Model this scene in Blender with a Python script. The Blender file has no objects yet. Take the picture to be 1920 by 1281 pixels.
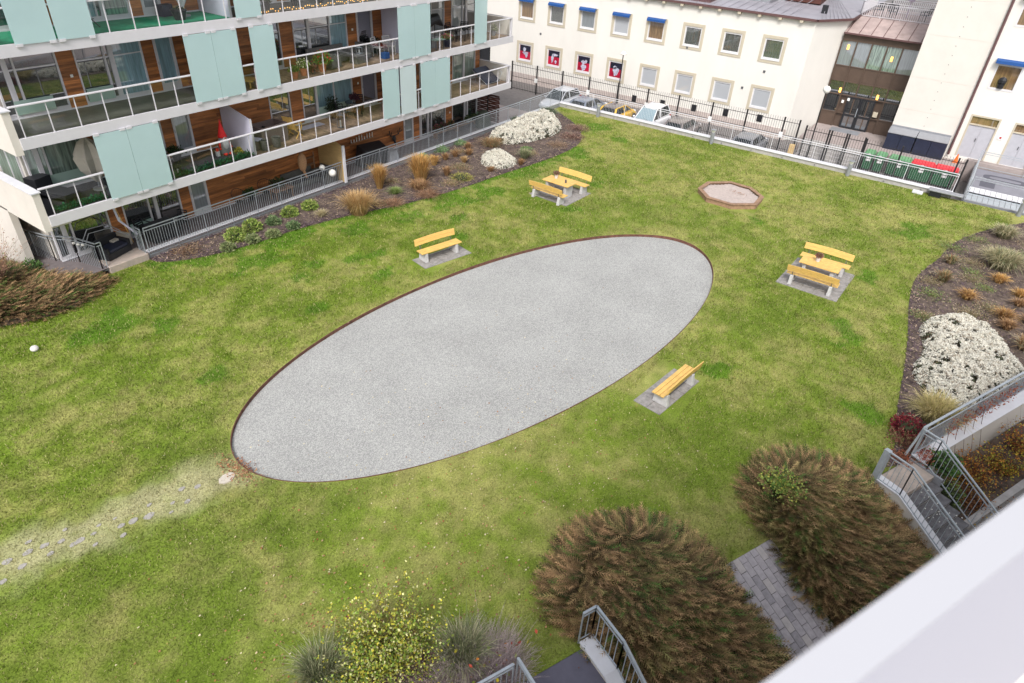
import bpy, math, random
import numpy as np
from mathutils import Vector, Matrix

# ------------------------------------------------------------------ camera, world, sun, exposure
sc = bpy.context.scene
C = sc.collection
random.seed(7)
rng = np.random.default_rng(7)
PI = math.pi

cam_d = bpy.data.cameras.new('camera')
cam = bpy.data.objects.new('camera', cam_d)
C.objects.link(cam)
sc.camera = cam
cam_d.sensor_width = 36.0
cam_d.lens = 1242.4 / 1920 * 36.0
cam_d.clip_start = 0.05
cam_d.clip_end = 2000
CR = (0.576252, -0.815791, 0.049181)
CD = (-0.439281, -0.359917, -0.823099)
CF = (0.689178, 0.452708, -0.565764)
cam.matrix_world = Matrix(((CR[0], -CD[0], -CF[0], 0.0), (CR[1], -CD[1], -CF[1], 0.0),
                           (CR[2], -CD[2], -CF[2], 13.5), (0, 0, 0, 1)))
cam_d.dof.use_dof = True
cam_d.dof.focus_distance = 22.0
cam_d.dof.aperture_fstop = 2.2

world = bpy.data.worlds.new("World")
sc.world = world
world.use_nodes = True
wn, wl = world.node_tree.nodes, world.node_tree.links
bg = wn['Background']
sky = wn.new('ShaderNodeTexSky')
sky.sky_type = 'NISHITA'
sky.sun_disc = False
SUN_EL, SUN_AZ = 48.0, 246.0          # elevation, compass-like azimuth (degrees, from +Y clockwise)
sky.sun_elevation = math.radians(SUN_EL)
sky.sun_rotation = math.radians(SUN_AZ)
sky.air_density = 1.0
sky.dust_density = 3.0
sky.ozone_density = 1.0
hs = wn.new('ShaderNodeHueSaturation')
hs.inputs['Saturation'].default_value = 0.30      # thin overcast: the sky is nearly white
wl.new(sky.outputs[0], hs.inputs['Color'])
wl.new(hs.outputs[0], bg.inputs['Color'])
bg.inputs['Strength'].default_value = 0.15

sun_d = bpy.data.lights.new('sun', 'SUN')
sun_d.energy = 1.7
sun_d.angle = math.radians(17)
sun_d.color = (1.0, 0.965, 0.92)
sun = bpy.data.objects.new('sun', sun_d)
C.objects.link(sun)
az, el = math.radians(SUN_AZ), math.radians(SUN_EL)
sdir = Vector((math.sin(az) * math.cos(el), math.cos(az) * math.cos(el), math.sin(el)))
sun.rotation_euler = sdir.to_track_quat('Z', 'Y').to_euler()

sc.view_settings.view_transform = 'Standard'
sc.view_settings.look = 'None'
sc.view_settings.gamma = 1.0
sc.view_settings.exposure = 0.66
sc.view_settings.use_curve_mapping = False

# ------------------------------------------------------------------ helpers
class MB:
    """collects geometry; build() links it as ONE mesh object"""
    def __init__(s):
        s.v, s.f = [], []
    def add(s, vs, fs):
        o = len(s.v)
        s.v += [tuple(p) for p in vs]
        s.f += [tuple(i + o for i in f) for f in fs]
        return s
    def box(s, x0, y0, z0, x1, y1, z1):
        return s.add([(x0, y0, z0), (x1, y0, z0), (x1, y1, z0), (x0, y1, z0),
                      (x0, y0, z1), (x1, y0, z1), (x1, y1, z1), (x0, y1, z1)],
                     [(0, 3, 2, 1), (4, 5, 6, 7), (0, 1, 5, 4), (1, 2, 6, 5), (2, 3, 7, 6), (3, 0, 4, 7)])
    def bar(s, a, b, w, h=None):
        """rectangular bar from a to b, w wide, h high"""
        h = w if h is None else h
        a, b = Vector(a), Vector(b)
        d = (b - a).normalized()
        up = Vector((0, 0, 1)) if abs(d.z) < 0.95 else Vector((1, 0, 0))
        r = d.cross(up).normalized() * (w / 2)
        u = r.cross(d).normalized() * (h / 2)
        vs = [p + i * r + j * u for p in (a, b) for i, j in ((-1, -1), (1, -1), (1, 1), (-1, 1))]
        return s.add(vs, [(0, 1, 2, 3), (7, 6, 5, 4), (0, 4, 5, 1), (1, 5, 6, 2), (2, 6, 7, 3), (3, 7, 4, 0)])
    def tube(s, pts, r, n=6, closed=False):
        pts = [Vector(p) for p in pts]
        rr = r if hasattr(r, '__len__') else [r] * len(pts)
        rings = []
        for i, p in enumerate(pts):
            if closed:
                d = (pts[(i + 1) % len(pts)] - pts[i - 1]).normalized()
            else:
                d = (pts[min(i + 1, len(pts) - 1)] - pts[max(i - 1, 0)]).normalized()
            up = Vector((0, 0, 1)) if abs(d.z) < 0.95 else Vector((1, 0, 0))
            a = d.cross(up).normalized()
            b = a.cross(d).normalized()
            rings.append([p + rr[i] * (math.cos(2 * PI * k / n) * a + math.sin(2 * PI * k / n) * b) for k in range(n)])
        vs = [q for g in rings for q in g]
        fs = []
        m = len(pts)
        for i in range(m if closed else m - 1):
            for k in range(n):
                j = (i + 1) % m
                fs.append((i * n + k, i * n + (k + 1) % n, j * n + (k + 1) % n, j * n + k))
        if not closed:
            fs.append(tuple(range(n - 1, -1, -1)))
            fs.append(tuple((m - 1) * n + k for k in range(n)))
        return s.add(vs, fs)
    def prism(s, poly, z0, z1):
        n = len(poly)
        vs = [(x, y, z0) for x, y in poly] + [(x, y, z1) for x, y in poly]
        fs = [tuple(range(n - 1, -1, -1)), tuple(range(n, 2 * n))]
        fs += [(i, (i + 1) % n, n + (i + 1) % n, n + i) for i in range(n)]
        return s.add(vs, fs)
    def lathe(s, prof, c=(0, 0, 0), n=12, sx=1.0, sy=1.0):
        vs, fs = [], []
        for r, z in prof:
            for k in range(n):
                a = 2 * PI * k / n
                vs.append((c[0] + r * sx * math.cos(a), c[1] + r * sy * math.sin(a), c[2] + z))
        for i in range(len(prof) - 1):
            for k in range(n):
                fs.append((i * n + k, i * n + (k + 1) % n, (i + 1) * n + (k + 1) % n, (i + 1) * n + k))
        fs.append(tuple(range(n - 1, -1, -1)))
        fs.append(tuple((len(prof) - 1) * n + k for k in range(n)))
        return s.add(vs, fs)
    def ball(s, c, r, n=10, sz=1.0, sx=1.0, sy=1.0):
        prof = [(max(r * math.sin(PI * i / (n - 1)), 1e-4), -r * sz * math.cos(PI * i / (n - 1))) for i in range(n)]
        return s.lathe(prof, c, max(8, n), sx, sy)
    def xf(s, m, start=0):
        s.v[start:] = [tuple(m @ Vector(p)) for p in s.v[start:]]
        return s
    def build(s, name, mat, parent=None, smooth=False, bevel=0.0, world=True):
        me = bpy.data.meshes.new(name)
        off = Vector((0, 0, 0))
        if parent is not None and world:
            r = parent
            while r.parent is not None:
                r = r.parent
            off = r.location
        me.from_pydata([(p[0] - off[0], p[1] - off[1], p[2] - off[2]) for p in s.v], [], s.f)
        me.materials.append(mat)
        if smooth:
            me.polygons.foreach_set('use_smooth', [True] * len(me.polygons))
        me.update()
        o = bpy.data.objects.new(name, me)
        C.objects.link(o)
        if parent is not None:
            o.parent = parent
        if bevel:
            b = o.modifiers.new('bevel', 'BEVEL')
            b.width = bevel
            b.segments = 2
            b.limit_method = 'ANGLE'
        return o

def B(*a):
    return MB().box(*a)

def npmesh(name, verts, faces, k, mat, parent=None, cols=None, smooth=False):
    """verts (n,3), faces (m,k) arrays -> one mesh object, optional vertex colours"""
    verts = np.asarray(verts, np.float32)
    if parent is not None:
        r = parent
        while r.parent is not None:
            r = r.parent
        verts = verts - np.array(r.location, np.float32)
    faces = np.asarray(faces, np.int32)
    me = bpy.data.meshes.new(name)
    me.vertices.add(len(verts))
    me.vertices.foreach_set('co', verts.ravel())
    me.loops.add(faces.size)
    me.loops.foreach_set('vertex_index', faces.ravel())
    me.polygons.add(len(faces))
    me.polygons.foreach_set('loop_start', np.arange(0, faces.size, k, dtype=np.int32))
    if cols is not None:
        a = me.color_attributes.new('Col', 'FLOAT_COLOR', 'POINT')
        a.data.foreach_set('color', np.c_[cols, np.ones(len(cols))].astype(np.float32).ravel())
    me.materials.append(mat)
    me.update(calc_edges=True)
    if smooth:
        me.polygons.foreach_set('use_smooth', np.ones(len(faces), bool))
    o = bpy.data.objects.new(name, me)
    C.objects.link(o)
    if parent is not None:
        o.parent = parent
    return o

def tag(o, label=None, cat=None, group=None, kind=None):
    if label: o['label'] = label
    if cat: o['category'] = cat
    if group: o['group'] = group
    if kind: o['kind'] = kind
    return o

def thing(name, loc, label, cat, group=None, rz=0.0):
    o = bpy.data.objects.new(name, None)
    o.empty_display_size = 0.3
    C.objects.link(o)
    o.location = loc
    o.rotation_euler = (0, 0, rz)
    return tag(o, label, cat, group)

def dup(o, parent=None):
    c = o.copy()
    C.objects.link(c)
    c.parent = parent
    for ch in list(o.children):
        dup(ch, c)
    return c

def place(o, loc, rz=0.0, label=None, group=None, sc_=None):
    o.location = loc
    o.rotation_euler = (0, 0, rz)
    if label: o['label'] = label
    if group: o['group'] = group
    if sc_: o.scale = sc_
    return o

# smooth value noise for colours and ground relief
_tab = rng.random((256, 256))
def vnoise(x, y):
    xi, yi = np.floor(x).astype(int), np.floor(y).astype(int)
    fx, fy = x - xi, y - yi
    fx, fy = fx * fx * (3 - 2 * fx), fy * fy * (3 - 2 * fy)
    a, b = _tab[xi % 256, yi % 256], _tab[(xi + 1) % 256, yi % 256]
    c, d = _tab[xi % 256, (yi + 1) % 256], _tab[(xi + 1) % 256, (yi + 1) % 256]
    return (a * (1 - fx) + b * fx) * (1 - fy) + (c * (1 - fx) + d * fx) * fy
def fbm(x, y, s, o=4, g=0.55):
    t, w, a = 0, 0, 1.0
    for k in range(o):
        t = t + a * vnoise(x / s * 2 ** k + 17.3 * k, y / s * 2 ** k + 5.1 * k)
        w += a
        a *= g
    return t / w
def sstep(a, b, x):
    t = np.clip((x - a) / (b - a), 0, 1)
    return t * t * (3 - 2 * t)
def inpoly(x, y, poly):
    x, y = np.asarray(x, float), np.asarray(y, float)
    r = np.zeros(x.shape, bool)
    n = len(poly)
    for i in range(n):
        (x0, y0), (x1, y1) = poly[i], poly[(i + 1) % n]
        c = ((y0 > y) != (y1 > y)) & (x < (x1 - x0) * (y - y0) / (y1 - y0 + 1e-12) + x0)
        r ^= c
    return r
def edge_dist(x, y, poly, closed=True):
    d = np.full(np.shape(x), 1e9)
    n = len(poly)
    for i in range(n if closed else n - 1):
        (x0, y0), (x1, y1) = poly[i], poly[(i + 1) % n]
        ex, ey = x1 - x0, y1 - y0
        t = np.clip(((x - x0) * ex + (y - y0) * ey) / (ex * ex + ey * ey), 0, 1)
        d = np.minimum(d, np.hypot(x - x0 - t * ex, y - y0 - t * ey))
    return d
def spline(pts, n=8, closed=True):
    out = []
    m = len(pts)
    for i in range(m if closed else m - 1):
        g = lambda k: np.array(pts[k % m] if closed else pts[max(0, min(m - 1, k))], float)
        p0, p1, p2, p3 = g(i - 1), g(i), g(i + 1), g(i + 2)
        for j in range(n):
            t = j / n
            out.append(tuple(0.5 * ((2 * p1) + (-p0 + p2) * t + (2 * p0 - 5 * p1 + 4 * p2 - p3) * t * t
                                    + (-p0 + 3 * p1 - 3 * p2 + p3) * t ** 3)))
    return out

# ------------------------------------------------------------------ materials
def mat(name, col, rough=0.6, metal=0.0, var=0.0, scale=8.0, bump=0.0, bscale=None, spec=0.5, stretch=None, alpha=1.0, detail=6.0, col2=None, island=0.0):
    m = bpy.data.materials.new(name)
    m.use_nodes = True
    n, l = m.node_tree.nodes, m.node_tree.links
    p = n['Principled BSDF']
    p.inputs['Roughness'].default_value = rough
    p.inputs['Metallic'].default_value = metal
    p.inputs['Specular IOR Level'].default_value = spec
    p.inputs['Alpha'].default_value = alpha
    p.inputs['Base Color'].default_value = (*col, 1)
    g = n.new('ShaderNodeNewGeometry')
    vec = g.outputs['Position']
    if stretch:
        mp = n.new('ShaderNodeMapping')
        mp.inputs['Scale'].default_value = stretch
        l.new(vec, mp.inputs['Vector'])
        vec = mp.outputs[0]
    out = None
    if var > 0:
        t = n.new('ShaderNodeTexNoise')
        t.inputs['Scale'].default_value = scale
        t.inputs['Detail'].default_value = detail
        t.inputs['Roughness'].default_value = 0.65
        l.new(vec, t.inputs['Vector'])
        r = n.new('ShaderNodeValToRGB')
        r.color_ramp.elements[0].position = 0.30
        r.color_ramp.elements[1].position = 0.70
        c2 = col2 if col2 else tuple(min(1, c * (1 + var)) for c in col)
        r.color_ramp.elements[0].color = (*[c * (1 - var) for c in col], 1)
        r.color_ramp.elements[1].color = (*c2, 1)
        l.new(t.outputs['Fac'], r.inputs['Fac'])
        out = r.outputs[0]
        l.new(out, p.inputs['Base Color'])
    if island > 0:
        mm = n.new('ShaderNodeMapRange')
        mm.inputs['To Min'].default_value = 1 - island
        mm.inputs['To Max'].default_value = 1 + island
        l.new(g.outputs['Random Per Island'], mm.inputs['Value'])
        mx = n.new('ShaderNodeVectorMath')
        mx.operation = 'SCALE'
        if out is None:
            rgb = n.new('ShaderNodeRGB')
            rgb.outputs[0].default_value = (*col, 1)
            out = rgb.outputs[0]
        l.new(out, mx.inputs[0])
        l.new(mm.outputs[0], mx.inputs['Scale'])
        l.new(mx.outputs[0], p.inputs['Base Color'])
    if bump > 0:
        t2 = n.new('ShaderNodeTexNoise')
        t2.inputs['Scale'].default_value = bscale or scale * 4
        t2.inputs['Detail'].default_value = 5
        l.new(vec, t2.inputs['Vector'])
        b = n.new('ShaderNodeBump')
        b.inputs['Strength'].default_value = bump
        b.inputs['Distance'].default_value = 0.02
        l.new(t2.outputs['Fac'], b.inputs['Height'])
        l.new(b.outputs[0], p.inputs['Normal'])
    return m

def mat_vc(name, rough=0.65, transl=0.25, var=0.0, scale=30, bump=0.0):
    """colour from the mesh's own colour attribute"""
    m = bpy.data.materials.new(name)
    m.use_nodes = True
    n, l = m.node_tree.nodes, m.node_tree.links
    p = n['Principled BSDF']
    p.inputs['Roughness'].default_value = rough
    p.inputs['Specular IOR Level'].default_value = 0.25
    a = n.new('ShaderNodeAttribute')
    a.attribute_name = 'Col'
    colr = a.outputs['Color']
    if var > 0:
        g = n.new('ShaderNodeNewGeometry')
        t = n.new('ShaderNodeTexNoise')
        t.inputs['Scale'].default_value = scale
        t.inputs['Detail'].default_value = 8
        t.inputs['Roughness'].default_value = 0.7
        l.new(g.outputs['Position'], t.inputs['Vector'])
        mr = n.new('ShaderNodeMapRange')
        mr.inputs['From Min'].default_value = 0.3
        mr.inputs['From Max'].default_value = 0.7
        mr.inputs['To Min'].default_value = 1 - var
        mr.inputs['To Max'].default_value = 1 + var
        l.new(t.outputs['Fac'], mr.inputs['Value'])
        mx = n.new('ShaderNodeVectorMath')
        mx.operation = 'SCALE'
        l.new(colr, mx.inputs[0])
        l.new(mr.outputs[0], mx.inputs['Scale'])
        colr = mx.outputs[0]
        if bump:
            b = n.new('ShaderNodeBump')
            b.inputs['Strength'].default_value = bump
            b.inputs['Distance'].default_value = 0.03
            l.new(t.outputs['Fac'], b.inputs['Height'])
            l.new(b.outputs[0], p.inputs['Normal'])
    l.new(colr, p.inputs['Base Color'])
    if transl > 0:
        tr = n.new('ShaderNodeBsdfTranslucent')
        l.new(colr, tr.inputs['Color'])
        mix = n.new('ShaderNodeMixShader')
        mix.inputs[0].default_value = transl
        l.new(p.outputs[0], mix.inputs[1])
        l.new(tr.outputs[0], mix.inputs[2])
        l.new(mix.outputs[0], n['Material Output'].inputs['Surface'])
    return m

def mat_clear(name, tint=(0.9, 0.93, 0.92), refl=0.10):
    m = bpy.data.materials.new(name)
    m.use_nodes = True
    n, l = m.node_tree.nodes, m.node_tree.links
    n.remove(n['Principled BSDF'])
    t = n.new('ShaderNodeBsdfTransparent')
    t.inputs[0].default_value = (*tint, 1)
    g = n.new('ShaderNodeBsdfGlossy')
    g.inputs['Roughness'].default_value = 0.02
    g.inputs['Color'].default_value = (1, 1, 1, 1)
    fr = n.new('ShaderNodeLayerWeight')
    fr.inputs['Blend'].default_value = 0.25
    mr = n.new('ShaderNodeMapRange')
    mr.inputs['To Min'].default_value = refl * 0.5
    mr.inputs['To Max'].default_value = 0.8
    l.new(fr.outputs['Fresnel'], mr.inputs['Value'])
    mix = n.new('ShaderNodeMixShader')
    l.new(mr.outputs[0], mix.inputs[0])
    l.new(t.outputs[0], mix.inputs[1])
    l.new(g.outputs[0], mix.inputs[2])
    l.new(mix.outputs[0], n['Material Output'].inputs['Surface'])
    return m

def mat_pane(name, col, refl=0.35, rough=0.02, var=0.0):
    """window glazing: dark or curtained room behind a coated reflecting pane"""
    m = bpy.data.materials.new(name)
    m.use_nodes = True
    n, l = m.node_tree.nodes, m.node_tree.links
    p = n['Principled BSDF']
    p.inputs['Roughness'].default_value = 0.5
    p.inputs['Base Color'].default_value = (*col, 1)
    if var > 0:
        g0 = n.new('ShaderNodeNewGeometry')
        mp = n.new('ShaderNodeMapping')
        mp.inputs['Scale'].default_value = (9, 9, 0.7)
        l.new(g0.outputs['Position'], mp.inputs['Vector'])
        t = n.new('ShaderNodeTexNoise')
        t.inputs['Scale'].default_value = 1.6
        t.inputs['Detail'].default_value = 3
        l.new(mp.outputs[0], t.inputs['Vector'])
        r = n.new('ShaderNodeValToRGB')
        r.color_ramp.elements[0].position = 0.35
        r.color_ramp.elements[1].position = 0.65
        r.color_ramp.elements[0].color = (*[c * (1 - var) for c in col], 1)
        r.color_ramp.elements[1].color = (*[min(1, c * (1 + var)) for c in col], 1)
        l.new(t.outputs['Fac'], r.inputs['Fac'])
        l.new(r.outputs[0], p.inputs['Base Color'])
    g = n.new('ShaderNodeBsdfGlossy')
    g.inputs['Roughness'].default_value = rough
    g.inputs['Color'].default_value = (0.95, 0.97, 1.0, 1)
    mix = n.new('ShaderNodeMixShader')
    mix.inputs[0].default_value = refl
    l.new(p.outputs[0], mix.inputs[1])
    l.new(g.outputs[0], mix.inputs[2])
    l.new(mix.outputs[0], n['Material Output'].inputs['Surface'])
    return m

M = dict(
    soil=mat('dark_soil', (0.105, 0.080, 0.072), 0.95, var=0.55, scale=3, bump=1.0, bscale=40, spec=0.1, col2=(0.20, 0.155, 0.125)),
    bank=mat('bank_soil', (0.06, 0.05, 0.035), 0.95, var=0.5, scale=9, bump=1.0, spec=0.1),
    asphalt=mat('street_asphalt', (0.17, 0.155, 0.15), 0.9, var=0.18, scale=3, bump=0.3, bscale=120),
    paving=mat('pale_paving', (0.33, 0.28, 0.265), 0.9, var=0.15, scale=1.5, bump=0.2, bscale=60),
    conc=mat('pale_concrete', (0.40, 0.38, 0.37), 0.85, var=0.16, scale=5, bump=0.3, bscale=70),
    slab=mat('grey_slab', (0.27, 0.255, 0.245), 0.9, var=0.3, scale=6, bump=0.4, bscale=60),
    capw=mat('zinc_cap', (0.66, 0.66, 0.70), 0.45, var=0.06, scale=3),
    galv=mat('galvanised_steel', (0.42, 0.46, 0.50), 0.42, metal=0.35, var=0.12, scale=9),
    galvd=mat('grey_metal', (0.30, 0.31, 0.335), 0.45, metal=0.3, var=0.08, scale=5),
    white=mat('white_metal', (0.60, 0.585, 0.615), 0.42, var=0.04, scale=2),
    whitep=mat('white_paint', (0.64, 0.63, 0.64), 0.55, var=0.04, scale=2),
    render=mat('cream_render', (0.63, 0.585, 0.53), 0.9, var=0.05, scale=1.2, bump=0.12, bscale=90),
    render2=mat('office_render', (0.715, 0.69, 0.645), 0.9, var=0.05, scale=0.5, bump=0.12, bscale=60, stretch=(1, 1, .45)),
    render3=mat('tower_render', (0.66, 0.62, 0.57), 0.9, var=0.04, scale=0.9, bump=0.12, bscale=60),
    trim=mat('sand_trim', (0.50, 0.445, 0.345), 0.8, var=0.06, scale=4),
    wood=mat('cedar_cladding', (0.36, 0.135, 0.042), 0.55, var=0.5, scale=1.6, stretch=(0.5, 0.5, 6), bump=0.15, island=0.38),
    capnear=mat('near_cap_metal', (0.47, 0.47, 0.50), 0.5),
    capshade=mat('near_cap_shaded', (0.335, 0.34, 0.40), 0.5),  # shade on the parapet's inner side, put in as a darker grey lilac
    lavender=mat('pale_partition', (0.64, 0.63, 0.78), 0.6, var=0.03, scale=2),
    ply=mat('plywood', (0.52, 0.36, 0.16), 0.65, var=0.12, scale=3, stretch=(1, 1, 4)),
    benchw=mat('yellow_pine', (0.72, 0.455, 0.135), 0.42, var=0.16, scale=5, stretch=(1, 1, 5), island=0.08),
    benchc=mat('bench_concrete', (0.50, 0.49, 0.49), 0.85, var=0.15, scale=9, bump=0.3, bscale=80),
    steel=mat('dark_steel', (0.16, 0.165, 0.18), 0.4, metal=0.6),
    rust=mat('rusty_edging', (0.13, 0.058, 0.040), 0.9, var=0.5, scale=6, bump=0.4),
    sand=mat('sandpit_sand', (0.44, 0.37, 0.34), 0.95, var=0.16, scale=7, bump=0.6, bscale=40),
    oldwood=mat('weathered_timber', (0.30, 0.185, 0.115), 0.8, var=0.35, scale=5, bump=0.4, island=0.2),
    black=mat('black_plastic', (0.012, 0.013, 0.017), 0.5, var=0.3, scale=6),
    blackm=mat('black_iron', (0.016, 0.015, 0.016), 0.5),
    navy=mat('navy_panel', (0.016, 0.021, 0.045), 0.45, var=0.25, scale=3),
    wicker=mat('grey_brown_wicker', (0.17, 0.125, 0.115), 0.75, var=0.3, scale=12, stretch=(1, 1, 8), bump=0.5),
    greyw=mat('grey_wicker', (0.13, 0.125, 0.12), 0.75, var=0.3, scale=14, bump=0.5),
    terra=mat('terracotta', (0.46, 0.17, 0.075), 0.8, var=0.15, scale=8),
    cane=mat('cane', (0.38, 0.21, 0.11), 0.7, var=0.2, scale=20, bump=0.5),
    cloth=mat('cream_cloth', (0.50, 0.46, 0.40), 0.9, var=0.08, scale=3),
    red=mat('red_cloth', (0.75, 0.02, 0.02), 0.7, var=0.1, scale=9),
    green=mat('bin_green', (0.020, 0.115, 0.048), 0.5, var=0.1, scale=4),
    lidg=mat('pale_green_lid', (0.13, 0.30, 0.15), 0.5, var=0.1, scale=4),
    redlid=mat('red_lid', (0.70, 0.035, 0.05), 0.45),
    brown=mat('bronze_cladding', (0.088, 0.058, 0.042), 0.5, var=0.12, scale=3),
    copper=mat('faded_copper_roof', (0.40, 0.31, 0.29), 0.7, var=0.22, scale=1.4, bump=0.15),
    roof=mat('grey_sheet_roof', (0.30, 0.285, 0.315), 0.55, var=0.14, scale=0.7),
    eave=mat('dark_red_eave', (0.115, 0.058, 0.058), 0.6, var=0.1, scale=3),
    blue=mat('blue_awning', (0.012, 0.075, 0.27), 0.75, var=0.12, scale=6),
    carpetg=mat('green_carpet', (0.016, 0.26, 0.135), 0.95, var=0.25, scale=3, bump=0.3),
    carpetd=mat('charcoal_carpet', (0.040, 0.040, 0.050), 0.95, var=0.2, scale=4),
    decking=mat('brown_deck_tile', (0.36, 0.25, 0.17), 0.7, var=0.55, scale=3.5, stretch=(3, 1, 1)),
    floorg=mat('grey_balcony_floor', (0.115, 0.115, 0.105), 0.6, var=0.35, scale=1.5),
    patio=mat('patio_slab', (0.15, 0.128, 0.13), 0.85, var=0.2, scale=5),
    slate=mat('slate_landing', (0.115, 0.11, 0.15), 0.7, var=0.10, scale=4, bump=0.15),
    stepst=mat('stone_step', (0.44, 0.39, 0.35), 0.85, var=0.25, scale=3, bump=0.4, col2=(0.50, 0.40, 0.34)),
    steps=mat('grey_step', (0.15, 0.145, 0.155), 0.85, var=0.35, scale=6, bump=0.4),
    woven=mat('woven_brown', (0.085, 0.026, 0.018), 0.6, island=0.35),
    lamp=mat('lamp_glass', (0.75, 0.74, 0.70), 0.3),
    rubber=mat('tyre_rubber', (0.015, 0.015, 0.016), 0.8),
    rim=mat('wheel_rim', (0.45, 0.45, 0.46), 0.35, metal=0.7),
    carglass=mat('car_glass', (0.008, 0.014, 0.017), 0.12, spec=0.35),
    carscreen=mat('pale_windscreen', (0.22, 0.30, 0.34), 0.15, spec=0.8),
    lens=mat('headlight_lens', (0.7, 0.7, 0.72), 0.1),
    tail=mat('tail_lamp', (0.45, 0.02, 0.02), 0.2),
    label=mat('white_sticker', (0.75, 0.75, 0.74), 0.6),
    frosted=mat('frosted_glass', (0.50, 0.67, 0.68), 0.16, var=0.03, scale=0.8, alpha=0.78),
    frostedw=mat('white_frosted_glass', (0.56, 0.66, 0.68), 0.22, var=0.03, scale=0.8, alpha=0.9),
    greenglass=mat('green_glass_sill', (0.38, 0.52, 0.46), 0.2, alpha=0.9),
    foliage=mat_vc('foliage', 0.6, 0.25),
    blades=mat_vc('grass_blades', 0.6, 0.30),
    lawn=mat_vc('lawn_ground', 0.95, 0.0, var=0.45, scale=22, bump=0.7),
    flower=mat_vc('flowers', 0.8, 0.3),
    chips=mat_vc('bark_chips', 0.9, 0.0),
    clear=mat_clear('clear_balustrade_glass'),
    pane=mat_pane('dark_pane', (0.012, 0.014, 0.016), 0.30),
    paneblue=mat_pane('curtained_pane', (0.20, 0.34, 0.40), 0.22, var=0.25),
    panegreen=mat_pane('green_curtained_pane', (0.17, 0.24, 0.20), 0.22, var=0.5),
    panegrey=mat_pane('grey_blind_pane', (0.22, 0.25, 0.27), 0.22, var=0.12),
    paneoff=mat_pane('office_pane', (0.10, 0.11, 0.10), 0.30, var=0.2),
    paneblind=mat_pane('blind_pane', (0.42, 0.44, 0.47), 0.15),
    panewarm=mat_pane('warm_pane', (0.20, 0.12, 0.05), 0.24, var=0.4),
    door=mat('grey_door', (0.43, 0.43, 0.47), 0.6, var=0.06, scale=4),
)
def mat_emit(name, col, e):
    m = mat(name, col, 0.5)
    p = m.node_tree.nodes['Principled BSDF']
    p.inputs['Emission Color'].default_value = (*col, 1)
    p.inputs['Emission Strength'].default_value = e
    return m
M['glow'] = mat_emit('lit_lamp', (1.0, 0.50, 0.10), 1.6)
def paint(name, col):
    m = mat(name, col, 0.28, var=0.03, scale=2)
    m.node_tree.nodes['Principled BSDF'].inputs['Coat Weight'].default_value = 0.6
    return m

# gravel: speckled small stones
def gravel_mat():
    m = bpy.data.materials.new('grey_gravel')
    m.use_nodes = True
    n, l = m.node_tree.nodes, m.node_tree.links
    p = n['Principled BSDF']
    p.inputs['Roughness'].default_value = 0.95
    p.inputs['Specular IOR Level'].default_value = 0.2
    g = n.new('ShaderNodeNewGeometry')
    v = n.new('ShaderNodeTexVoronoi')
    v.inputs['Scale'].default_value = 46
    l.new(g.outputs['Position'], v.inputs['Vector'])
    r = n.new('ShaderNodeValToRGB')
    e = r.color_ramp.elements
    e[0].position, e[0].color = 0.0, (0.25, 0.25, 0.25, 1)
    e[1].position, e[1].color = 1.0, (0.48, 0.48, 0.462, 1)
    k = e.new(0.45); k.color = (0.335, 0.337, 0.325, 1)
    sep = n.new('ShaderNodeSeparateColor')
    l.new(v.outputs['Color'], sep.inputs[0])
    l.new(sep.outputs[0], r.inputs['Fac'])
    t = n.new('ShaderNodeTexNoise')
    t.inputs['Scale'].default_value = 0.55
    t.inputs['Detail'].default_value = 5
    l.new(g.outputs['Position'], t.inputs['Vector'])
    mr = n.new('ShaderNodeMapRange')
    mr.inputs['From Min'].default_value = 0.3
    mr.inputs['From Max'].default_value = 0.7
    mr.inputs['To Min'].default_value = 0.93
    mr.inputs['To Max'].default_value = 1.07
    l.new(t.outputs['Fac'], mr.inputs['Value'])
    mx = n.new('ShaderNodeVectorMath')
    mx.operation = 'SCALE'
    l.new(r.outputs[0], mx.inputs[0])
    l.new(mr.outputs[0], mx.inputs['Scale'])
    l.new(mx.outputs[0], p.inputs['Base Color'])
    b = n.new('ShaderNodeBump')
    b.inputs['Strength'].default_value = 0.8
    b.inputs['Distance'].default_value = 0.012
    l.new(v.outputs['Distance'], b.inputs['Height'])
    l.new(b.outputs[0], p.inputs['Normal'])
    return m
M['gravel'] = gravel_mat()

# building frame of the near house: u runs along its front, n points from the lawn towards it
UX, UY = 0.9171, -0.3987
NX, NY = -0.3987, -0.9171
def UN(u, n, z=0.0):
    return (UX * u + NX * n, UY * u + NY * n, z)
NB = -5.75                      # top line of the planted bank
def bank_z(x, y):
    n = NX * x + NY * y
    return -0.37 * np.clip(n - NB, 0, 3.7)
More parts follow.
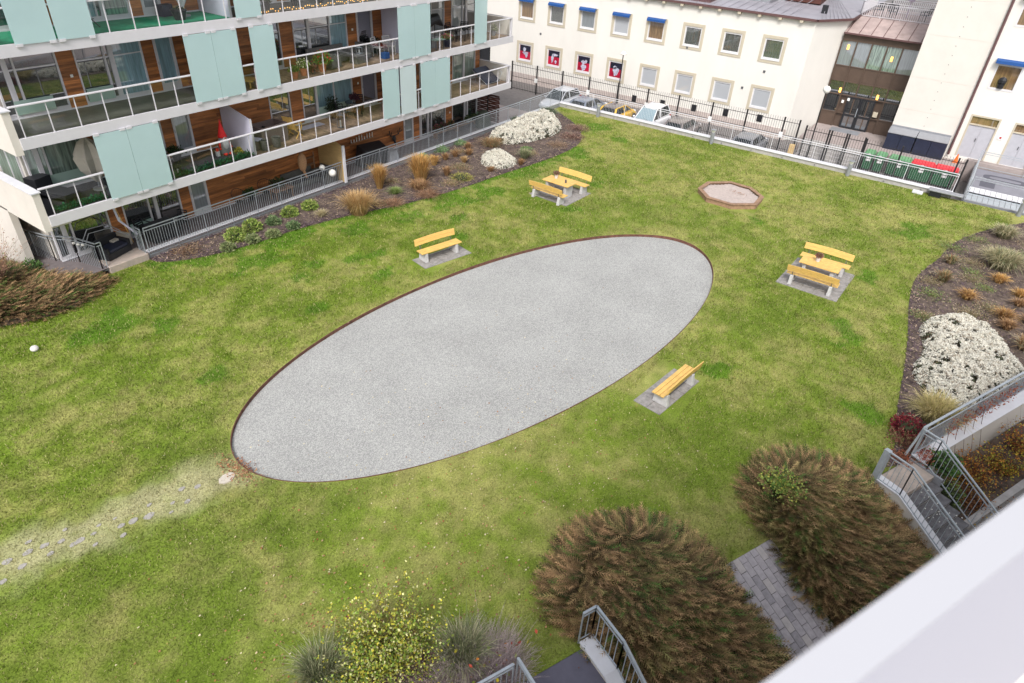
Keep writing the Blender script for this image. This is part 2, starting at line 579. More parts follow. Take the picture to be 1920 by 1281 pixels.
# ------------------------------------------------------------------ ground
EC, EA, EB, ET = (17.65, 11.21), 11.05, 4.60, math.radians(-11.08)
def ell_r(x, y):
    c, s = math.cos(ET), math.sin(ET)
    dx, dy = x - EC[0], y - EC[1]
    return np.hypot((dx * c + dy * s) / EA, (-dx * s + dy * c) / EB)
XW, YF, X0 = 44.25, 26.0, -9.0
BED_L = spline([(11.75, 26.1), (11.95, 25.35), (12.8, 24.75), (13.9, 24.3), (15.5, 23.95), (17.65, 23.7), (19.8, 23.2),
                (21.4, 22.65), (23.6, 21.9), (26.75, 21.25), (29.7, 20.9), (32.4, 20.5), (35.0, 20.25), (37.4, 20.4),
                (39.2, 21.2), (40.6, 22.25), (42.0, 24.0), (43.3, 26.1)], 5, closed=False)
BED_R = spline([(46, -5.6), (43.0, -4.0), (40.45, -2.45), (37.5, -1.27), (34.9, -0.86), (32.0, -0.3), (29.2, -0.42),
                (26.9, -0.74), (24.4, -1.02), (22.5, -1.16), (20.6, -1.34), (19.6, -1.5), (18.5, -1.5), (18.0, -1.45)], 5, closed=False)
BED_R += [(18.6, -1.9), (19.05, -2.1), (25.2, -4.75), (33, -8.2), (44, -12.9), (46, -12.9)]
BED_B = spline([(3.2, 7.4), (4.0, 6.75), (4.9, 6.3), (5.7, 5.5), (6.4, 4.6), (6.6, 3.9), (5.6, 4.0), (4.0, 4.6), (2.0, 5.4), (2.4, 7.0)], 4)
JUN_L = spline([(3.5, 26.2), (5.9, 25.1), (6.9, 24.65), (8.0, 24.5), (9.1, 24.8), (9.9, 25.35), (9.75, 25.9), (9.2, 26.8),
                (8.75, 27.8), (8.2, 29.0), (7.6, 30.0), (4.0, 30.5), (2.0, 29.0)], 4)
JUN_M = spline([(8.1, 2.75), (8.2, 3.85), (9.15, 4.35), (10.5, 4.45), (11.6, 3.7), (12.0, 2.5), (11.65, 1.5), (11.3, 0.75),
                (10.9, -0.3), (10.4, -1.5), (9.6, -2.6), (7.4, -1.8), (7.3, 0.8)], 4)
JUN_R = spline([(13.6, 0.55), (14.5, 1.4), (15.5, 1.55), (16.6, 1.1), (17.1, 0.1), (17.0, -1.0), (16.75, -1.6), (16.1, -2.6),
                (15.5, -4.6), (14.0, -4.4), (12.9, -3.8), (12.6, -2.3), (12.75, -0.8)], 4)
WORN = [(6.6, 13.0), (5.2, 13.45), (3.9, 13.95), (2.6, 14.35), (1.2, 14.75), (-2.0, 15.8)]
LUSH = [(14.5, 20.0, .8), (16.9, 19.7, .8), (14.5, 22.6, 1.2), (13.0, 24.0, 1.3), (16.5, 23.0, .9), (19.5, 21.9, 1.2), (22.3, 20.9, 1.3),
        (24.9, 20.5, 1.4), (27.2, 19.8, 1.3), (31.1, 19.6, 1.2), (35.6, 19.5, 1.3), (41.5, 21.3, 1.2), (33.3, 7.6, .7), (30.6, 1.4, .8),
        (12.0, 25.0, .7), (25.3, 1.3, 1.0), (37.5, 0.6, 1.6), (29.2, 17.6, 1.2), (8.2, 22.4, 1.5), (9.5, 21.0, .8), (13.6, 17.8, .5),
        (40.5, 18.8, .8), (20.5, -0.5, .9), (15.8, 20.6, .5), (18.3, 19.2, .5), (17.2, 17.8, .6), (21.8, 17.6, .7), (23.5, 19.0, .7), (28.2, 15.3, .7), (32.0, 16.2, .6), (19.5, 4.2, .7), (8.8, 17.2, .7)]
DRY = [(5.8, 18.3, 1.2), (17.6, 5.7, 1.1), (34.9, 12.3, 1.6), (22.6, 2.6, 1.2), (6.3, 13.1, 1.1), (12.6, 1.6, 1.3), (36.0, 5.5, 2.2),
       (24.0, 18.3, 1.6), (31, 11.5, 2.0), (29.6, 6.2, 1.6), (4.5, 11.3, 1.6), (9.0, 14.4, 1.3), (30.5, 14.6, 2.0), (12.8, 8.0, 0.9)]
def lawn_cols(x, y, fine=True):
    n1 = fbm(x, y, 3.4, 4)
    n2 = fbm(x + 31, y - 7, 0.9, 3)
    n3 = fbm(x - 11, y + 19, 0.28, 2)
    d = 0.10 + 0.8 * sstep(0.34, 0.72, 0.22 * n1 + 0.40 * n2 + 0.38 * n3)
    d = d + 0.10 * sstep(26, 40, x) - 0.04 - 0.13 * sstep(14, 24, y) * sstep(38, 26, x)
    for a, b, r in DRY:
        q = np.hypot(x - a, (y - b) * 1.3) / r
        d = d + 0.22 * np.exp(-q * q * 1.2) * (0.3 + 1.4 * n2)
    er = (ell_r(x, y) - 1) * 6
    d = d + 0.30 * np.exp(-(er / 0.6) ** 2) * (er > -0.3)
    d = np.clip(d, 0, 1.15)
    lu = np.zeros_like(x)
    wob = (n2 - 0.5) * 1.5 + (n3 - 0.5) * 0.9
    for a, b, r in LUSH:
        q = np.hypot(x - a, (y - b) * 1.35) / r + wob
        lu = np.maximum(lu, (1 - sstep(0.55, 0.95, q)) * .8)
    be = edge_dist(x, y, BED_L, False) + wob * 1.3
    lu = np.maximum(lu, (1 - sstep(0.25, 0.95, be)) * (x < 37) * 0.9)
    w = edge_dist(x, y, WORN, False) + wob * 0.9
    wo = (1 - sstep(0.25, 1.05, w)) * sstep(7.4, 6.2, x) * (.55 + .9 * n3)
    lush, mid, dry, bare = [np.array(c)[None] for c in ((0.085, 0.180, 0.011), (0.145, 0.212, 0.018), (0.285, 0.285, 0.088), (0.38, 0.355, 0.20))]
    d = d[:, None]
    c = mid * (1 - np.clip(d * 1.15, 0, 1)) + dry * np.clip(d * 1.15, 0, 1)
    g = sstep(0.56, 0.34, 0.6 * n1 + 0.4 * n2)[:, None]                  # greener patches
    c = c * (1 - 0.5 * g) + np.array([[0.112, 0.170, 0.018]]) * 0.5 * g
    lu = lu[:, None]
    c = c * (1 - lu) + lush * lu
    wo = wo[:, None]
    wo = np.clip(wo, 0, 1)
    c = c * (1 - wo * 0.85) + bare * wo * 0.85
    dk = (0.62 + 0.46 * fbm(x + 3, y + 8, 0.5, 3) + 0.32 * fbm(x - 5, y + 2, 0.16, 2))[:, None]
    return np.clip(c * dk, 0, 1)

def ylow(x):
    return (5.75 - 0.3987 * x) / 0.9171

def build_lawn():
    nx, ny = 300, 190
    xs = np.linspace(X0, XW, nx)
    t = np.linspace(0, 1, ny)
    X = np.repeat(xs, ny)
    yl = ylow(xs)
    Y = (yl[:, None] + t[None] * (YF - yl[:, None])).ravel()
    r = ell_r(X, Y)
    inside = r < 1.0
    idx = np.arange(nx * ny).reshape(nx, ny)
    q = np.stack([idx[:-1, :-1], idx[1:, :-1], idx[1:, 1:], idx[:-1, 1:]], -1).reshape(-1, 4)
    keep = ~inside[q].all(1)
    q = q[keep]
    sn = np.zeros(nx * ny, bool)
    sn[q[inside[q]]] = True
    X2, Y2 = X.copy(), Y.copy()
    X2[sn] = EC[0] + (X[sn] - EC[0]) / r[sn]
    Y2[sn] = EC[1] + (Y[sn] - EC[1]) / r[sn]
    Z = 0.02 * (fbm(X, Y, 4.0, 2) - 0.5)
    Z[sn] = 0
    o = npmesh('lawn', np.c_[X2, Y2, Z], q, 4, M['lawn'], cols=lawn_cols(X2, Y2), smooth=True)
    tag(o, 'patchy autumn lawn of the courtyard garden', kind='structure')
build_lawn()

def onlawn(x, y):
    ok = (NX * x + NY * y < NB - 0.02) & (y < YF - 0.1) & (x < XW - 0.1) & (ell_r(x, y) > 1.006)
    for p in (BED_L, BED_R, BED_B, JUN_L):
        ok &= ~inpoly(x, y, p + ([(46, 30)] if p is BED_L else []) if p is BED_L else p)
    for (cx, cy, hx, hy) in PADS:
        ok &= ~((abs(x - cx) < hx) & (abs(y - cy) < hy))
    return ok
PADS = [(19.85, 17.0, 1.45, 0.75), (17.4, 5.2, 1.5, 0.85), (29.6, 16.9, 1.55, 1.25), (28.95, 3.3, 1.75, 1.25), (35.5, 9.55, 1.85, 1.8)]

def build_blades():
    N = 1500000
    x = rng.uniform(-4, XW, N)
    y = rng.uniform(-3.5, YF, N)
    dist = np.sqrt(x * x + y * y + 13.5 ** 2)
    keep = rng.random(N) < np.clip((17.0 / dist) ** 1.7, 0, 1)
    x, y = x[keep], y[keep]
    ok = onlawn(x, y)
    x, y = x[ok], y[ok]
    # thin the worn path
    w = edge_dist(x, y, WORN, False)
    ok = (w > 0.9) | (rng.random(len(x)) < 0.55)
    x, y = x[ok][:620000], y[ok][:620000]
    n = len(x)
    dist = np.sqrt(x * x + y * y + 13.5 ** 2)
    s = dist / 17.0
    c = lawn_cols(x, y)
    br = rng.uniform(0.62, 1.42, (n, 1))
    tan = (rng.random((n, 1)) < 0.17)
    c = np.where(tan, np.array([[0.40, 0.36, 0.17]]), c) * br
    ang = rng.uniform(0, 2 * PI, n)
    h = rng.uniform(0.018, 0.06, n) * np.clip(s, 1, 1.6)
    wd = rng.uniform(0.005, 0.010, n) * s * 1.25
    lean = rng.uniform(0.01, 0.07, n)
    la = rng.uniform(0, 2 * PI, n)
    dx, dy = np.cos(ang) * wd, np.sin(ang) * wd
    v = np.empty((n, 3, 3), np.float32)
    v[:, 0] = np.c_[x - dx, y - dy, np.full(n, -0.01)]
    v[:, 1] = np.c_[x + dx, y + dy, np.full(n, -0.01)]
    v[:, 2] = np.c_[x + np.cos(la) * lean, y + np.sin(la) * lean, h]
    f = np.arange(n * 3).reshape(n, 3)
    cols = np.repeat(np.clip(c, 0, 1), 3, axis=0)
    o = npmesh('grass', v.reshape(-1, 3), f, 3, M['blades'], cols=cols)
    tag(o, 'short grass blades growing all over the lawn', 'grass', kind='stuff')
build_blades()

# gravel oval, sunk a little, with its rusty steel edging
mb = MB()
pts = [(EC[0] + math.cos(ET) * EA * math.cos(a) - math.sin(ET) * EB * math.sin(a),
        EC[1] + math.sin(ET) * EA * math.cos(a) + math.cos(ET) * EB * math.sin(a)) for a in np.linspace(0, 2 * PI, 161)[:-1]]
mb.add([(x, y, -0.11) for x, y in pts], [tuple(range(160))])
tag(mb.build('gravel_court', M['gravel']), 'oval pale grey gravel court in the lawn', kind='structure')
mb = MB()
vs, fs = [], []
for i, (x, y) in enumerate(pts):
    dx, dy = x - EC[0], y - EC[1]
    L = math.hypot(dx, dy)
    h = 0.014 + 0.008 * math.sin(i * 0.4)
    for o_, z in ((-0.025, -0.14), (-0.025, h), (0.0, h), (0.0, -0.14)):
        vs.append((x + dx / L * o_, y + dy / L * o_, z))
for i in range(160):
    j = (i + 1) % 160
    for k in range(4):
        k2 = (k + 1) % 4
        fs.append((i * 4 + k, i * 4 + k2, j * 4 + k2, j * 4 + k))
mb.add(vs, fs)
tag(mb.build('metal_edging', M['rust']), 'rusty metal edging strip round the gravel oval', 'edging')

# planting beds
def sheet(name, poly, z, m, label, cell=0.3, relief=0.05):
    P = np.array(poly)
    xs = np.arange(P[:, 0].min(), P[:, 0].max() + cell, cell)
    ys = np.arange(P[:, 1].min(), P[:, 1].max() + cell, cell)
    X, Y = np.meshgrid(xs, ys, indexing='ij')
    nx, ny = X.shape
    X, Y = X.ravel(), Y.ravel()
    ins = inpoly(X, Y, poly)
    idx = np.arange(nx * ny).reshape(nx, ny)
    q = np.stack([idx[:-1, :-1], idx[1:, :-1], idx[1:, 1:], idx[:-1, 1:]], -1).reshape(-1, 4)
    q = q[ins[q].any(1)]
    # pull the outer vertices on to the outline
    out = np.unique(q[~ins[q]])
    for i in out:
        best = None
        for k in range(len(poly)):
            (x0, y0), (x1, y1) = poly[k], poly[(k + 1) % len(poly)]
            ex, ey = x1 - x0, y1 - y0
            t = min(1, max(0, ((X[i] - x0) * ex + (Y[i] - y0) * ey) / (ex * ex + ey * ey + 1e-9)))
            d = math.hypot(X[i] - x0 - t * ex, Y[i] - y0 - t * ey)
            if best is None or d < best[0]:
                best = (d, x0 + t * ex, y0 + t * ey)
        X[i], Y[i] = best[1], best[2]
    ed = edge_dist(X, Y, poly)
    Z = z + relief * np.clip(ed / 0.5, 0, 1) * (0.4 + fbm(X, Y, 0.7, 3))
    o = npmesh(name, np.c_[X, Y, Z], q, 4, m, smooth=True)
    return tag(o, label, kind='structure')
BED_LF = BED_L + [(43.3, 26.02), (11.8, 26.02)]
sheet('planting_bed', BED_LF, 0.014, M['soil'], 'long mulched planting bed below the balcony building')
sheet('planting_bed', BED_R, 0.014, M['soil'], 'mulched planting bed along the right side of the lawn')
sheet('planting_bed', BED_B, 0.014, M['soil'], 'small planting bed at the bottom of the lawn')
sheet('planting_bed', JUN_L, 0.014, M['soil'], 'planting bed under the left juniper')

# bark chips lying on the beds
def chips(poly, n, label, pale=0.12, z0=0.05):
    P = np.array(poly)
    x = rng.uniform(P[:, 0].min(), P[:, 0].max(), n * 3)
    y = rng.uniform(P[:, 1].min(), P[:, 1].max(), n * 3)
    ok = inpoly(x, y, poly)
    x, y = x[ok][:n], y[ok][:n]
    n = len(x)
    a = rng.uniform(0, PI, n)
    L = rng.uniform(0.02, 0.07, n)
    W = rng.uniform(0.01, 0.025, n)
    tz = rng.uniform(-0.02, 0.02, n)
    ca, sa = np.cos(a), np.sin(a)
    v = np.empty((n, 4, 3))
    z = z0 + 0.03 * fbm(x, y, 0.7, 3) + rng.uniform(0, 0.02, n)
    for k, (i, j) in enumerate(((-1, -1), (1, -1), (1, 1), (-1, 1))):
        v[:, k] = np.c_[x + i * L * ca - j * W * sa, y + i * L * sa + j * W * ca, z + i * tz]
    base = np.array([[0.075, 0.052, 0.06]]) * rng.uniform(0.5, 2.2, (n, 1))
    tan = rng.random((n, 1))
    base = np.where(tan < pale, np.array([[0.36, 0.27, 0.20]]) * rng.uniform(0.6, 1.3, (n, 1)), base)
    o = npmesh('bark_mulch', v.reshape(-1, 3), np.arange(n * 4).reshape(n, 4), 4, M['chips'], cols=np.repeat(np.clip(base, 0, 1), 4, axis=0))
    tag(o, label, 'bark mulch', kind='stuff')
chips(BED_LF, 26000, 'dark bark mulch on the bed below the balcony building', 0.2, z0=0.03)
chips(BED_R, 26000, 'dark bark mulch on the bed at the right of the lawn', 0.26, z0=0.03)
chips(BED_B, 5000, 'bark mulch on the bed at the bottom of the lawn', 0.3, z0=0.03)

# planted bank falling from the lawn to the near house, and the lower terrace
def bank_strip(u0, u1, label):
    mb = MB()
    us = np.arange(u0, u1 + 0.01, 0.35)
    us[-1] = u1
    ns = [NB - 0.15, NB, NB + 0.5, NB + 1.2, NB + 2.4, NB + 3.7]
    vs = []
    for u in us:
        for n_ in ns:
            x, y, _ = UN(u, n_)
            vs.append((x, y, float(bank_z(x, y)) - 0.012))
    m_ = len(ns)
    fs = [(i * m_ + j, (i + 1) * m_ + j, (i + 1) * m_ + j + 1, i * m_ + j + 1) for i in range(len(us) - 1) for j in range(m_ - 1)]
    mb.add(vs, fs)
    tag(mb.build('planted_bank', M['bank'], smooth=True), label, kind='structure')
bank_strip(-8, 4.1, 'soil bank left of the lower stair')
bank_strip(6.3, 10.3, 'soil bank under the middle juniper')
bank_strip(12.1, 16.3, 'soil bank under the right juniper')
mb = MB()
mb.add([UN(-10, NB + 3.4, -1.42), UN(60, NB + 3.4, -1.42), UN(60, 9, -1.42), UN(-10, 9, -1.42)], [(0, 1, 2, 3)])
tag(mb.build('terrace', M['paving']), 'lower paved terrace beside the near house', kind='structure')

# sloping paver path: every paver a piece of its own
pb = MB()
n1 = NB + 3.7
pb.add([UN(10.25, NB, -0.05), UN(12.15, NB, -0.05), UN(12.15, n1, -0.37 * 3.7 - 0.05), UN(10.25, n1, -0.37 * 3.7 - 0.05)], [(0, 3, 2, 1)])
path = pb.build('path', mat('joint_sand', (0.05, 0.045, 0.042), 0.95, var=0.3, scale=20))
tag(path, 'sloping paver path between the two brown junipers', kind='structure')
PM = [mat('paver_grey', (0.40, 0.37, 0.39), 0.9, var=0.16, scale=9, bump=0.25, bscale=80),
      mat('paver_dark', (0.31, 0.29, 0.31), 0.9, var=0.18, scale=9, bump=0.25, bscale=80),
      mat('paver_pale', (0.45, 0.415, 0.41), 0.9, var=0.12, scale=9, bump=0.25, bscale=80)]
sl = math.hypot(1, 0.37)
pw, pl = 0.205, 0.36
PME = []
for k in range(3):
    q = B(-pw / 2 + 0.006, -pl / 2 + 0.006, -0.06, pw / 2 - 0.006, pl / 2 - 0.006, 0.0)
    me = q.build('paver', PM[k], bevel=0.0)
    PME.append(me)
tilt = math.atan(0.37)
cnt = 0
for c in range(9):
    u = 10.25 + pw * (c + 0.5)
    off = (c % 2) * 0.5
    for r_ in range(-1, 11):
        s0, s1 = max(0, (r_ + off) * pl), min(3.7 * sl, (r_ + 1 + off) * pl)
        if s1 - s0 < 0.05: continue
        k = rng.choice([0, 0, 0, 0, 0, 1, 2])
        o = PME[k].copy()
        C.objects.link(o)
        o.parent = path
        s_ = (s0 + s1) / 2
        x, y, _ = UN(u, NB + s_ / sl)
        o.location = (x, y, -0.37 * s_ / sl + float(rng.uniform(-0.003, 0.004)))
        # local x along u, local y down the slope
        ex = Vector((UX, UY, 0))
        ey = Vector((NX, NY, -0.37)).normalized()
        ez = ex.cross(ey)
        if ez.z < 0:
            ex = -ex
            ez = -ez
        o.rotation_euler = Matrix((ex, ey, ez)).transposed().to_euler()
        o.rotation_euler.x += float(rng.uniform(-0.008, 0.008))
        o.scale = (1, (s1 - s0) / pl, 1)
        cnt += 1
for o in PME:
    bpy.data.objects.remove(o)

# stones showing through the worn track
SM = mat('worn_stone', (0.34, 0.32, 0.30), 0.9, var=0.2, scale=9, bump=0.4)
trk = thing('worn_track', (3.5, 13.8, 0), 'pale worn track across the lawn with flat grey stones showing', 'track')
for (x, y, r) in [(4.3, 13.42, .15), (3.98, 13.58, .13), (3.72, 13.66, .09), (5.15, 13.1, .09), (4.9, 13.35, .07), (3.2, 13.95, .07), (2.9, 14.0, .11),
                  (2.62, 14.32, .10), (2.75, 14.0, .09), (2.32, 14.5, .11), (2.3, 14.15, .09), (2.0, 14.6, .12), (1.6, 14.7, .12), (5.3, 13.6, .1),
                  (5.6, 13.35, .1), (4.5, 13.75, .07), (1.75, 14.3, .1), (3.6, 13.35, .08), (3.4, 14.1, .06), (3.05, 13.6, .07), (2.15, 14.9, .08), (1.3, 14.2, .1), (4.7, 13.1, .06), (3.75, 14.0, .05), (2.85, 14.6, .06), (1.45, 15.1, .07)]:
    r *= .8
    q = MB()
    n_ = 7
    q.prism([(x + r * rng.uniform(.8, 1.2) * math.cos(2 * PI * k / n_) * 1.2, y + r * rng.uniform(.8, 1.2) * math.sin(2 * PI * k / n_) * 0.85) for k in range(n_)], -0.03, 0.010 + 0.008 * rng.random())
    q.build('stone', SM, trk)
q = MB()
q.prism([(6.25 + .24 * math.cos(a), 13.0 + .17 * math.sin(a)) for a in np.linspace(0, 2 * PI, 9)[:-1]], -0.02, 0.03)
q.build('stone', mat('pale_stone', (0.50, 0.45, 0.39), 0.9, var=0.1), trk)
q = MB()
q.ball((5.92, 22.8, 0.09), 0.13, 9, 0.8)
tag(q.build('garden_stone', mat('white_stone', (0.66, 0.63, 0.62), 0.7, var=0.25, scale=14, bump=0.3), smooth=True),
    'round white stone ball lying alone on the lawn at the left', 'stone')
# fallen leaves where the track meets the gravel
def leaves(cx, cy, sx, sy, n, label, name='fallen_leaves', z=0.03, cols=((0.30, 0.11, 0.05), (0.36, 0.19, 0.10), (0.16, 0.07, 0.05), (0.42, 0.26, 0.14))):
    x = rng.normal(cx, sx, n)
    y = rng.normal(cy, sy, n)
    a = rng.uniform(0, 2 * PI, n)
    s = rng.uniform(0.015, 0.035, n)
    v = np.empty((n, 4, 3))
    for k in range(4):
        v[:, k] = np.c_[x + s * np.cos(a + k * PI / 2), y + s * np.sin(a + k * PI / 2) * 0.7, z + rng.uniform(0, 0.03, n)]
    c = np.array(cols)[rng.integers(0, len(cols), n)] * rng.uniform(.7, 1.3, (n, 1))
    o = npmesh(name, v.reshape(-1, 3), np.arange(n * 4).reshape(n, 4), 4, M['chips'], cols=np.repeat(np.clip(c, 0, 1), 4, axis=0))
    return tag(o, label, 'leaves', kind='stuff')
leaves(6.75, 13.1, 0.12, 0.38, 420, 'brown fallen leaves heaped at the left tip of the gravel oval', z=-0.05)
leaves(6.6, 13.0, 0.14, 0.4, 260, 'brown leaves on the grass just left of the gravel oval', z=0.03)
leaves(4.9, 6.6, 1.8, 1.4, 700, 'scattered dry leaves on the lawn above the yellow shrub', z=0.04)
leaves(9.5, 7.0, 4.5, 3.0, 900, 'few pale leaves scattered over the lower lawn', z=0.045, cols=((.45, .36, .22), (.30, .14, .07), (.55, .48, .32)))

# street, lower yard and far ground
mb = MB()
mb.add([(44.5, -120, -1.02), (400, -120, -1.02), (400, 400, -1.02), (44.5, 400, -1.02)], [(0, 1, 2, 3)])
tag(mb.build('street', M['asphalt']), 'asphalt street behind the garden wall', kind='structure')
mb = MB()
mb.add([(36.9, 26.4, -1.02), (44.5, 26.4, -1.02), (44.5, 400, -1.02), (36.9, 400, -1.02)], [(0, 1, 2, 3)])
tag(mb.build('yard', M['paving']), 'paved yard beyond the end of the balcony building', kind='structure')
mb = MB()
mb.add([(-400, -300, -1.7), (500, -300, -1.7), (500, 500, -1.7), (-400, 500, -1.7)], [(0, 1, 2, 3)])
tag(mb.build('ground', M['asphalt']), 'ground of the surrounding town', kind='structure')
# ------------------------------------------------------------------ balcony building (left)
FY, BY = 27.8, 25.5          # facade plane, balcony edge
LV = {'G': 0.25, 'A': 3.06, 'B': 5.81, 'C': 8.63}
TOPZ = {'G': 2.72, 'A': 5.47, 'B': 8.29, 'C': 11.1}
bld = thing('apartment_building', (8.6, 27.8, 0), 'apartment building with long white balconies, timber cladding and frosted glass screens', 'building')
B(9.3, 28.15, -1.0, 36.5, 40, 14.4).build('wall', M['render'], bld)
# end wall: full height below the first balcony, open balcony ends above with solid parapets
q = MB()
q.box(8.36, 28.4, -1.0, 8.6, 40, 2.62)
q.build('wall', M['render'], bld)
for z0 in (3.06, 5.81, 8.63):
    q = MB()
    q.box(8.36, 25.5, z0 - 0.5, 8.6, 40, z0 + 0.92)
    q.build('parapet', M['render'], bld)
    B(8.32, 25.46, z0 + 0.92, 8.64, 40, z0 + 0.96).build('parapet_cap', M['capw'], bld)
    B(8.6, 33.2, z0 - 0.3, 9.3, 33.4, z0 + 2.4).build('wall', M['render'], bld)
B(8.6, 25.57, 2.62, 9.3, 40, 2.75).build('soffit', M['render'], bld)
# windows in the end wall behind the balcony ends
for z0 in (3.06, 5.81):
    w = MB()
    for y in (28.3, 29.2, 30.2):
        w.box(9.24, y, z0 + 0.1, 9.3, y + 0.07, z0 + 2.3)
    w.box(9.24, 28.3, z0 + 0.1, 9.3, 30.27, z0 + 0.18)
    wf = w.build('end_window', M['white'], bld)
    B(9.26, 28.37, z0 + 0.18, 9.29, 30.2, z0 + 2.3).build('pane', M['panegreen'], wf)

for k, z0 in LV.items():
    if k == 'G': continue
    xr = 36.75
    B(8.6, 25.56, z0 - 0.30, xr, 28.2, z0 - 0.006).build('balcony_slab', M['render'], bld)
    B(8.6, BY - 0.06, z0 - 0.335, xr + 0.06, BY + 0.06, z0 + 0.03).build('slab_edge', M['white'], bld)
    B(xr, BY + 0.06, z0 - 0.335, xr + 0.06, 31.0, z0 + 0.03).build('slab_edge', M['white'], bld)
B(8.6, BY, 11.12, 36.8, 28.2, 11.45).build('balcony_slab', M['render'], bld)
B(8.4, 25.4, 14.1, 36.9, 40.1, 14.4).build('roof', M['roof'], bld)
# balcony floor finishes
for k, x0, x1, m_, nm in [('A', 8.62, 17.42, 'carpetd', 'floor_covering'), ('A', 17.48, 27.78, 'decking', 'floor_covering'),
                          ('A', 27.86, 36.74, 'decking', 'floor_covering'), ('B', 8.62, 17.42, 'floorg', 'floor_covering'),
                          ('B', 17.48, 27.78, 'decking', 'floor_covering'), ('B', 27.86, 36.74, 'decking', 'floor_covering'),
                          ('C', 8.62, 17.36, 'carpetg', 'floor_covering'), ('C', 17.42, 27.78, 'floorg', 'floor_covering')]:
    B(x0, 25.57, LV[k] - 0.004, x1, 27.78, LV[k] + 0.006).build(nm, M[m_], bld)

def wood(x0, x1, z0, z1, y=FY, dy=0.0):
    """timber cladding of horizontal boards, too fine to pick apart from here"""
    q = MB()
    n = max(3, int((z1 - z0) / 0.135))
    h = (z1 - z0) / n
    for i in range(n):
        xs = [x0]
        if x1 - x0 > 1.6:
            x = x0 + random.uniform(.5, 2.2)
            while x < x1 - .4:
                xs.append(x)
                x += random.uniform(1.2, 2.8)
        xs.append(x1)
        j = random.uniform(0, 0.006)
        for a, b in zip(xs, xs[1:]):
            q.box(a + 0.002, y + j, z0 + i * h + 0.005, b - 0.002, y + 0.05, z0 + (i + 1) * h - 0.004)
    q.box(x0, y + 0.03, z0, x1, y + 0.36, z1)
    o = q.build('timber_cladding', M['wood'], bld)
    o['kind'] = 'stuff'
    return o

def window(x0, x1, z0, z1, cuts, panes, sill=0.12, y=FY, transom=None):
    """white frame with mullions at the given fractions and one pane per light"""
    f = MB()
    t = 0.055
    f.box(x0, y - 0.03, z0, x1, y + 0.09, z0 + sill)
    f.box(x0, y - 0.03, z1 - 0.07, x1, y + 0.09, z1)
    xs = [x0] + [x0 + (x1 - x0) * c[0] for c in cuts] + [x1]
    ws = [t] + [c[1] for c in cuts] + [t]
    for i, (x, w) in enumerate(zip(xs, ws)):
        a = x if i == 0 else (x - w if i == len(xs) - 1 else x - w / 2)
        f.box(a, y - 0.03, z0 + sill, a + w, y + 0.09, z1 - 0.07)
    if transom:
        f.box(x0 + t, y - 0.015, z0 + transom, x1 - t, y + 0.06, z0 + transom + 0.035)
    fr = f.build('window', M['white'], bld)
    for i in range(len(xs) - 1):
        a = xs[i] + (ws[i] if i == 0 else ws[i] / 2)
        b = xs[i + 1] - (ws[i + 1] if i == len(xs) - 2 else ws[i + 1] / 2)
        p = MB()
        p.add([(a, y + 0.03, z0 + sill), (b, y + 0.03, z0 + sill), (b, y + 0.03, z1 - 0.07), (a, y + 0.03, z1 - 0.07)], [(0, 1, 2, 3)])
        p.build('pane', M[panes[i % len(panes)]], fr)
    return fr
def doorw(x0, x1, z0, z1, pane='pane', y=FY):
    f = MB()
    f.box(x0, y - 0.03, z0, x0 + 0.1, y + 0.09, z1)
    f.box(x1 - 0.1, y - 0.03, z0, x1, y + 0.09, z1)
    f.box(x0 + 0.1, y - 0.03, z1 - 0.12, x1 - 0.1, y + 0.09, z1)
    f.box(x0 + 0.1, y - 0.03, z0, x1 - 0.1, y + 0.09, z0 + 0.26)
    fr = f.build('balcony_door', M['white'], bld)
    p = MB()
    p.add([(x0 + 0.1, y + 0.03, z0 + 0.26), (x1 - 0.1, y + 0.03, z0 + 0.26), (x1 - 0.1, y + 0.03, z1 - 0.12), (x0 + 0.1, y + 0.03, z1 - 0.12)], [(0, 1, 2, 3)])
    p.build('pane', M[pane], fr)
    B(x0 + 0.03, y - 0.06, z0 + 1.0, x0 + 0.07, y - 0.03, z0 + 1.12).build('handle', M['galv'], fr)
W3 = [(0.20, 0.16), (0.33, 0.06)]
W3R = [(0.40, 0.05), (0.50, 0.05), (0.60, 0.18)]
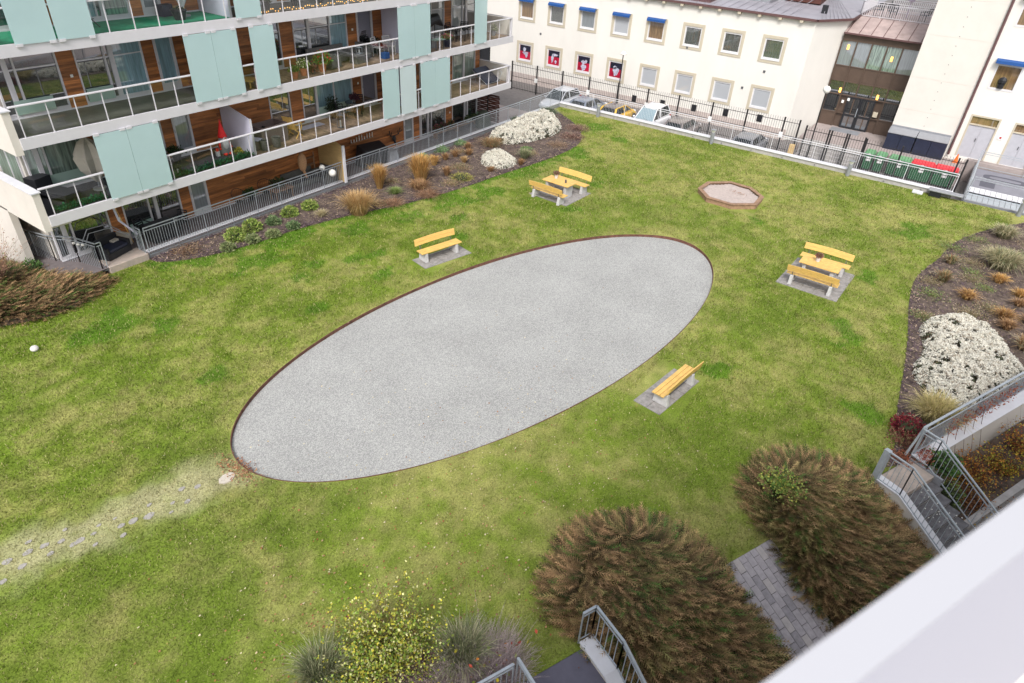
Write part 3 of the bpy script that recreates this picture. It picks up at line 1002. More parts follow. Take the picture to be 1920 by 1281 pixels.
FAC = {
 'A': [(9.3, 11.42, 'w', W3, ['panegreen']), (11.42, 12.03, 'wood'), (12.03, 14.6, 'w', W3R, ['pane', 'pane', 'pane', 'panegrey']), (14.6, 15.1, 'wood'),
       (15.1, 15.93, 'd', 'panegrey'), (15.93, 20.05, 'wood'), (20.05, 21.27, 'w', [], ['pane']), (21.27, 22.0, 'wood'),
       (22.0, 25.38, 'w', [(0.27, 0.12), (0.62, 0.06)], ['pane', 'paneblue', 'paneblue']), (25.38, 26.03, 'wood'), (26.03, 27.15, 'd', 'pane'),
       (27.15, 28.4, 'wood'), (28.4, 30.15, 'w', [(0.5, 0.08)], ['pane']), (30.15, 30.65, 'wood'), (30.65, 33.3, 'w', W3, ['pane']), (33.3, 33.7, 'wood'),
       (33.7, 36.0, 'w', [(0.5, 0.16)], ['panegreen', 'panegreen']), (36.0, 36.5, 'wood')],
 'B': [(9.3, 11.42, 'w', W3, ['pane']), (11.42, 12.03, 'wood'), (12.03, 14.6, 'w', [(0.42, 0.06), (0.52, 0.17)], ['pane', 'pane', 'paneblue']), (14.6, 15.1, 'wood'),
       (15.1, 15.93, 'd', 'paneblue'), (15.93, 20.3, 'wood'), (20.3, 21.2, 'w', [], ['pane']), (21.2, 21.95, 'wood'),
       (21.95, 25.33, 'w', [(0.27, 0.16), (0.66, 0.06)], ['pane', 'pane', 'paneblue']), (25.33, 26.0, 'wood'), (26.0, 27.13, 'd', 'pane'),
       (27.13, 28.4, 'wood'), (28.4, 30.15, 'w', [(0.5, 0.08)], ['pane']), (30.15, 30.65, 'wood'), (30.65, 32.97, 'w', [(0.5, 0.08)], ['panegrey']), (32.97, 33.62, 'wood'),
       (33.62, 36.0, 'w', [(0.45, 0.06), (0.6, 0.16)], ['panegrey', 'pane', 'pane']), (36.0, 36.5, 'wood')],
 'C': [(9.3, 11.42, 'w', W3, ['pane']), (11.42, 12.03, 'wood'), (12.03, 14.52, 'w', W3R, ['pane', 'paneblue', 'pane', 'panegreen']), (14.52, 15.03, 'wood'),
       (15.03, 15.8, 'd', 'panegrey'), (15.8, 20.05, 'wood'), (20.05, 21.27, 'w', [], ['paneblue']), (21.27, 22.0, 'wood'),
       (22.0, 25.38, 'w', [(0.27, 0.12), (0.62, 0.06)], ['pane', 'panegrey', 'pane']), (25.38, 26.03, 'wood'), (26.03, 27.15, 'd', 'pane'),
       (27.15, 36.5, 'wood')],
 'G': [(9.3, 11.5, 'w', W3, ['pane']), (11.5, 12.12, 'wood'), (12.12, 14.66, 'w', [(0.44, 0.06), (0.56, 0.14)], ['pane', 'pane', 'pane']), (14.66, 15.16, 'wood'),
       (15.16, 16.02, 'd', 'panegrey'), (16.02, 29.16, 'wood'), (29.16, 30.0, 'd', 'panegrey'), (30.0, 30.55, 'wood'),
       (30.55, 33.03, 'w', [(0.06, 0.1), (0.32, 0.14), (0.45, 0.06)], ['pane']), (33.03, 33.68, 'wood'), (33.68, 36.3, 'w', [(0.5, 0.1), (0.6, 0.12)], ['pane'])],
}
for k, row in FAC.items():
    z0, z1 = LV[k] + 0.0, TOPZ[k] + 0.02
    for r_ in row:
        if r_[2] == 'wood': wood(r_[0], r_[1], z0 + 0.04, z1)
        elif r_[2] == 'd': doorw(r_[0], r_[1], z0 + 0.05, z1, r_[3])
        else: window(r_[0], r_[1], z0 + 0.05, z1, r_[3], r_[4], transom=(1.55 if k in 'BC' else None))
    B(9.3, FY - 0.06, z0 + 0.006, 36.5, FY + 0.02, z0 + 0.05).build('sill_strip', M['capw'], bld)
# green glass strips low in front of some windows
for (x0, x1, z0) in [(9.6, 10.9, 5.81), (12.1, 13.1, 5.81), (9.9, 11.3, 3.06), (22.95, 25.2, 3.06), (22.9, 24.1, 5.81), (12.2, 13.2, 0.25)]:
    B(x0, FY - 0.075, z0 + 0.14, x1, FY - 0.065, z0 + 0.62).build('glass_strip', M['greenglass'], bld)

# partitions between neighbouring balconies
for (x, z0, z1, m_) in [(17.42, 3.07, 4.62, 'lavender'), (17.38, 8.64, 11.1, 'lavender'), (27.80, 5.82, 8.28, 'lavender'), (27.80, 3.07, 5.46, 'lavender'),
                        (17.44, 5.82, 8.28, 'lavender'), (27.8, 8.64, 11.1, 'lavender')]:
    q = MB()
    h0, h1 = z0, z1
    q.add([(x, 25.72, h0), (x, 27.78, h0), (x, 27.78, h1 + (0.45 if z0 == 3.07 and x < 20 else 0)), (x, 25.72, h1),
           (x + 0.05, 25.72, h0), (x + 0.05, 27.78, h0), (x + 0.05, 27.78, h1 + (0.45 if z0 == 3.07 and x < 20 else 0)), (x + 0.05, 25.72, h1)],
          [(0, 1, 2, 3), (7, 6, 5, 4), (0, 3, 7, 4), (3, 2, 6, 7), (1, 5, 6, 2)])
    q.build('partition', M[m_], bld)
    B(x - 0.01, 25.66, z0, x + 0.06, 25.72, z1 + 0.02).build('partition_post', M['white'], bld)
q = MB()
q.add([(22.6, 25.9, .26), (22.6, 27.78, .26), (22.6, 27.78, 2.7), (22.6, 25.9, 2.15), (22.66, 25.9, .26), (22.66, 27.78, .26), (22.66, 27.78, 2.7), (22.66, 25.9, 2.15)],
      [(0, 1, 2, 3), (7, 6, 5, 4), (0, 3, 7, 4), (3, 2, 6, 7)])
q.build('partition', M['ply'], bld)['label'] = 'yellow plywood partition'
B(22.56, 25.82, 0.26, 22.7, 25.9, 2.2).build('partition_post', M['capw'], bld)

# balustrades: white handrail, thin posts, glass
POSTX = {'A': [8.85, 9.76, 10.67, 11.59, 12.51, 13.43, 14.35, 15.26, 16.18, 17.09, 18.01, 18.93, 19.84, 20.76, 21.67, 22.59, 23.48, 24.38, 25.3, 26.2, 27.1, 28.03, 28.95, 29.87, 30.79, 31.69, 32.62, 33.55, 34.46, 35.4, 36.4],
         'B': [8.81, 9.72, 10.63, 11.57, 12.47, 13.39, 14.3, 15.2, 16.1, 17.05, 17.95, 18.87, 19.79, 20.71, 21.63, 22.55, 23.46, 24.38, 25.29, 26.2, 27.1, 28.0, 28.95, 29.87, 30.79, 31.71, 32.65, 33.55, 34.46, 35.39, 36.54],
         'C': [8.8, 9.7, 10.6, 11.53, 12.45, 13.37, 14.28, 15.2, 16.12, 17.04, 17.95, 18.86, 19.79, 20.71, 21.62, 22.54, 23.45, 24.37, 25.3, 26.2, 27.1]}
for k, xs in POSTX.items():
    z0 = LV[k]
    root = MB()
    root.box(8.6, BY - 0.07, z0 + 1.02, 36.66, BY + 0.05, z0 + 1.07)
    rail = root.build('handrail', M['white'], bld, bevel=0.012)
    for x in xs:
        B(x - 0.014, BY - 0.016, z0 + 0.03, x + 0.014, BY + 0.016, z0 + 1.02).build('post', M['white'], rail)
    for a, b in zip(xs, xs[1:]):
        q = MB()
        q.add([(a + 0.02, BY + 0.03, z0 + 0.06), (b - 0.02, BY + 0.03, z0 + 0.06), (b - 0.02, BY + 0.03, z0 + 1.0), (a + 0.02, BY + 0.03, z0 + 1.0)], [(0, 1, 2, 3)])
        q.build('glass_panel', M['clear'], rail)
    # return at the right end
    if k != 'C':
        q = MB()
        q.box(36.6, BY + 0.06, z0 + 1.02, 36.66, 31, z0 + 1.07)
        q.build('handrail', M['white'], bld)
        B(36.68, BY + 0.2, z0 + 0.05, 36.71, 31, z0 + 0.98).build('side_panel', M['render'], bld)
        B(36.56, BY - 0.05, z0 + 0.03, 36.68, BY + 0.07, z0 + 1.07).build('post', M['white'], bld)

# frosted sliding screens with white clips
SCR = [('C', 9.40, 10.64), ('C', 10.70, 11.90), ('C', 17.42, 18.62), ('B', 15.0, 16.17), ('B', 16.18, 17.3), ('B', 17.9, 19.08),
       ('B', 26.55, 27.77), ('B', 27.78, 29.0), ('B', 32.82, 33.98), ('A', 10.83, 12.02), ('A', 12.03, 13.28), ('A', 25.21, 26.44),
       ('A', 26.51, 27.71), ('A', 28.15, 29.34), ('A', 29.35, 30.6)]
for k, x0, x1 in SCR:
    z0 = LV[k]
    y = BY - 0.10 if (k, x0) != ('A', 26.51) else BY - 0.14
    s = B(x0, y - 0.006, z0 + 0.0, x1, y + 0.006, TOPZ[k] + 0.0).build('glass_screen', M['frostedw' if (k, x0) == ('A', 26.51) else 'frosted'], bld)
    for xx in (x0 + 0.02, x1 - 0.22):
        B(xx, y - 0.02, z0 - 0.06, xx + 0.2, y + 0.03, z0 + 0.03).build('clip', M['white'], s)
        B(xx, y - 0.02, TOPZ[k] - 0.04, xx + 0.2, y + 0.03, TOPZ[k] + 0.05).build('clip', M['white'], s)
# small round wall lamps and light switches on the cladding
for x, z in [(11.75, 8.0), (25.7, 8.0), (18.5, 7.9), (33.3, 8.0)]:
    q = MB()
    q.ball((x, FY - 0.06, z), 0.14, 9)
    lm = q.build('wall_lamp', M['lamp'], bld, smooth=True)
    q = MB()
    for a in range(3):
        t = PI * a / 3
        q.tube([(x + .15 * math.cos(t), FY - .1, z + .15 * math.sin(t)), (x, FY - .22, z), (x - .15 * math.cos(t), FY - .1, z - .15 * math.sin(t))], 0.012, 4)
    q.build('cage', M['steel'], lm)
for x, z in [(11.72, 6.9), (25.65, 7.0), (25.75, 4.35), (14.9, 1.95), (11.85, 1.2), (33.4, 4.3), (33.4, 1.3)]:
    B(x, FY - 0.03, z, x + 0.09, FY - 0.001, z + 0.1).build('switch', M['lamp'], bld)
q = B(28.45, FY - .03, 2.0, 28.95, FY, 2.35)
q.build('vent', M['whitep'], bld)

# patio on the ground floor, with wall, cap and the grey railing
mb = MB()
mb.add([(8.6, 26.0, 0.24), (36.75, 26.0, 0.24), (36.75, 28.2, 0.24), (8.6, 28.2, 0.24)], [(0, 1, 2, 3)])
mb.add([(8.6, 28.2, 0.24), (9.3, 28.2, 0.24), (9.3, 33, 0.24), (8.6, 33, 0.24)], [(0, 1, 2, 3)])
tag(mb.build('patio', M['patio']), 'ground floor patio paving', kind='structure')

def fence_wall(pts, name_label, z0=-0.02, z1=0.27, cap=0.31, w=0.2, m='galvd', wallm='conc'):
    """low wall with a metal cap along a line"""
    t = thing('garden_wall', (pts[0][0], pts[0][1], 0), name_label, 'wall')
    for (a, b) in zip(pts, pts[1:]):
        q = MB()
        q.bar((a[0], a[1], (z0 + z1) / 2), (b[0], b[1], (z0 + z1) / 2), w, z1 - z0)
        q.build('wall', M[wallm], t)
        q = MB()
        q.bar((a[0], a[1], (z1 + cap) / 2 + 0.001), (b[0], b[1], (z1 + cap) / 2 + 0.001), w + 0.1, cap - z1)
        q.build('cap', M['capw'], t)
    return t
fence_wall([(11.85, 26.15), (44.35, 26.15)], 'low grey wall with pale cap between the patio and the left planting bed', w=0.14)

def railing(pts, label, z0=0.12, z1=1.33, bay=1.33, bar=0.115, m='galv', base=None, cat='railing', group=None, bars=True, br=0.0065):
    """handrail, lower rail under it, posts per bay and fine vertical bars per bay"""
    t = thing('railing', (*pts[0][:2], 0), label, cat, group)
    for (a, b) in zip(pts, pts[1:]):
        a, b = Vector((*a, 0) if len(a) == 2 else a), Vector((*b, 0) if len(b) == 2 else b)
        za, zb = a.z, b.z
        d = Vector((b.x - a.x, b.y - a.y, 0))
        L = d.length
        d.normalize()
        Z = lambda s: za + (zb - za) * s / L
        P = lambda s, z: (a.x + d.x * s, a.y + d.y * s, Z(s) + z)
        q = MB()
        q.bar(P(0, z1), P(L, z1), 0.055, 0.03)
        q.build('handrail', M[m], t)
        q = MB()
        q.bar(P(0, z1 - 0.13), P(L, z1 - 0.13), 0.02, 0.03)
        q.bar(P(0, z0 + 0.02), P(L, z0 + 0.02), 0.02, 0.03)
        q.build('rail', M[m], t)
        n = max(1, round(L / bay))
        for i in range(n + 1):
            q = MB()
            s = L * i / n
            q.bar(P(s, z0 - 0.1), P(s, z1), 0.03, 0.03)
            q.build('post', M[m], t)
        if bars:
            for i in range(n):
                q = MB()
                s0, s1 = L * i / n, L * (i + 1) / n
                k = max(2, round((s1 - s0) / bar))
                for j in range(1, k):
                    s = s0 + (s1 - s0) * j / k
                    q.bar(P(s, z0), P(s, z1 - 0.13), br * 2, br * 2)
                o = q.build('bars', M[m], t)
                o['kind'] = 'stuff'
    return t
railing([(11.9, 26.04), (44.2, 26.04)], 'long grey bar railing along the patio and the left planting bed', m='galv')
railing([(11.75, 26.5), (11.75, 26.04)], 'short railing return on the right of the patio step', bay=0.5)
railing([(10.0, 26.1), (9.74, 27.3), (9.2, 28.1), (8.72, 30.0)], 'grey railing running back on the left of the patio step', bay=1.2, bar=0.10)
railing([(10.2, 26.1), (10.0, 26.1)], 'short gate post frame beside the patio step at the left', bay=0.3)
tag(B(10.2, 25.95, -0.02, 11.8, 26.8, 0.275).build('patio_step', M['stepst'], bevel=0.015), 'flat stone step leading from the patio to the lawn', 'step')
# white pebble lights strung on the left railing
q = MB()
for i in range(11):
    f = i / 10
    q.ball((9.35 + 0.5 * f, 29.4 - 2.6 * f, 1.12 - 0.05 * math.sin(f * PI * 3)), 0.07, 7, 0.8)
tag(q.build('light_string', M['lamp'], smooth=True), 'string of white shells tied along the left patio railing', 'decoration')

# woven screen at the far end of the patio
t = thing('woven_screen', (36.6, 26.1, 0.25), 'dark red brown woven screen at the far end of the patio', 'screen')
for j in range(2):
    y0, y1 = 26.15 + j * 0.95, 26.15 + (j + 1) * 0.95
    q = MB()
    for i in range(13):
        z = 0.35 + i * 0.135
        o_ = 0.03 if (i + j) % 2 else -0.03
        q.add([(36.6 + o_, y0, z), (36.6 - o_, (y0 + y1) / 2, z), (36.6 + o_, y1, z), (36.6 + o_, y1, z + 0.12), (36.6 - o_, (y0 + y1) / 2, z + 0.12), (36.6 + o_, y0, z + 0.12)],
              [(0, 1, 4, 5), (1, 2, 3, 4)])
    o = q.build('woven_slats', M['woven'], t)
    o['kind'] = 'stuff'
    B(36.57, y1 - 0.03, 0.25, 36.63, y1 + 0.03, 2.15).build('post', M['blackm'], t)
# ------------------------------------------------------------------ garden wall along the street, bollards
wallt = thing('garden_wall', (44.35, 10, 0), 'low wall with shining metal cap along the street side of the lawn', 'wall')
B(44.25, -0.35, -1.05, 44.45, 26.1, 0.27).build('wall', M['conc'], wallt)
for i in range(10):
    y0 = -0.35 + i * 2.645
    B(44.18, y0 + 0.004, 0.27, 44.62, y0 + 2.641, 0.315).build('cap', M['capw'], wallt)
q = MB()
for y in np.arange(1.2, 26, 2.02):
    q.box(44.2, y, 0.08, 44.25, y + 0.06, 0.14)
q.build('bracket', M['steel'], wallt)
railing([(44.42, -0.3), (44.42, 26.0)], 'long pale bar railing on the wall above the parked cars', z0=0.34, z1=1.36, m='capw', bay=2.64, bar=0.12, br=0.0035)

bp = thing('bollard_light', (43.95, 22.6, 0), 'grey bollard light at the wall in front of the yellow car', 'bollard', 'bollard lights along the street wall')
q = MB(); q.lathe([(0.125, 0), (0.125, 0.72)], (43.95, 22.6, 0), 14); q.build('post', M['galvd'], bp, smooth=False)
q = MB(); q.lathe([(0.07, 0.72), (0.15, 0.86), (0.155, 0.9)], (43.95, 22.6, 0), 14); q.build('lamp_head', M['lamp'], bp)
q = MB(); q.lathe([(0.18, 0.9), (0.18, 0.935), (0.05, 0.945)], (43.95, 22.6, 0), 14); q.build('lid', M['galvd'], bp)
for y, lb in [(13.95, 'grey bollard light at the wall in front of the dark grey saloon'), (5.25, 'grey bollard light at the wall left of the green bins'),
              (-3.7, 'grey bollard light at the right corner beside the ramp railing')]:
    place(dup(bp), (43.95, y, 0), label=lb)
# right part: concrete seat, ramp well with railing and mesh deck
t = thing('concrete_bench', (43.9, 0.2, 0), 'grey slab seat on a dark block at the right end of the street wall', 'bench')
B(43.75, 0.15, 0, 44.1, 0.75, 0.32).build('block', M['black'], t)
q = MB(); q.box(43.7, -0.9, 0.32, 44.2, 0.85, 0.40); q.build('seat_slab', M['galvd'], t, bevel=0.02)
tag(B(43.6, 1.05, 0.0, 43.95, 1.6, 0.14).build('stone_block', M['capw'], bevel=0.03), 'pale stone block on the grass beside the dark block', 'stone')
t = thing('ramp_cover', (46.5, -5, 0), 'grey covered ramp well with mesh deck beyond the right corner of the lawn', 'ramp')
mt = mat('ramp_floor', (0.20, 0.20, 0.235), 0.7, var=0.12, scale=1.2)
B(47.45, -12, -0.12, 51.7, -1.05, -0.02).build('ramp_floor', mt, t)
mk = mat('ramp_marking', (0.085, 0.085, 0.11), 0.8)
q = MB()
n_ = 40
vs, fs = [], []
for i in range(n_):
    a = 2 * PI * i / n_
    ca, sa = math.copysign(abs(math.cos(a)) ** 0.6, math.cos(a)), math.copysign(abs(math.sin(a)) ** 0.6, math.sin(a))
    vs += [(50.3 + 0.55 * sa, -2.75 + 1.2 * ca, -0.014), (50.3 + 0.28 * sa, -2.75 + 0.85 * ca, -0.014)]
for i in range(n_):
    j = (i + 1) % n_
    fs.append((2 * i, 2 * i + 1, 2 * j + 1, 2 * j))
q.add(vs, fs)
q.build('painted_mark', mk, t)
q = MB(); q.box(48.0, -2.3, -0.019, 49.3, -1.5, -0.015); q.build('painted_mark', mk, t)
B(44.6, -12, -1.0, 44.75, -1.0, 0.02).build('side_wall', M['galvd'], t)
B(44.75, -1.05, -1.0, 51.8, -0.92, 0.12).build('side_wall', M['galvd'], t)
for i in range(39):
    y = -1.07 - i * 0.28
    B(46.42, y - 0.262, -0.03, 47.42, y, 0.0).build('deck_grating', M['capw'], t)
    B(44.78, y - 0.262, -0.09, 46.30, y, -0.06).build('deck_grating', M['galv'], t)
railing([(45.8, -1.1, 0.0), (45.8, -11.5, 0.0)], 'grey railing in front of the ramp well at the right corner', z0=0.05, z1=1.05, bay=2.6, bars=False)
railing([(51.75, -1.0, 0.0), (51.75, -11.5, 0.0)], 'grey railing on the far side of the ramp well', z0=0.05, z1=1.05, bay=2.6, bars=False)
railing([(44.7, -0.98, 0.1), (51.7, -0.98, 0.1)], 'grey railing on the left side of the ramp well', z0=0.05, z1=1.05, bay=2.4, bars=False)

# ------------------------------------------------------------------ black iron fence on the street
def iron_fence(x, ys, label, ztop=1.27, zb=-1.0, group=None):
    t = thing('iron_fence', (x, ys[0], -1.0), label, 'fence', group)
    for y in ys:
        B(x - 0.05, y - 0.05, -1.02, x + 0.05, y + 0.05, ztop + 0.02).build('post', M['blackm'], t)
    for a, b in zip(ys, ys[1:]):
        q = MB()
        lo, hi = min(a, b), max(a, b)
        for z in (ztop - 0.28, ztop - 1.2, zb + 0.12):
            q.box(x - 0.012, lo + 0.05, z, x + 0.012, hi - 0.05, z + 0.035)
        n = round((hi - lo) / 0.165)
        for j in range(1, n):
            y = lo + (hi - lo) * j / n
            q.box(x - 0.008, y - 0.008, zb + 0.05, x + 0.008, y + 0.008, ztop)
        o = q.build('bars', M['blackm'], t)
        o['kind'] = 'stuff'
    return t
iron_fence(49.3, [34.02, 31.48, 28.97, 26.44, 23.86, 21.28, 18.75, 16.10, 13.55, 10.89, 9.85], 'tall black iron fence behind the parked cars')
iron_fence(48.6, [9.2, 7.72, 7.55, 6.6, 6.45, 5.45], 'black iron gates in front of the bronze entrance', ztop=1.2)
iron_fence(48.6, [5.35, 3.2, 0.02, -0.4], 'black iron fence in front of the bins', ztop=1.15)
tag(B(48.45, 9.6, -0.95, 48.7, 9.95, -0.2).build('letter_box', M['ply'], bevel=0.02), 'small yellow box on the gate pier left of the gates', 'box')
for i, y in enumerate((31.48, 26.44, 21.28, 16.1, 13.55 - 2.66)):
    lb = ['leftmost white box clipped to a fence post beyond the balcony building', 'white box on the fence post behind the dark blue car', 'white box on the fence post behind the white hatchback',
          'white box on the fence post right of the brown car', 'white box on the fence post left of the iron gates'][i]
    tag(B(49.15, y - .13, -0.05, 49.24, y + .13, 0.28).build('post_box', M['label'], bevel=0.01), lb, 'box', 'white boxes on the fence posts')

# street lamps
def street_lamp(x, y, h, globe, label):
    t = thing('street_lamp', (x, y, -1.0), label, 'street lamp')
    q = MB(); q.lathe([(0.07, -1.0), (0.07, 0.2), (0.045, 0.25), (0.04, h)], (x, y, 0), 8); q.build('pole', M['blackm'], t)
    q = MB()
    if globe: q.ball((x, y, h + 0.2), 0.24, 10)
    else: q.lathe([(0.03, h), (0.26, h + 0.06), (0.25, h + 0.12), (0.12, h + 0.26), (0.02, h + 0.3)], (x, y, 0), 12)
    q.build('lamp_head', M['lamp'], t, smooth=True)
street_lamp(49.6, 23.95, 3.25, False, 'black street lamp with white bell shade in front of the posters')
street_lamp(48.5, 8.66, 3.45, True, 'black street lamp with white globe beside the bronze entrance')

# ------------------------------------------------------------------ cars
def car(label, x, y, body, front=-1, h=1.46, length=4.2, screen='carglass', roofm=None, name='parked_car'):
    """front=-1: nose towards the lawn"""
    t = thing(name, (x, y, -1.0), label, 'car', 'cars parked along the garden wall', 0 if front > 0 else PI)
    L, Wd = length / 2, 0.87
    st = [(-L, .38, .62, .80), (-L + .12, .22, .86, .86), (-L + .9, .2, .93, .87), (-.3, .2, .96, .87), (L - 1.25, .2, .93, .87), (L - .55, .2, .86, .85), (L - .12, .22, .70, .80), (L, .34, .56, .68)]
    q = MB(); vs = []
    for (xx, zl, zt, w) in st:
        vs += [(xx, -w * .93, zl), (xx, -w, zl + .22), (xx, -w, zt - .16), (xx, -w * .86, zt), (xx, w * .86, zt), (xx, w, zt - .16), (xx, w, zl + .22), (xx, w * .93, zl)]
    fs = []
    for i in range(len(st) - 1):
        for k in range(8):
            fs.append((i * 8 + k, i * 8 + (k + 1) % 8, (i + 1) * 8 + (k + 1) % 8, (i + 1) * 8 + k))
    fs += [tuple(range(7, -1, -1)), tuple((len(st) - 1) * 8 + k for k in range(8))]
    q.add(vs, fs)
    bo = q.build('body', body, t, smooth=True, world=False)
    s = bo.modifiers.new('sub', 'SUBSURF'); s.levels = 2; s.render_levels = 2
    xb, xf = -L + .22, L - 1.02           # foot of the rear and front screens
    tb, tf = -L + .72, L - 1.85
    zr = h - 0.06
    g = MB()
    P = [(xb, -.74, .90), (xf, -.74, .90), (xf, .74, .90), (xb, .74, .90), (tb, -.56, zr), (tf, -.57, zr), (tf, .57, zr), (tb, .56, zr)]
    g.add(P, [(0, 1, 5, 4), (2, 3, 7, 6), (3, 0, 4, 7), (4, 5, 6, 7)])
    g.build('side_windows', M['carglass'], t, world=False)
    g = MB()
    g.add([(xf + .002, -.70, .91), (xf + .002, .70, .91), (tf + .01, .55, zr), (tf + .01, -.55, zr)], [(0, 1, 2, 3)])
    g.build('windscreen', M[screen], t, world=False)
    r = MB()
    rs = [(tb - .10, .50, zr - .03), (tb + .1, .58, zr + .035), ((tb + tf) / 2, .60, zr + .07), (tf - .1, .59, zr + .03), (tf + .05, .54, zr - .02)]
    vs, fs = [], []
    for xx, w, z in rs:
        vs += [(xx, -w, z - .04), (xx, -w * .8, z + .005), (xx, 0, z + .02), (xx, w * .8, z + .005), (xx, w, z - .04)]
    for i in range(4):
        for k in range(4):
            fs.append((i * 5 + k, i * 5 + k + 1, (i + 1) * 5 + k + 1, (i + 1) * 5 + k))
    r.add(vs, fs)
    ro = r.build('roof', roofm or body, t, smooth=True, world=False)
    so = ro.modifiers.new('sub', 'SUBSURF'); so.levels = 1; so.render_levels = 1
    p = MB()
    for sy in (-1, 1):
        p.bar((xf + .02, .73 * sy, .9), (tf + .02, .57 * sy, zr), .05, .05)
        p.bar((xb, .73 * sy, .9), (tb - .03, .56 * sy, zr), .13, .06)
        p.bar((-.15, .75 * sy, .9), (-.2, .59 * sy, zr), .07, .05)
        p.bar((tb, .565 * sy, zr), (tf, .575 * sy, zr), .06, .06)
        p.bar((xb, .75 * sy, .915), (xf, .75 * sy, .915), .05, .05)
    p.build('pillars', body, t, world=False)
    for sx in (-L + .75, L - .8):
        for sy in (-1, 1):
            w = MB(); w.lathe([(.02, -.1), (.30, -.1), (.32, -.06), (.32, .06), (.30, .1), (.02, .1)], (0, 0, 0), 16)
            w.xf(Matrix.Translation((sx, .80 * sy, .32)) @ Matrix.Rotation(PI / 2, 4, 'X'))
            wh = w.build('wheel', M['rubber'], t, world=False)
            w = MB(); w.lathe([(.02, -.012), (.2, -.012), (.2, .012), (.02, .012)], (0, 0, 0), 12)
            w.xf(Matrix.Translation((sx, .905 * sy, .32)) @ Matrix.Rotation(PI / 2, 4, 'X'))
            w.build('rim', M['rim'], wh, world=False)
    for sy in (-1, 1):
        q = MB(); q.ball((L - .22, .58 * sy, .66), .15, 7, .6); q.build('headlight', M['lens'], t, smooth=True, world=False)
        q = MB(); q.box(-L + .0, .60 * sy - .1, .64, -L + .09, .60 * sy + .1, .82); q.build('tail_light', M['tail'], t, world=False)
        q = MB(); q.ball((xf - .22, .93 * sy, .95), .10, 7, .7); q.build('mirror', body, t, smooth=True, world=False)
    q = MB(); q.box(L - .02, -.26, .36, L + .012, .26, .47); q.build('number_plate', M['label'], t, world=False)
    q = MB(); q.box(-L - .012, -.26, .5, -L + .02, .26, .61); q.build('number_plate', M['label'], t, world=False)
    q = MB(); q.tube([(xf + .02, .3, .925), (xf - .18, -.35, 1.03)], .012, 4); q.build('wiper', M['black'], t, world=False)
    return t
car('silver hatchback at the far left end of the row of parked cars', 47.1, 27.7, paint('silver_paint', (0.50, 0.52, 0.56)), -1, 1.48)
car('dark blue grey car between the silver hatchback and the yellow car', 46.9, 25.1, paint('slate_paint', (0.17, 0.20, 0.26)), 1, 1.42)
car('small yellow car with a dark roof', 46.9, 22.55, paint('yellow_paint', (0.78, 0.46, 0.01)), 1, 1.42, 4.0, roofm=paint('grey_roof_paint', (0.14, 0.12, 0.12)))
car('tall white hatchback with a pale windscreen facing the lawn', 47.2, 19.9, paint('white_car_paint', (0.78, 0.78, 0.81)), -1, 1.66, 4.3, 'carscreen')
car('brown grey car parked to the right of the white hatchback', 47.0, 17.3, paint('bronze_paint', (0.17, 0.145, 0.14)), 1, 1.42, 4.3)
car('dark grey car parked alone at the right end of the row', 47.0, 12.3, paint('graphite_paint', (0.15, 0.155, 0.175)), 1, 1.40, 4.3)

# ------------------------------------------------------------------ bins
def bin_(y, w, lid, label, x=49.2, grp='wheeled bins behind the iron fence'):
    t = thing('waste_bin', (x, y, -1.02), label, 'bin', grp)
    z0, z1 = -0.92, 0.10
    q = MB()
    a, b = 0.05, w / 2
    q.add([(x + .06, y - b + .05, z0), (x + .64, y - b + .05, z0), (x + .64, y + b - .05, z0), (x + .06, y + b - .05, z0),
           (x, y - b, z1), (x + .72, y - b, z1), (x + .72, y + b, z1), (x, y + b, z1)],
          [(0, 3, 2, 1), (4, 5, 6, 7), (0, 1, 5, 4), (1, 2, 6, 5), (2, 3, 7, 6), (3, 0, 4, 7)])
    q.build('bin_body', M['green'], t, bevel=0.02)
    q = MB(); q.box(x - .03, y - b - .02, z1, x + .76, y + b + .02, z1 + .04)
    q.add([(x, y - b, z1 + .04), (x + .72, y - b, z1 + .04), (x + .72, y + b, z1 + .04), (x, y + b, z1 + .04),
           (x + .1, y - b + .06, z1 + .12), (x + .66, y - b + .06, z1 + .16), (x + .66, y + b - .06, z1 + .16), (x + .1, y + b - .06, z1 + .12)],
          [(4, 5, 6, 7), (0, 1, 5, 4), (1, 2, 6, 5), (2, 3, 7, 6), (3, 0, 4, 7)])
    q.build('lid', M[lid], t, bevel=0.01)
    B(x - .035, y - .16, z1 - .45, x - .01, y + .12, z1 - .2).build('sticker', M['label'], t)
    q = MB(); q.box(x - .036, y - .08, z1 + .0, x - .032, y + .1, z1 + .03); q.build('lid_mark', M['label'], t)
    for sy in (-1, 1):
        for sx in (.12, .58):
            w_ = MB(); w_.lathe([(.02, -.03), (.09, -.03), (.09, .03), (.02, .03)], (0, 0, 0), 10)
            w_.xf(Matrix.Translation((x + sx, y + sy * (b - .12), -.93)) @ Matrix.Rotation(PI / 2, 4, 'X'))
            w_.build('wheel', M['rubber'], t)
bin_(5.0, 0.6, 'lidg', 'narrow green bin leftmost of the row behind the iron fence')
bin_(4.3, 0.6, 'lidg', 'narrow green bin second from the left of the row')
bin_(3.15, 1.3, 'lidg', 'wide green bin with a pale green lid')
bin_(1.8, 1.3, 'redlid', 'wide green bin with a red lid beside the pale lidded bin')
bin_(0.45, 1.3, 'redlid', 'wide green bin with a red lid at the right end of the row')
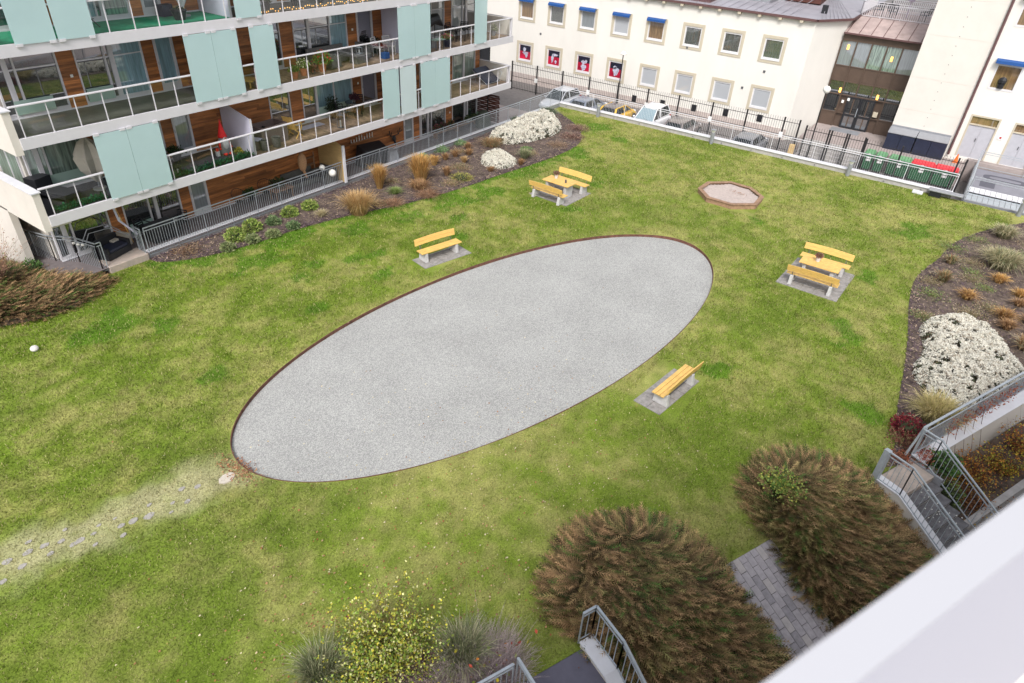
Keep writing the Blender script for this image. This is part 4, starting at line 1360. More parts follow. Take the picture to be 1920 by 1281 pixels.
# dark storage cabinets against the tower
for i, (y0, y1, lb) in enumerate([(2.92, 4.62, 'dark navy storage cabinet left of its twin by the tower wall'), (1.02, 2.84, 'dark navy storage cabinet next to the purple downpipe')]):
    t = thing('storage_cabinet', (51.9, (y0 + y1) / 2, 0), lb, 'cabinet', 'navy cabinets against the tower')
    for a, b in ((y0, (y0 + y1) / 2 - .01), ((y0 + y1) / 2 + .01, y1)):
        B(51.65, a, 0.0, 52.45, b, 1.12).build('cabinet_bay', M['navy'], t)
    q = MB()
    q.add([(51.6, y0 - .02, 1.08), (52.45, y0 - .02, 1.30), (52.45, y1 + .02, 1.30), (51.6, y1 + .02, 1.08),
           (51.6, y0 - .02, 1.12), (52.45, y0 - .02, 1.34), (52.45, y1 + .02, 1.34), (51.6, y1 + .02, 1.12)],
          [(0, 3, 2, 1), (4, 5, 6, 7), (0, 1, 5, 4), (1, 2, 6, 5), (2, 3, 7, 6), (3, 0, 4, 7)])
    q.build('lid', M['galvd'], t)
# ------------------------------------------------------------------ office building across the street
OX = 52.0
def wall_holes(x, y0, y1, z0, z1, holes, depth=0.16):
    """wall plane facing -x with real openings (ya, yb, za, zb) and their reveals"""
    ys = sorted({y0, y1, *[h[0] for h in holes], *[h[1] for h in holes]})
    zs = sorted({z0, z1, *[h[2] for h in holes], *[h[3] for h in holes]})
    q = MB()
    for a, b in zip(ys, ys[1:]):
        for c, d in zip(zs, zs[1:]):
            m, n_ = (a + b) / 2, (c + d) / 2
            if any(h[0] < m < h[1] and h[2] < n_ < h[3] for h in holes): continue
            q.add([(x, a, c), (x, b, c), (x, b, d), (x, a, d)], [(0, 3, 2, 1)])
    for (a, b, c, d) in holes:
        X = x + depth
        q.add([(x, a, c), (x, b, c), (x, b, d), (x, a, d), (X, a, c), (X, b, c), (X, b, d), (X, a, d)],
              [(0, 1, 5, 4), (1, 2, 6, 5), (2, 3, 7, 6), (3, 0, 4, 7)])
    return q
off = thing('office_building', (52, 30, -1), 'long cream two storey building with square sand framed windows and dark red eaves', 'building')
WY = [35.49, 32.51, 29.54, 26.50, 23.52, 20.52, 17.49, 14.48]
WW = 1.74
holes = []
for y in WY:
    holes.append((y - WW + .22, y - .22, 4.24, 5.54))
    holes.append((y - WW + .22, y - .22, 0.84, 2.16))
holes.append((38.4, 39.8, -0.9, 1.6))
wall_holes(OX, 11.2, 60, -0.25, 7.0, holes).build('wall', M['render2'], off)
q = MB()
q.add([(52, 11.2, -1), (55, 9.75, -1), (55, 9.75, 7), (52, 11.2, 7)], [(0, 3, 2, 1)])
q.add([(55, 9.75, -1), (55, 9.75, 7), (57.5, 9.75, 7), (57.5, 9.75, -1)], [(0, 1, 2, 3)])
q.build('wall', M['render2'], off)
B(51.96, 11.2, -1.05, 52.4, 60, -0.25).build('plinth', mat('pink_plinth', (0.50, 0.43, 0.40), 0.9, var=0.15, scale=3), off)
B(52.3, 38.4, -1, 52.35, 39.8, 1.6).build('dark_doorway', M['black'], off)
posterm = mat('poster_red', (0.40, 0.004, 0.035), 0.4, var=0.55, scale=1.3)
posterl = mat('poster_figure', (0.42, 0.42, 0.52), 0.5, var=0.6, scale=9)
posterd = mat('poster_dark', (0.012, 0.012, 0.03), 0.4, var=0.4, scale=4)
def office_window(y, zb, kind, awn):
    a, b = y - WW, y
    t = MB()
    zt = zb + 1.80
    for (ya, yb, za, zc) in [(a, b, zb, zb + .20), (a, b, zt - .20, zt), (a, a + .20, zb + .20, zt - .20), (b - .20, b, zb + .20, zt - .20)]:
        t.box(OX - 0.035, ya, za, OX - 0.001, yb, zc)
    w = t.build('window', M['trim'], off)
    f = MB()
    ya, yb, za, zc = a + .22, b - .22, zb + .24, zt - .24
    s = .075
    for r_ in [(ya, yb, za, za + s + .03), (ya, yb, zc - s, zc), (ya, ya + s, za + s + .03, zc - s), (yb - s, yb, za + s + .03, zc - s)]:
        f.box(OX + .02, r_[0], r_[2], OX + .11, r_[1], r_[3])
    f.box(OX - .06, ya - .02, za - .05, OX + .02, yb + .02, za)
    f.build('frame', M['whitep'], w)
    p = MB()
    p.add([(OX + .08, ya + s, za + s), (OX + .08, yb - s, za + s), (OX + .08, yb - s, zc - s), (OX + .08, ya + s, zc - s)], [(0, 3, 2, 1)])
    p.build('pane', M[kind], w) if kind != 'poster' else p.build('poster', posterm, w)
    if kind == 'poster':
        k = WY.index(y)
        g = MB()
        g.box(OX + .072, ya + .1, za + .75, OX + .076, yb - .1, zc - .1)
        g.build('poster_patch', posterd, w)
        g = MB()
        cy, cz = (ya + yb) / 2, (za + zc) / 2
        if k == 0: sh = [(cy, cz - .05, .28, .12), (cy + .1, cz + .2, .14, .22), (cy - .12, cz - .25, .13, .18)]
        elif k == 1: sh = [(cy - .1, cz + .25, .3, .1), (cy + .15, cz - .1, .12, .3), (cy - .2, cz - .3, .1, .15)]
        elif k == 2: sh = [(cy, cz - .28, .24, .26), (cy + .05, cz + .12, .2, .16), (cy - .2, cz + .2, .1, .14)]
        else: sh = [(cy, cz - .1, .26, .34), (cy + .1, cz + .2, .16, .12)]
        for (yy, zz, ry, rz) in sh:
            g.add([(OX + .068, yy + ry * math.cos(t_) * (1 + .25 * math.sin(3 * t_)), zz + rz * math.sin(t_) * (1 + .2 * math.cos(5 * t_))) for t_ in np.linspace(0, 2 * PI, 18)[:-1]], [tuple(range(17))])
        g.build('printed_figure', posterl, w)
    if awn:
        g = MB()
        g.add([(OX - .04, a + .12, zt + .02), (OX - .04, b - .12, zt + .02), (OX - .30, b - .12, zt - .10), (OX - .30, a + .12, zt - .10),
               (OX - .30, b - .12, zt - .25), (OX - .30, a + .12, zt - .25)], [(0, 1, 2, 3), (3, 2, 4, 5)])
        g.build('awning', M['blue'], w)
        B(OX - .12, a + .1, zt, OX - .02, b - .1, zt + .08).build('awning_case', M['whitep'], w)
up = ['panewarm', 'paneoff', 'panegrey', 'paneblind', 'panewarm', 'paneoff', 'paneoff', 'paneoff']
lo = ['poster', 'poster', 'poster', 'poster', 'paneblind', 'paneblind', 'paneblind', 'paneblind']
for i, y in enumerate(WY):
    office_window(y, 3.98, up[i], i < 5)
    office_window(y, 0.60, lo[i], False)
for y, z in [(23.6, -.6), (21.1, -.5), (18.45, -.35), (15.9, -.2), (13.3, -.08)]:
    B(OX - .05, y - .2, z, OX - .002, y + .2, z + .5).build('vent', M['black'], off)
for y, z in [(33.1, 3.15), (15.1, 1.95), (13.8, 3.3), (19.9, 4.0)]:
    B(OX - .04, y - .08, z, OX - .001, y + .08, z + .16).build('wall_fitting', M['steel'], off)
# eaves, gutter brackets, sheet metal roof
q = MB()
for (p0, p1) in [((51.85, 60), (51.85, 11.15)), ((51.85, 11.15), (54.9, 9.6)), ((54.9, 9.6), (60, 9.6))]:
    q.bar((*p0, 7.08), (*p1, 7.08), .3, .16)
q.build('eave', M['eave'], off)
q = MB()
y = 12.0
while y < 45:
    q.box(51.72, y, 6.84, 52.0, y + .22, 7.0)
    y += 1.45
q.build('eave_bracket', M['trim'], off)['kind'] = 'stuff'
q = MB()
q.add([(51.7, 60, 7.16), (51.7, 11.1, 7.16), (54.8, 9.5, 7.16), (58, 9.5, 7.25), (64, 20, 8.3), (64, 60, 8.3)], [(0, 1, 2, 3, 4, 5)])
q.add([(58, 9.5, 7.25), (90, 9.5, 7.6), (90, 60, 8.3), (64, 60, 8.3), (64, 20, 8.3)], [(0, 1, 2, 3, 4)])
q.build('roof', M['roof'], off)
q = MB()
for y in np.arange(13, 45, 0.62):
    q.bar((51.8, y, 7.19), (63.5, y, 8.31), .03, .035)
for s in np.arange(0.1, 1, .12):
    q.bar((51.8 + 3 * s, 11.1 - 1.6 * s, 7.19), (63 * 1.0, 13 + 0 * s, 8.0), .03, .03)
q.build('roof_seam', M['roof'], off)['kind'] = 'stuff'
B(52.3, 18.9, 7.1, 54.0, 21.1, 7.62).build('roof_light_base', M['eave'], off)
B(52.25, 18.85, 7.62, 54.05, 21.15, 7.70).build('roof_light', mat('roof_glazing', (0.30, 0.36, 0.36), 0.3), off)
B(55.6, 15.6, 7.3, 57.5, 17.8, 8.3).build('ventilation_unit', M['galvd'], off)
B(58, 12.6, 7.4, 61, 15.2, 8.6).build('ventilation_unit', M['woven'], off)
B(54.6, 11.3, 7.2, 54.9, 11.65, 7.75).build('vent_pipe', M['black'], off)
for (x, y) in [(56, 20.5), (57, 19), (59, 18), (58, 22), (60, 21)]:
    q = MB(); q.tube([(x, y, 7.2), (x, y, 8.6)], .06, 6); q.build('vent_pipe', M['galv'], off)

# ------------------------------------------------------------------ bronze glazed entrance link
ent = thing('entrance_building', (54.8, 7.2, 0), 'bronze clad glazed entrance between the cream building and the tower', 'building')
EX = 54.8
B(EX + .12, 4.4, -1, EX + 6, 9.74, 6.1).build('wall', M['brown'], ent)
B(EX - .05, 4.4, 5.75, EX + .12, 9.74, 6.25).build('fascia', M['brown'], ent)
ms = [9.74, 8.75, 7.76, 6.77, 5.81, 4.6]
q = MB()
for y in ms:
    q.box(EX - .06, y - .04, 0, EX + .1, y + .04, 5.75)
for z in (4.1, 3.1, 2.2, .95):
    q.box(EX - .04, 4.6, z, EX + .1, 9.7, z + .07)
q.build('mullions', M['brown'], ent)
for i in range(5):
    a, b = ms[i + 1] + .04, ms[i] - .04
    B(EX + .05, a, 4.17, EX + .09, b, 5.75).build('window_pane', M[['panegrey', 'panegrey', 'panegreen', 'panegreen', 'panegrey'][i]], ent)
    B(EX + .0, a, 3.17, EX + .09, b, 4.1).build('panel', M['brown'], ent)
    B(EX + .05, a, 2.27, EX + .09, b, 3.1).build('window_pane', M['pane'], ent)
    if i not in (1, 2, 3):
        B(EX + .05, a, 1.02, EX + .09, b, 2.2).build('window_pane', M['pane'], ent)
        B(EX + .0, a, 0, EX + .09, b, .95).build('panel', M['brown'], ent)
for (a, b) in [(7.28, 8.22), (6.33, 7.26)]:
    d = MB()
    for r_ in [(a, a + .12, 0, 2.2), (b - .12, b, 0, 2.2), (a + .12, b - .12, 0, .14), (a + .12, b - .12, .85, 1.0), (a + .12, b - .12, 2.08, 2.2)]:
        d.box(EX - .08, r_[0], r_[2], EX + .03, r_[1], r_[3])
    dd = d.build('door', M['black'], ent)
    B(EX - .03, a + .12, 1.0, EX, b - .12, 2.08).build('pane', M['pane'], dd)
    B(EX - .03, a + .12, .14, EX, b - .12, .85).build('pane', M['pane'], dd)
B(EX - .13, 7.32, .9, EX - .08, 7.36, 1.5).build('handle', M['galv'], ent)
for (a, z) in [(8.05, 1.9), (8.4, 1.7)]:
    B(EX - .1, a, z, EX - .085, a + .16, z + .2).build('notice', M['label'], ent)
B(EX - .16, 5.95, 1.15, EX - .06, 6.25, 1.5).build('intercom', M['trim'], ent)
for (y, z) in [(9.25, 5.35), (6.3, 5.0), (8.9, 2.5), (6.35, 2.45)]:
    B(EX - .02, y - .07, z - .16, EX + .04, y + .07, z + .16).build('lit_lamp', M['glow'], ent, bevel=.02)
q = MB()
q.add([(EX - .25, 4.4, 6.27), (EX - .25, 9.74, 6.27), (57.2, 9.74, 7.05), (57.2, 4.4, 7.05)], [(0, 3, 2, 1)])
q.box(57.2, 3.5, 7.0, 64, 9.74, 7.06)
q.build('roof', M['copper'], ent)
q = MB()
for i in range(7):
    y = 4.9 + i * .78
    q.bar((EX - .25, y, 6.29), (57.2, y, 7.07), .03, .04)
q.bar((EX - .3, 4.4, 6.25), (EX - .3, 9.74, 6.25), .08, .1)
q.build('roof_seam', M['eave'], ent)['kind'] = 'stuff'
railing([(57.3, 9.55, 7.05), (57.3, 4.3, 7.05)], 'white roof terrace railing above the bronze entrance', z0=.08, z1=1.02, m='white', bay=1.3, bar=.13, br=.014)
railing([(57.3, 9.55, 7.05), (63, 9.55, 7.05)], 'white side railing of the roof terrace', z0=.08, z1=1.02, m='white', bay=1.5, bar=.13, br=.014)
railing([(61.5, 8.2, 7.05), (61.5, 4.3, 7.05)], 'white railing at the back of the roof terrace', z0=.08, z1=1.02, m='white', bay=1.3, bar=.13, br=.014)
# terrace furniture
t = thing('roof_table', (59, 6.6, 7.06), 'white round table on the roof terrace', 'table')
q = MB(); q.lathe([(.4, .70), (.4, .73)], (59, 6.6, 7.06), 14); q.build('tabletop', M['whitep'], t)
q = MB(); q.lathe([(.03, 0), (.03, .7)], (59, 6.6, 7.06), 6); q.build('leg', M['whitep'], t)
t = thing('parasol', (60.0, 6.9, 7.06), 'closed lilac parasol on the roof terrace', 'parasol')
q = MB(); q.lathe([(.03, 0), (.03, 1.0), (.22, 1.05), (.16, 1.7), (.04, 2.3)], (60.0, 6.9, 7.06), 8); q.build('canopy', mat('lilac_cloth', (0.36, 0.30, 0.38), 0.9), t)
def slat_chair(x, y, z, rz, label, m='black', grp=None, name='garden_chair', sc_=1.0):
    t = thing(name, (x, y, z), label, 'chair', grp, rz)
    q = MB()
    q.box(-.24 * sc_, -.24 * sc_, .42 * sc_, .24 * sc_, .24 * sc_, .45 * sc_); q.build('seat', M[m], t, world=False)
    q = MB(); q.bar((-.22 * sc_, .25 * sc_, .46 * sc_), (-.22 * sc_, .33 * sc_, .88 * sc_), .035); q.bar((.22 * sc_, .25 * sc_, .46 * sc_), (.22 * sc_, .33 * sc_, .88 * sc_), .035)
    for k in range(5):
        q.bar((-.22 * sc_, (.255 + .018 * k) * sc_, (.5 + .09 * k) * sc_), (.22 * sc_, (.255 + .018 * k) * sc_, (.5 + .09 * k) * sc_), .02, .05)
    q.build('backrest', M[m], t, world=False)
    for sx in (-.21, .21):
        for sy in (-.21, .21):
            l = MB(); l.bar((sx * sc_, sy * sc_, 0), (sx * sc_, sy * sc_, .42 * sc_), .03); l.build('leg', M[m], t, world=False)
    for sx in (-.25, .25):
        l = MB(); l.bar((sx * sc_, -.2 * sc_, .64 * sc_), (sx * sc_, .27 * sc_, .66 * sc_), .035); l.bar((sx * sc_, -.2 * sc_, .42 * sc_), (sx * sc_, -.2 * sc_, .64 * sc_), .03); l.build('armrest', M[m], t, world=False)
    return t
slat_chair(58.4, 8.6, 7.06, 2.2, 'dark chair at the left corner of the roof terrace')
slat_chair(58.3, 7.7, 7.06, 1.2, 'dark chair between the corner chair and the white table on the roof terrace')
slat_chair(60.6, 7.9, 7.06, 0.2, 'dark chair beside the lilac parasol on the roof terrace')
slat_chair(58.4, 5.6, 7.06, 2.8, 'dark chair nearest the tower on the roof terrace')

# ------------------------------------------------------------------ tower and right block
tw = thing('tower_block', (52.5, 2.8, 0), 'tall windowless cream tower with panel joints beside the bronze entrance', 'building')
TX = 52.5
q = MB()
zz = [-1, 2.55, 4.55, 7.1, 9.2, 11.5, 16]
for a, b in zip(zz, zz[1:]):
    q.box(TX, 0.98, a + .006, TX + 12, 4.62, b - .006)
q.box(TX + .012, 0.99, -1, TX + 11.9, 4.61, 15.9)
q.build('wall', M['render3'], tw)
q = MB()
for z in np.arange(.6, 13, .55):
    q.ball((TX - .012, 2.75, z), .025, 5)
q.build('joint_screws', M['steel'], tw)['kind'] = 'stuff'
q = MB(); q.box(TX - .02, 1.0, -.5, TX - .002, 4.6, 1.45); q.build('plinth', M['galvd'], tw)
q = MB(); q.tube([(TX - .12, .78, .3), (TX - .12, .78, 16)], .075, 8); q.build('downpipe', M['eave'], tw)
rb = thing('side_building', (52.5, -5, 0), 'cream building at the right edge with blue awnings and grey double doors', 'building')
RB = [(-1.2, .24, 4.55, 6.05), (-3.9, -2.4, 4.55, 6.05), (-1.2, .24, 8.1, 9.6), (-3.9, -2.4, 8.1, 9.6), (-1.26, .42, .3, 2.95), (-3.6, -2.02, .3, 2.92)]
wall_holes(TX + .02, -30, .98, -1, 16, RB).build('wall', M['render2'], rb)
B(TX + .25, -30, -1, TX + 12, .97, 15.9).build('wall_core', M['render2'], rb)
for (a, b, c, d) in RB[:4]:
    f = MB(); s = .11
    for r_ in [(a, b, c, c + s), (a, b, d - s, d), (a, a + s, c + s, d - s), (b - s, b, c + s, d - s)]:
        f.box(TX + .0, r_[0], r_[2], TX + .12, r_[1], r_[3])
    w = f.build('window', M['whitep'], rb)
    p = MB(); p.add([(TX + .1, a + s, c + s), (TX + .1, b - s, c + s), (TX + .1, b - s, d - s), (TX + .1, a + s, d - s)], [(0, 3, 2, 1)])
    p.build('pane', M['panewarm'], w)
    g = MB()
    g.add([(TX - .0, a - .1, d + .28), (TX - .0, b + .1, d + .28), (TX - .35, b + .1, d + .2), (TX - .35, a - .1, d + .2), (TX - .35, b + .1, d + .03), (TX - .35, a - .1, d + .03)], [(0, 1, 2, 3), (3, 2, 4, 5)])
    g.build('awning', M['blue'], w)
q = MB(); q.lathe([(.16, 4.68), (.2, 4.95)], (TX + .02, -.4, 0), 10); q.ball((TX + .02, -.4, 5.1), .24, 6)
tag(q.build('window_plant', M['black']), 'dark leafed pot plant on the sill of the blue awning window', 'plant')
for (a, b, c, d) in RB[4:]:
    f = MB(); s = .1
    for r_ in [(a, b, d - s, d), (a, a + s, c, d - s), (b - s, b, c, d - s), (a + s, b - s, d - .62, d - .55)]:
        f.box(TX + .0, r_[0], r_[2], TX + .14, r_[1], r_[3])
    w = f.build('door_frame', M['trim'], rb)
    p = MB(); p.add([(TX + .1, a + s, d - .55), (TX + .1, b - s, d - .55), (TX + .1, b - s, d - s), (TX + .1, a + s, d - s)], [(0, 3, 2, 1)])
    p.build('pane', M['panewarm'], w)
    m_ = (a + b) / 2
    for (u, v) in ((a + s, m_ - .005), (m_ + .005, b - s)):
        B(TX + .06, u, c, TX + .1, v, d - .62).build('door_leaf', M['door'], w)
    B(TX + .02, m_ + .05, 1.35, TX + .06, m_ + .1, 1.55).build('handle', M['steel'], w)
B(TX - .01, -1.75, 1.75, TX + .018, -1.45, 2.0).build('number_sign', M['label'], rb)
B(TX - .014, -1.66, 1.82, TX - .011, -1.54, 1.93).build('sign_mark', M['tail'], rb)
# raised pavement in front of entrance and doors, with steps
mb = MB()
mb.box(50.2, -0.4, -1.1, 55.5, 9.8, 0.0)
mb.box(51.9, -30, -1.1, 55.5, -0.4, 0.28)
tag(mb.build('pavement', M['paving']), 'raised pinkish pavement in front of the entrance and the cabinets', kind='structure')
mb = MB()
for i in range(5):
    mb.box(48.95 + i * .25, 5.4, -1.05, 50.2, 9.5, -0.82 + i * .2 - .012 * (i == 4))
tag(mb.build('entrance_steps', M['conc']), 'broad pale steps behind the iron gates', kind='structure')
tag(B(53.4, 6.6, 0.0, 54.5, 8.6, 0.02).build('door_mat', M['galvd']), 'grey door mat in front of the bronze entrance doors', 'mat')
t = thing('pavement_cone', (51.9, .2, .29), 'orange traffic cone leaning at the grey double doors', 'cone')
q = MB(); q.box(51.9 - .18, .02, 0.0, 51.9 + .18, .38, .04); q.lathe([(.14, .04), (.03, .55)], (51.9, .2, 0), 10); q.build('cone', mat('cone_orange', (0.75, 0.16, 0.02), 0.5), t)
# ------------------------------------------------------------------ benches, picnic sets, sandpit
GB = 'yellow wooden benches on concrete feet'
def make_bench(label, L=2.1):
    t = thing('park_bench', (0, 0, 0), label, 'bench', GB)
    for k in range(3):
        q = MB(); y = -.215 + k * .148
        q.box(-L / 2, y, .435, L / 2, y + .133, .475); q.build('seat_plank', M['benchw'], t, bevel=.006, world=False)
    for k in range(2):
        q = MB()
        vs = []
        n = 8
        z0, z1 = .62 + k * .142, .62 + k * .142 + .13
        for i in range(n + 1):
            x = -L / 2 + L * i / n
            a = 0.035 * (1 - (2 * i / n - 1) ** 2)
            y0 = .30 + (z0 - .6) * .22
            y1 = .30 + (z1 - .6) * .22
            vs += [(x, y0, z0 + a), (x, y0 + .035, z0 + a), (x, y1 + .035, z1 + a), (x, y1, z1 + a)]
        fs = [(i * 4 + j, i * 4 + (j + 1) % 4, (i + 1) * 4 + (j + 1) % 4, (i + 1) * 4 + j) for i in range(n) for j in range(4)]
        fs += [(3, 2, 1, 0), tuple(n * 4 + j for j in range(4))]
        q.add(vs, fs); q.build('back_plank', M['benchw'], t, world=False)
    for sx in (-1, 1):
        q = MB(); q.add([(sx * .8 - .075, -.23, 0), (sx * .8 + .075, -.23, 0), (sx * .8 + .075, .33, 0), (sx * .8 - .075, .33, 0),
                         (sx * .8 - .065, -.19, .42), (sx * .8 + .065, -.19, .42), (sx * .8 + .065, .27, .42), (sx * .8 - .065, .27, .42)],
                        [(0, 3, 2, 1), (4, 5, 6, 7), (0, 1, 5, 4), (1, 2, 6, 5), (2, 3, 7, 6), (3, 0, 4, 7)])
        q.build('foot', M['benchc'], t, bevel=.015, world=False)
        q = MB(); q.tube([(sx * .8, .18, .42), (sx * .8, .29, .5), (sx * .8, .375, .88)], .016, 6); q.build('back_support', M['steel'], t, world=False)
    q = MB(); q.tube([(-.8, .1, .12), (.8, .1, .12)], .014, 5); q.build('tie_bar', M['steel'], t, world=False)
    return t
def pad(cx, cy, nx, ny, rz, label, s=.5):
    t = thing('slab_pad', (cx, cy, 0), label, 'paving', 'slab pads under the benches', rz)
    for i in range(nx):
        for j in range(ny):
            x, y = (i - nx / 2) * s, (j - ny / 2) * s
            g = random.uniform(-.004, .004)
            q = MB(); q.box(x + .006, y + .006, -.03, x + s - .006, y + s - .006, .028 + g)
            q.build('slab', M['slab'], t, world=False, bevel=0.004)
    return t
b0 = make_bench('lone yellow bench on the left side of the gravel oval')
place(b0, (19.8, 17.05, .028), math.radians(-13.8))
b1 = dup(b0); place(b1, (17.4, 5.0, .028), math.radians(180 - 7.0), 'lone yellow bench seen from behind on the right side of the gravel oval')
pad(19.85, 16.95, 5, 2, math.radians(-13.5), 'grey slab pad under the lone bench left of the oval')
pad(17.35, 5.15, 5, 2, math.radians(-7.5), 'grey slab pad under the lone bench right of the oval')
for (cx, cy, w, lb, who) in [(29.5, 16.9, -.05, 'beside the left planting bed', 'left'), (28.95, 3.27, 0.0, 'at the right side of the lawn', 'right')]:
    bb = dup(b0); place(bb, (cx - 1.12, cy, .028), PI / 2 + w, 'nearer yellow bench of the picnic set ' + lb)
    bb = dup(b0); place(bb, (cx + .95, cy + (0 if who == 'right' else -.1), .028), -PI / 2 + w, 'farther yellow bench of the picnic set ' + lb)
    t = thing('picnic_table', (cx - .12, cy, .028), 'yellow plank picnic table on concrete feet ' + lb, 'table', 'yellow picnic tables', w)
    for k in range(6 if who == 'right' else 6):
        q = MB(); x = -.44 + k * .148
        q.box(x, -.82, .70, x + .134, .82, .74); q.build('top_plank', M['benchw'], t, bevel=.006, world=False)
    for sy in (-1, 1):
        q = MB(); q.add([(-.30, sy * .58 - .09, 0), (.30, sy * .58 - .09, 0), (.30, sy * .58 + .09, 0), (-.30, sy * .58 + .09, 0),
                         (-.34, sy * .58 - .075, .69), (.34, sy * .58 - .075, .69), (.34, sy * .58 + .075, .69), (-.34, sy * .58 + .075, .69)],
                        [(0, 3, 2, 1), (4, 5, 6, 7), (0, 1, 5, 4), (1, 2, 6, 5), (2, 3, 7, 6), (3, 0, 4, 7)])
        q.build('foot', M['benchc'], t, bevel=.015, world=False)
pad(29.55, 16.88, 5, 5, math.radians(-2.8), 'grey slab pad under the picnic set beside the left bed', .48)
pad(28.87, 3.27, 6, 5, math.radians(-2.0), 'grey slab pad under the picnic set at the right', .51)
# flower pots on the tables
def heather(x, y, z, label, potm, r=.17):
    t = thing('flower_pot', (x, y, z), label, 'flower pot')
    q = MB(); q.lathe([(.075, 0), (.11, .2), (.10, .2)], (x, y, z), 12); q.build('pot', M[potm], t)
    n = 500
    u = rng.normal(size=(n, 3)); u /= np.linalg.norm(u, axis=1)[:, None]
    P = np.array([x, y, z + .28]) + u * r * rng.uniform(.4, 1, (n, 1)) * np.array([1, 1, .6])
    c = np.array([(.30, .12, .11), (.36, .19, .15), (.14, .15, .07)])[rng.integers(0, 3, n)]
    leafmesh('flowers', P, u, .05, .018, c, t)
def leafmesh(name, P, D, L, Wd, c, parent=None, m='foliage', jit=.6):
    """diamond leaves at P pointing along D (with jitter)"""
    n = len(P)
    D = D + rng.normal(size=(n, 3)) * jit
    D /= np.linalg.norm(D, axis=1)[:, None] + 1e-9
    S = np.cross(D, rng.normal(size=(n, 3)))
    S /= np.linalg.norm(S, axis=1)[:, None] + 1e-9
    L = (np.ones(n) * L * rng.uniform(.6, 1.3, n))[:, None]
    W_ = (np.ones(n) * Wd * rng.uniform(.7, 1.3, n))[:, None]
    v = np.empty((n, 4, 3))
    v[:, 0] = P
    v[:, 1] = P + D * L * .5 + S * W_
    v[:, 2] = P + D * L
    v[:, 3] = P + D * L * .5 - S * W_
    cc = np.clip(np.asarray(c) * rng.uniform(.65, 1.35, (n, 1)), 0, 1)
    return npmesh(name, v.reshape(-1, 3), np.arange(n * 4).reshape(n, 4), 4, M[m], parent, cols=np.repeat(cc, 4, axis=0))
heather(28.95, 3.45, .77, 'white pot of red heather on the right picnic table', 'whitep')
heather(29.6, 17.25, .77, 'white pot of red heather on the left picnic table', 'whitep')
tag(MB().lathe([(.05, 0), (.05, .17), (.03, .18)], (29.35, 16.5, .768), 10).build('candle_glass', M['steel'], smooth=False), 'small dark candle glass on the left picnic table', 'candle holder')

t = thing('sandpit', (35.55, 9.55, 0), 'octagonal sandpit with a wide timber rim on the lawn', 'sandpit')
SP = [(34.90, 11.27), (36.23, 11.23), (37.22, 10.21), (37.14, 8.99), (36.19, 7.95), (34.78, 7.87), (33.83, 8.93), (33.88, 10.37)]
cx, cy = 35.55, 9.55
for i in range(8):
    a, b = SP[i], SP[(i + 1) % 8]
    ins = lambda p, f: (cx + (p[0] - cx) * f, cy + (p[1] - cy) * f)
    q = MB(); q.prism([a, b, ins(b, .86), ins(a, .86)], .235, .275); q.build('rim_board', M['oldwood'], t, bevel=.008)
    q = MB(); q.prism([ins(a, .97), ins(b, .97), ins(b, .93), ins(a, .93)], -.02, .233); q.build('side_board', M['oldwood'], t)
q = MB(); n = 24
X_, Y_ = np.meshgrid(np.linspace(-1.75, 1.75, n), np.linspace(-1.75, 1.75, n), indexing='ij')
X_, Y_ = X_.ravel() + cx, Y_.ravel() + cy
idx = np.arange(n * n).reshape(n, n)
fq = np.stack([idx[:-1, :-1], idx[1:, :-1], idx[1:, 1:], idx[:-1, 1:]], -1).reshape(-1, 4)
ins_ = inpoly(X_, Y_, [(cx + (p[0] - cx) * .95, cy + (p[1] - cy) * .95) for p in SP])
fq = fq[ins_[fq].all(1)]
npmesh('sand', np.c_[X_, Y_, .12 + .10 * fbm(X_, Y_, .5, 3)], fq, 4, M['sand'], t, smooth=True)
leaves(35.9, 9.3, .12, .3, 60, 'a few dry leaves lying on the sandpit sand', z=.22)

# ------------------------------------------------------------------ retaining wall, stairs beside the near house
def ubox(q, u0, u1, n0, n1, z0, z1):
    s = len(q.v)
    return q.add([UN(u0, n0, z0), UN(u1, n0, z0), UN(u1, n1, z0), UN(u0, n1, z0), UN(u0, n0, z1), UN(u1, n0, z1), UN(u1, n1, z1), UN(u0, n1, z1)],
                 [(0, 1, 2, 3), (7, 6, 5, 4), (0, 4, 5, 1), (1, 5, 6, 2), (2, 6, 7, 3), (3, 7, 4, 0)])
t = thing('retaining_wall', UN(18.2, -5.55, 0), 'pale retaining wall with broad white cap beside the stair at the right', 'wall')
ubox(MB(), 18.25, 60, -5.74, -5.44, -1.6, .10).build('wall', M['render3'], t)
ubox(MB(), 18.2, 60, -5.77, -5.36, .10, .145).build('cap', M['capw'], t, bevel=.01)
# mesh railing above it
t = thing('mesh_railing', UN(18.2, -5.8, 0), 'grey wire mesh railing along the top of the retaining wall', 'railing')
q = MB()
q.bar(UN(18.25, -5.79, 1.16), UN(60, -5.79, 1.16), .07, .035)
q.bar(UN(18.25, -5.79, 1.16), UN(18.05, -5.85, .12), .06, .05)
q.build('handrail', M['galv'], t)
q = MB(); q.bar(UN(18.25, -5.72, 1.03), UN(60, -5.72, 1.03), .03, .03); q.bar(UN(18.25, -5.72, .22), UN(60, -5.72, .22), .03, .03); q.build('rail', M['galv'], t)
q = MB()
for i in range(0, 130):
    u = 18.3 + i * .07
    q.bar(UN(u, -5.72, .22), UN(u + .45, -5.72, 1.03), .007)
    q.bar(UN(u + .45, -5.715, .22), UN(u, -5.715, 1.03), .007)
q.build('wire_mesh', M['galvd'], t)['kind'] = 'stuff'
for u in (18.3, 21.3, 24.3, 27.3):
    q = MB(); q.bar(UN(u, -5.74, .1), UN(u, -5.74, 1.14), .04); q.build('post', M['galv'], t)
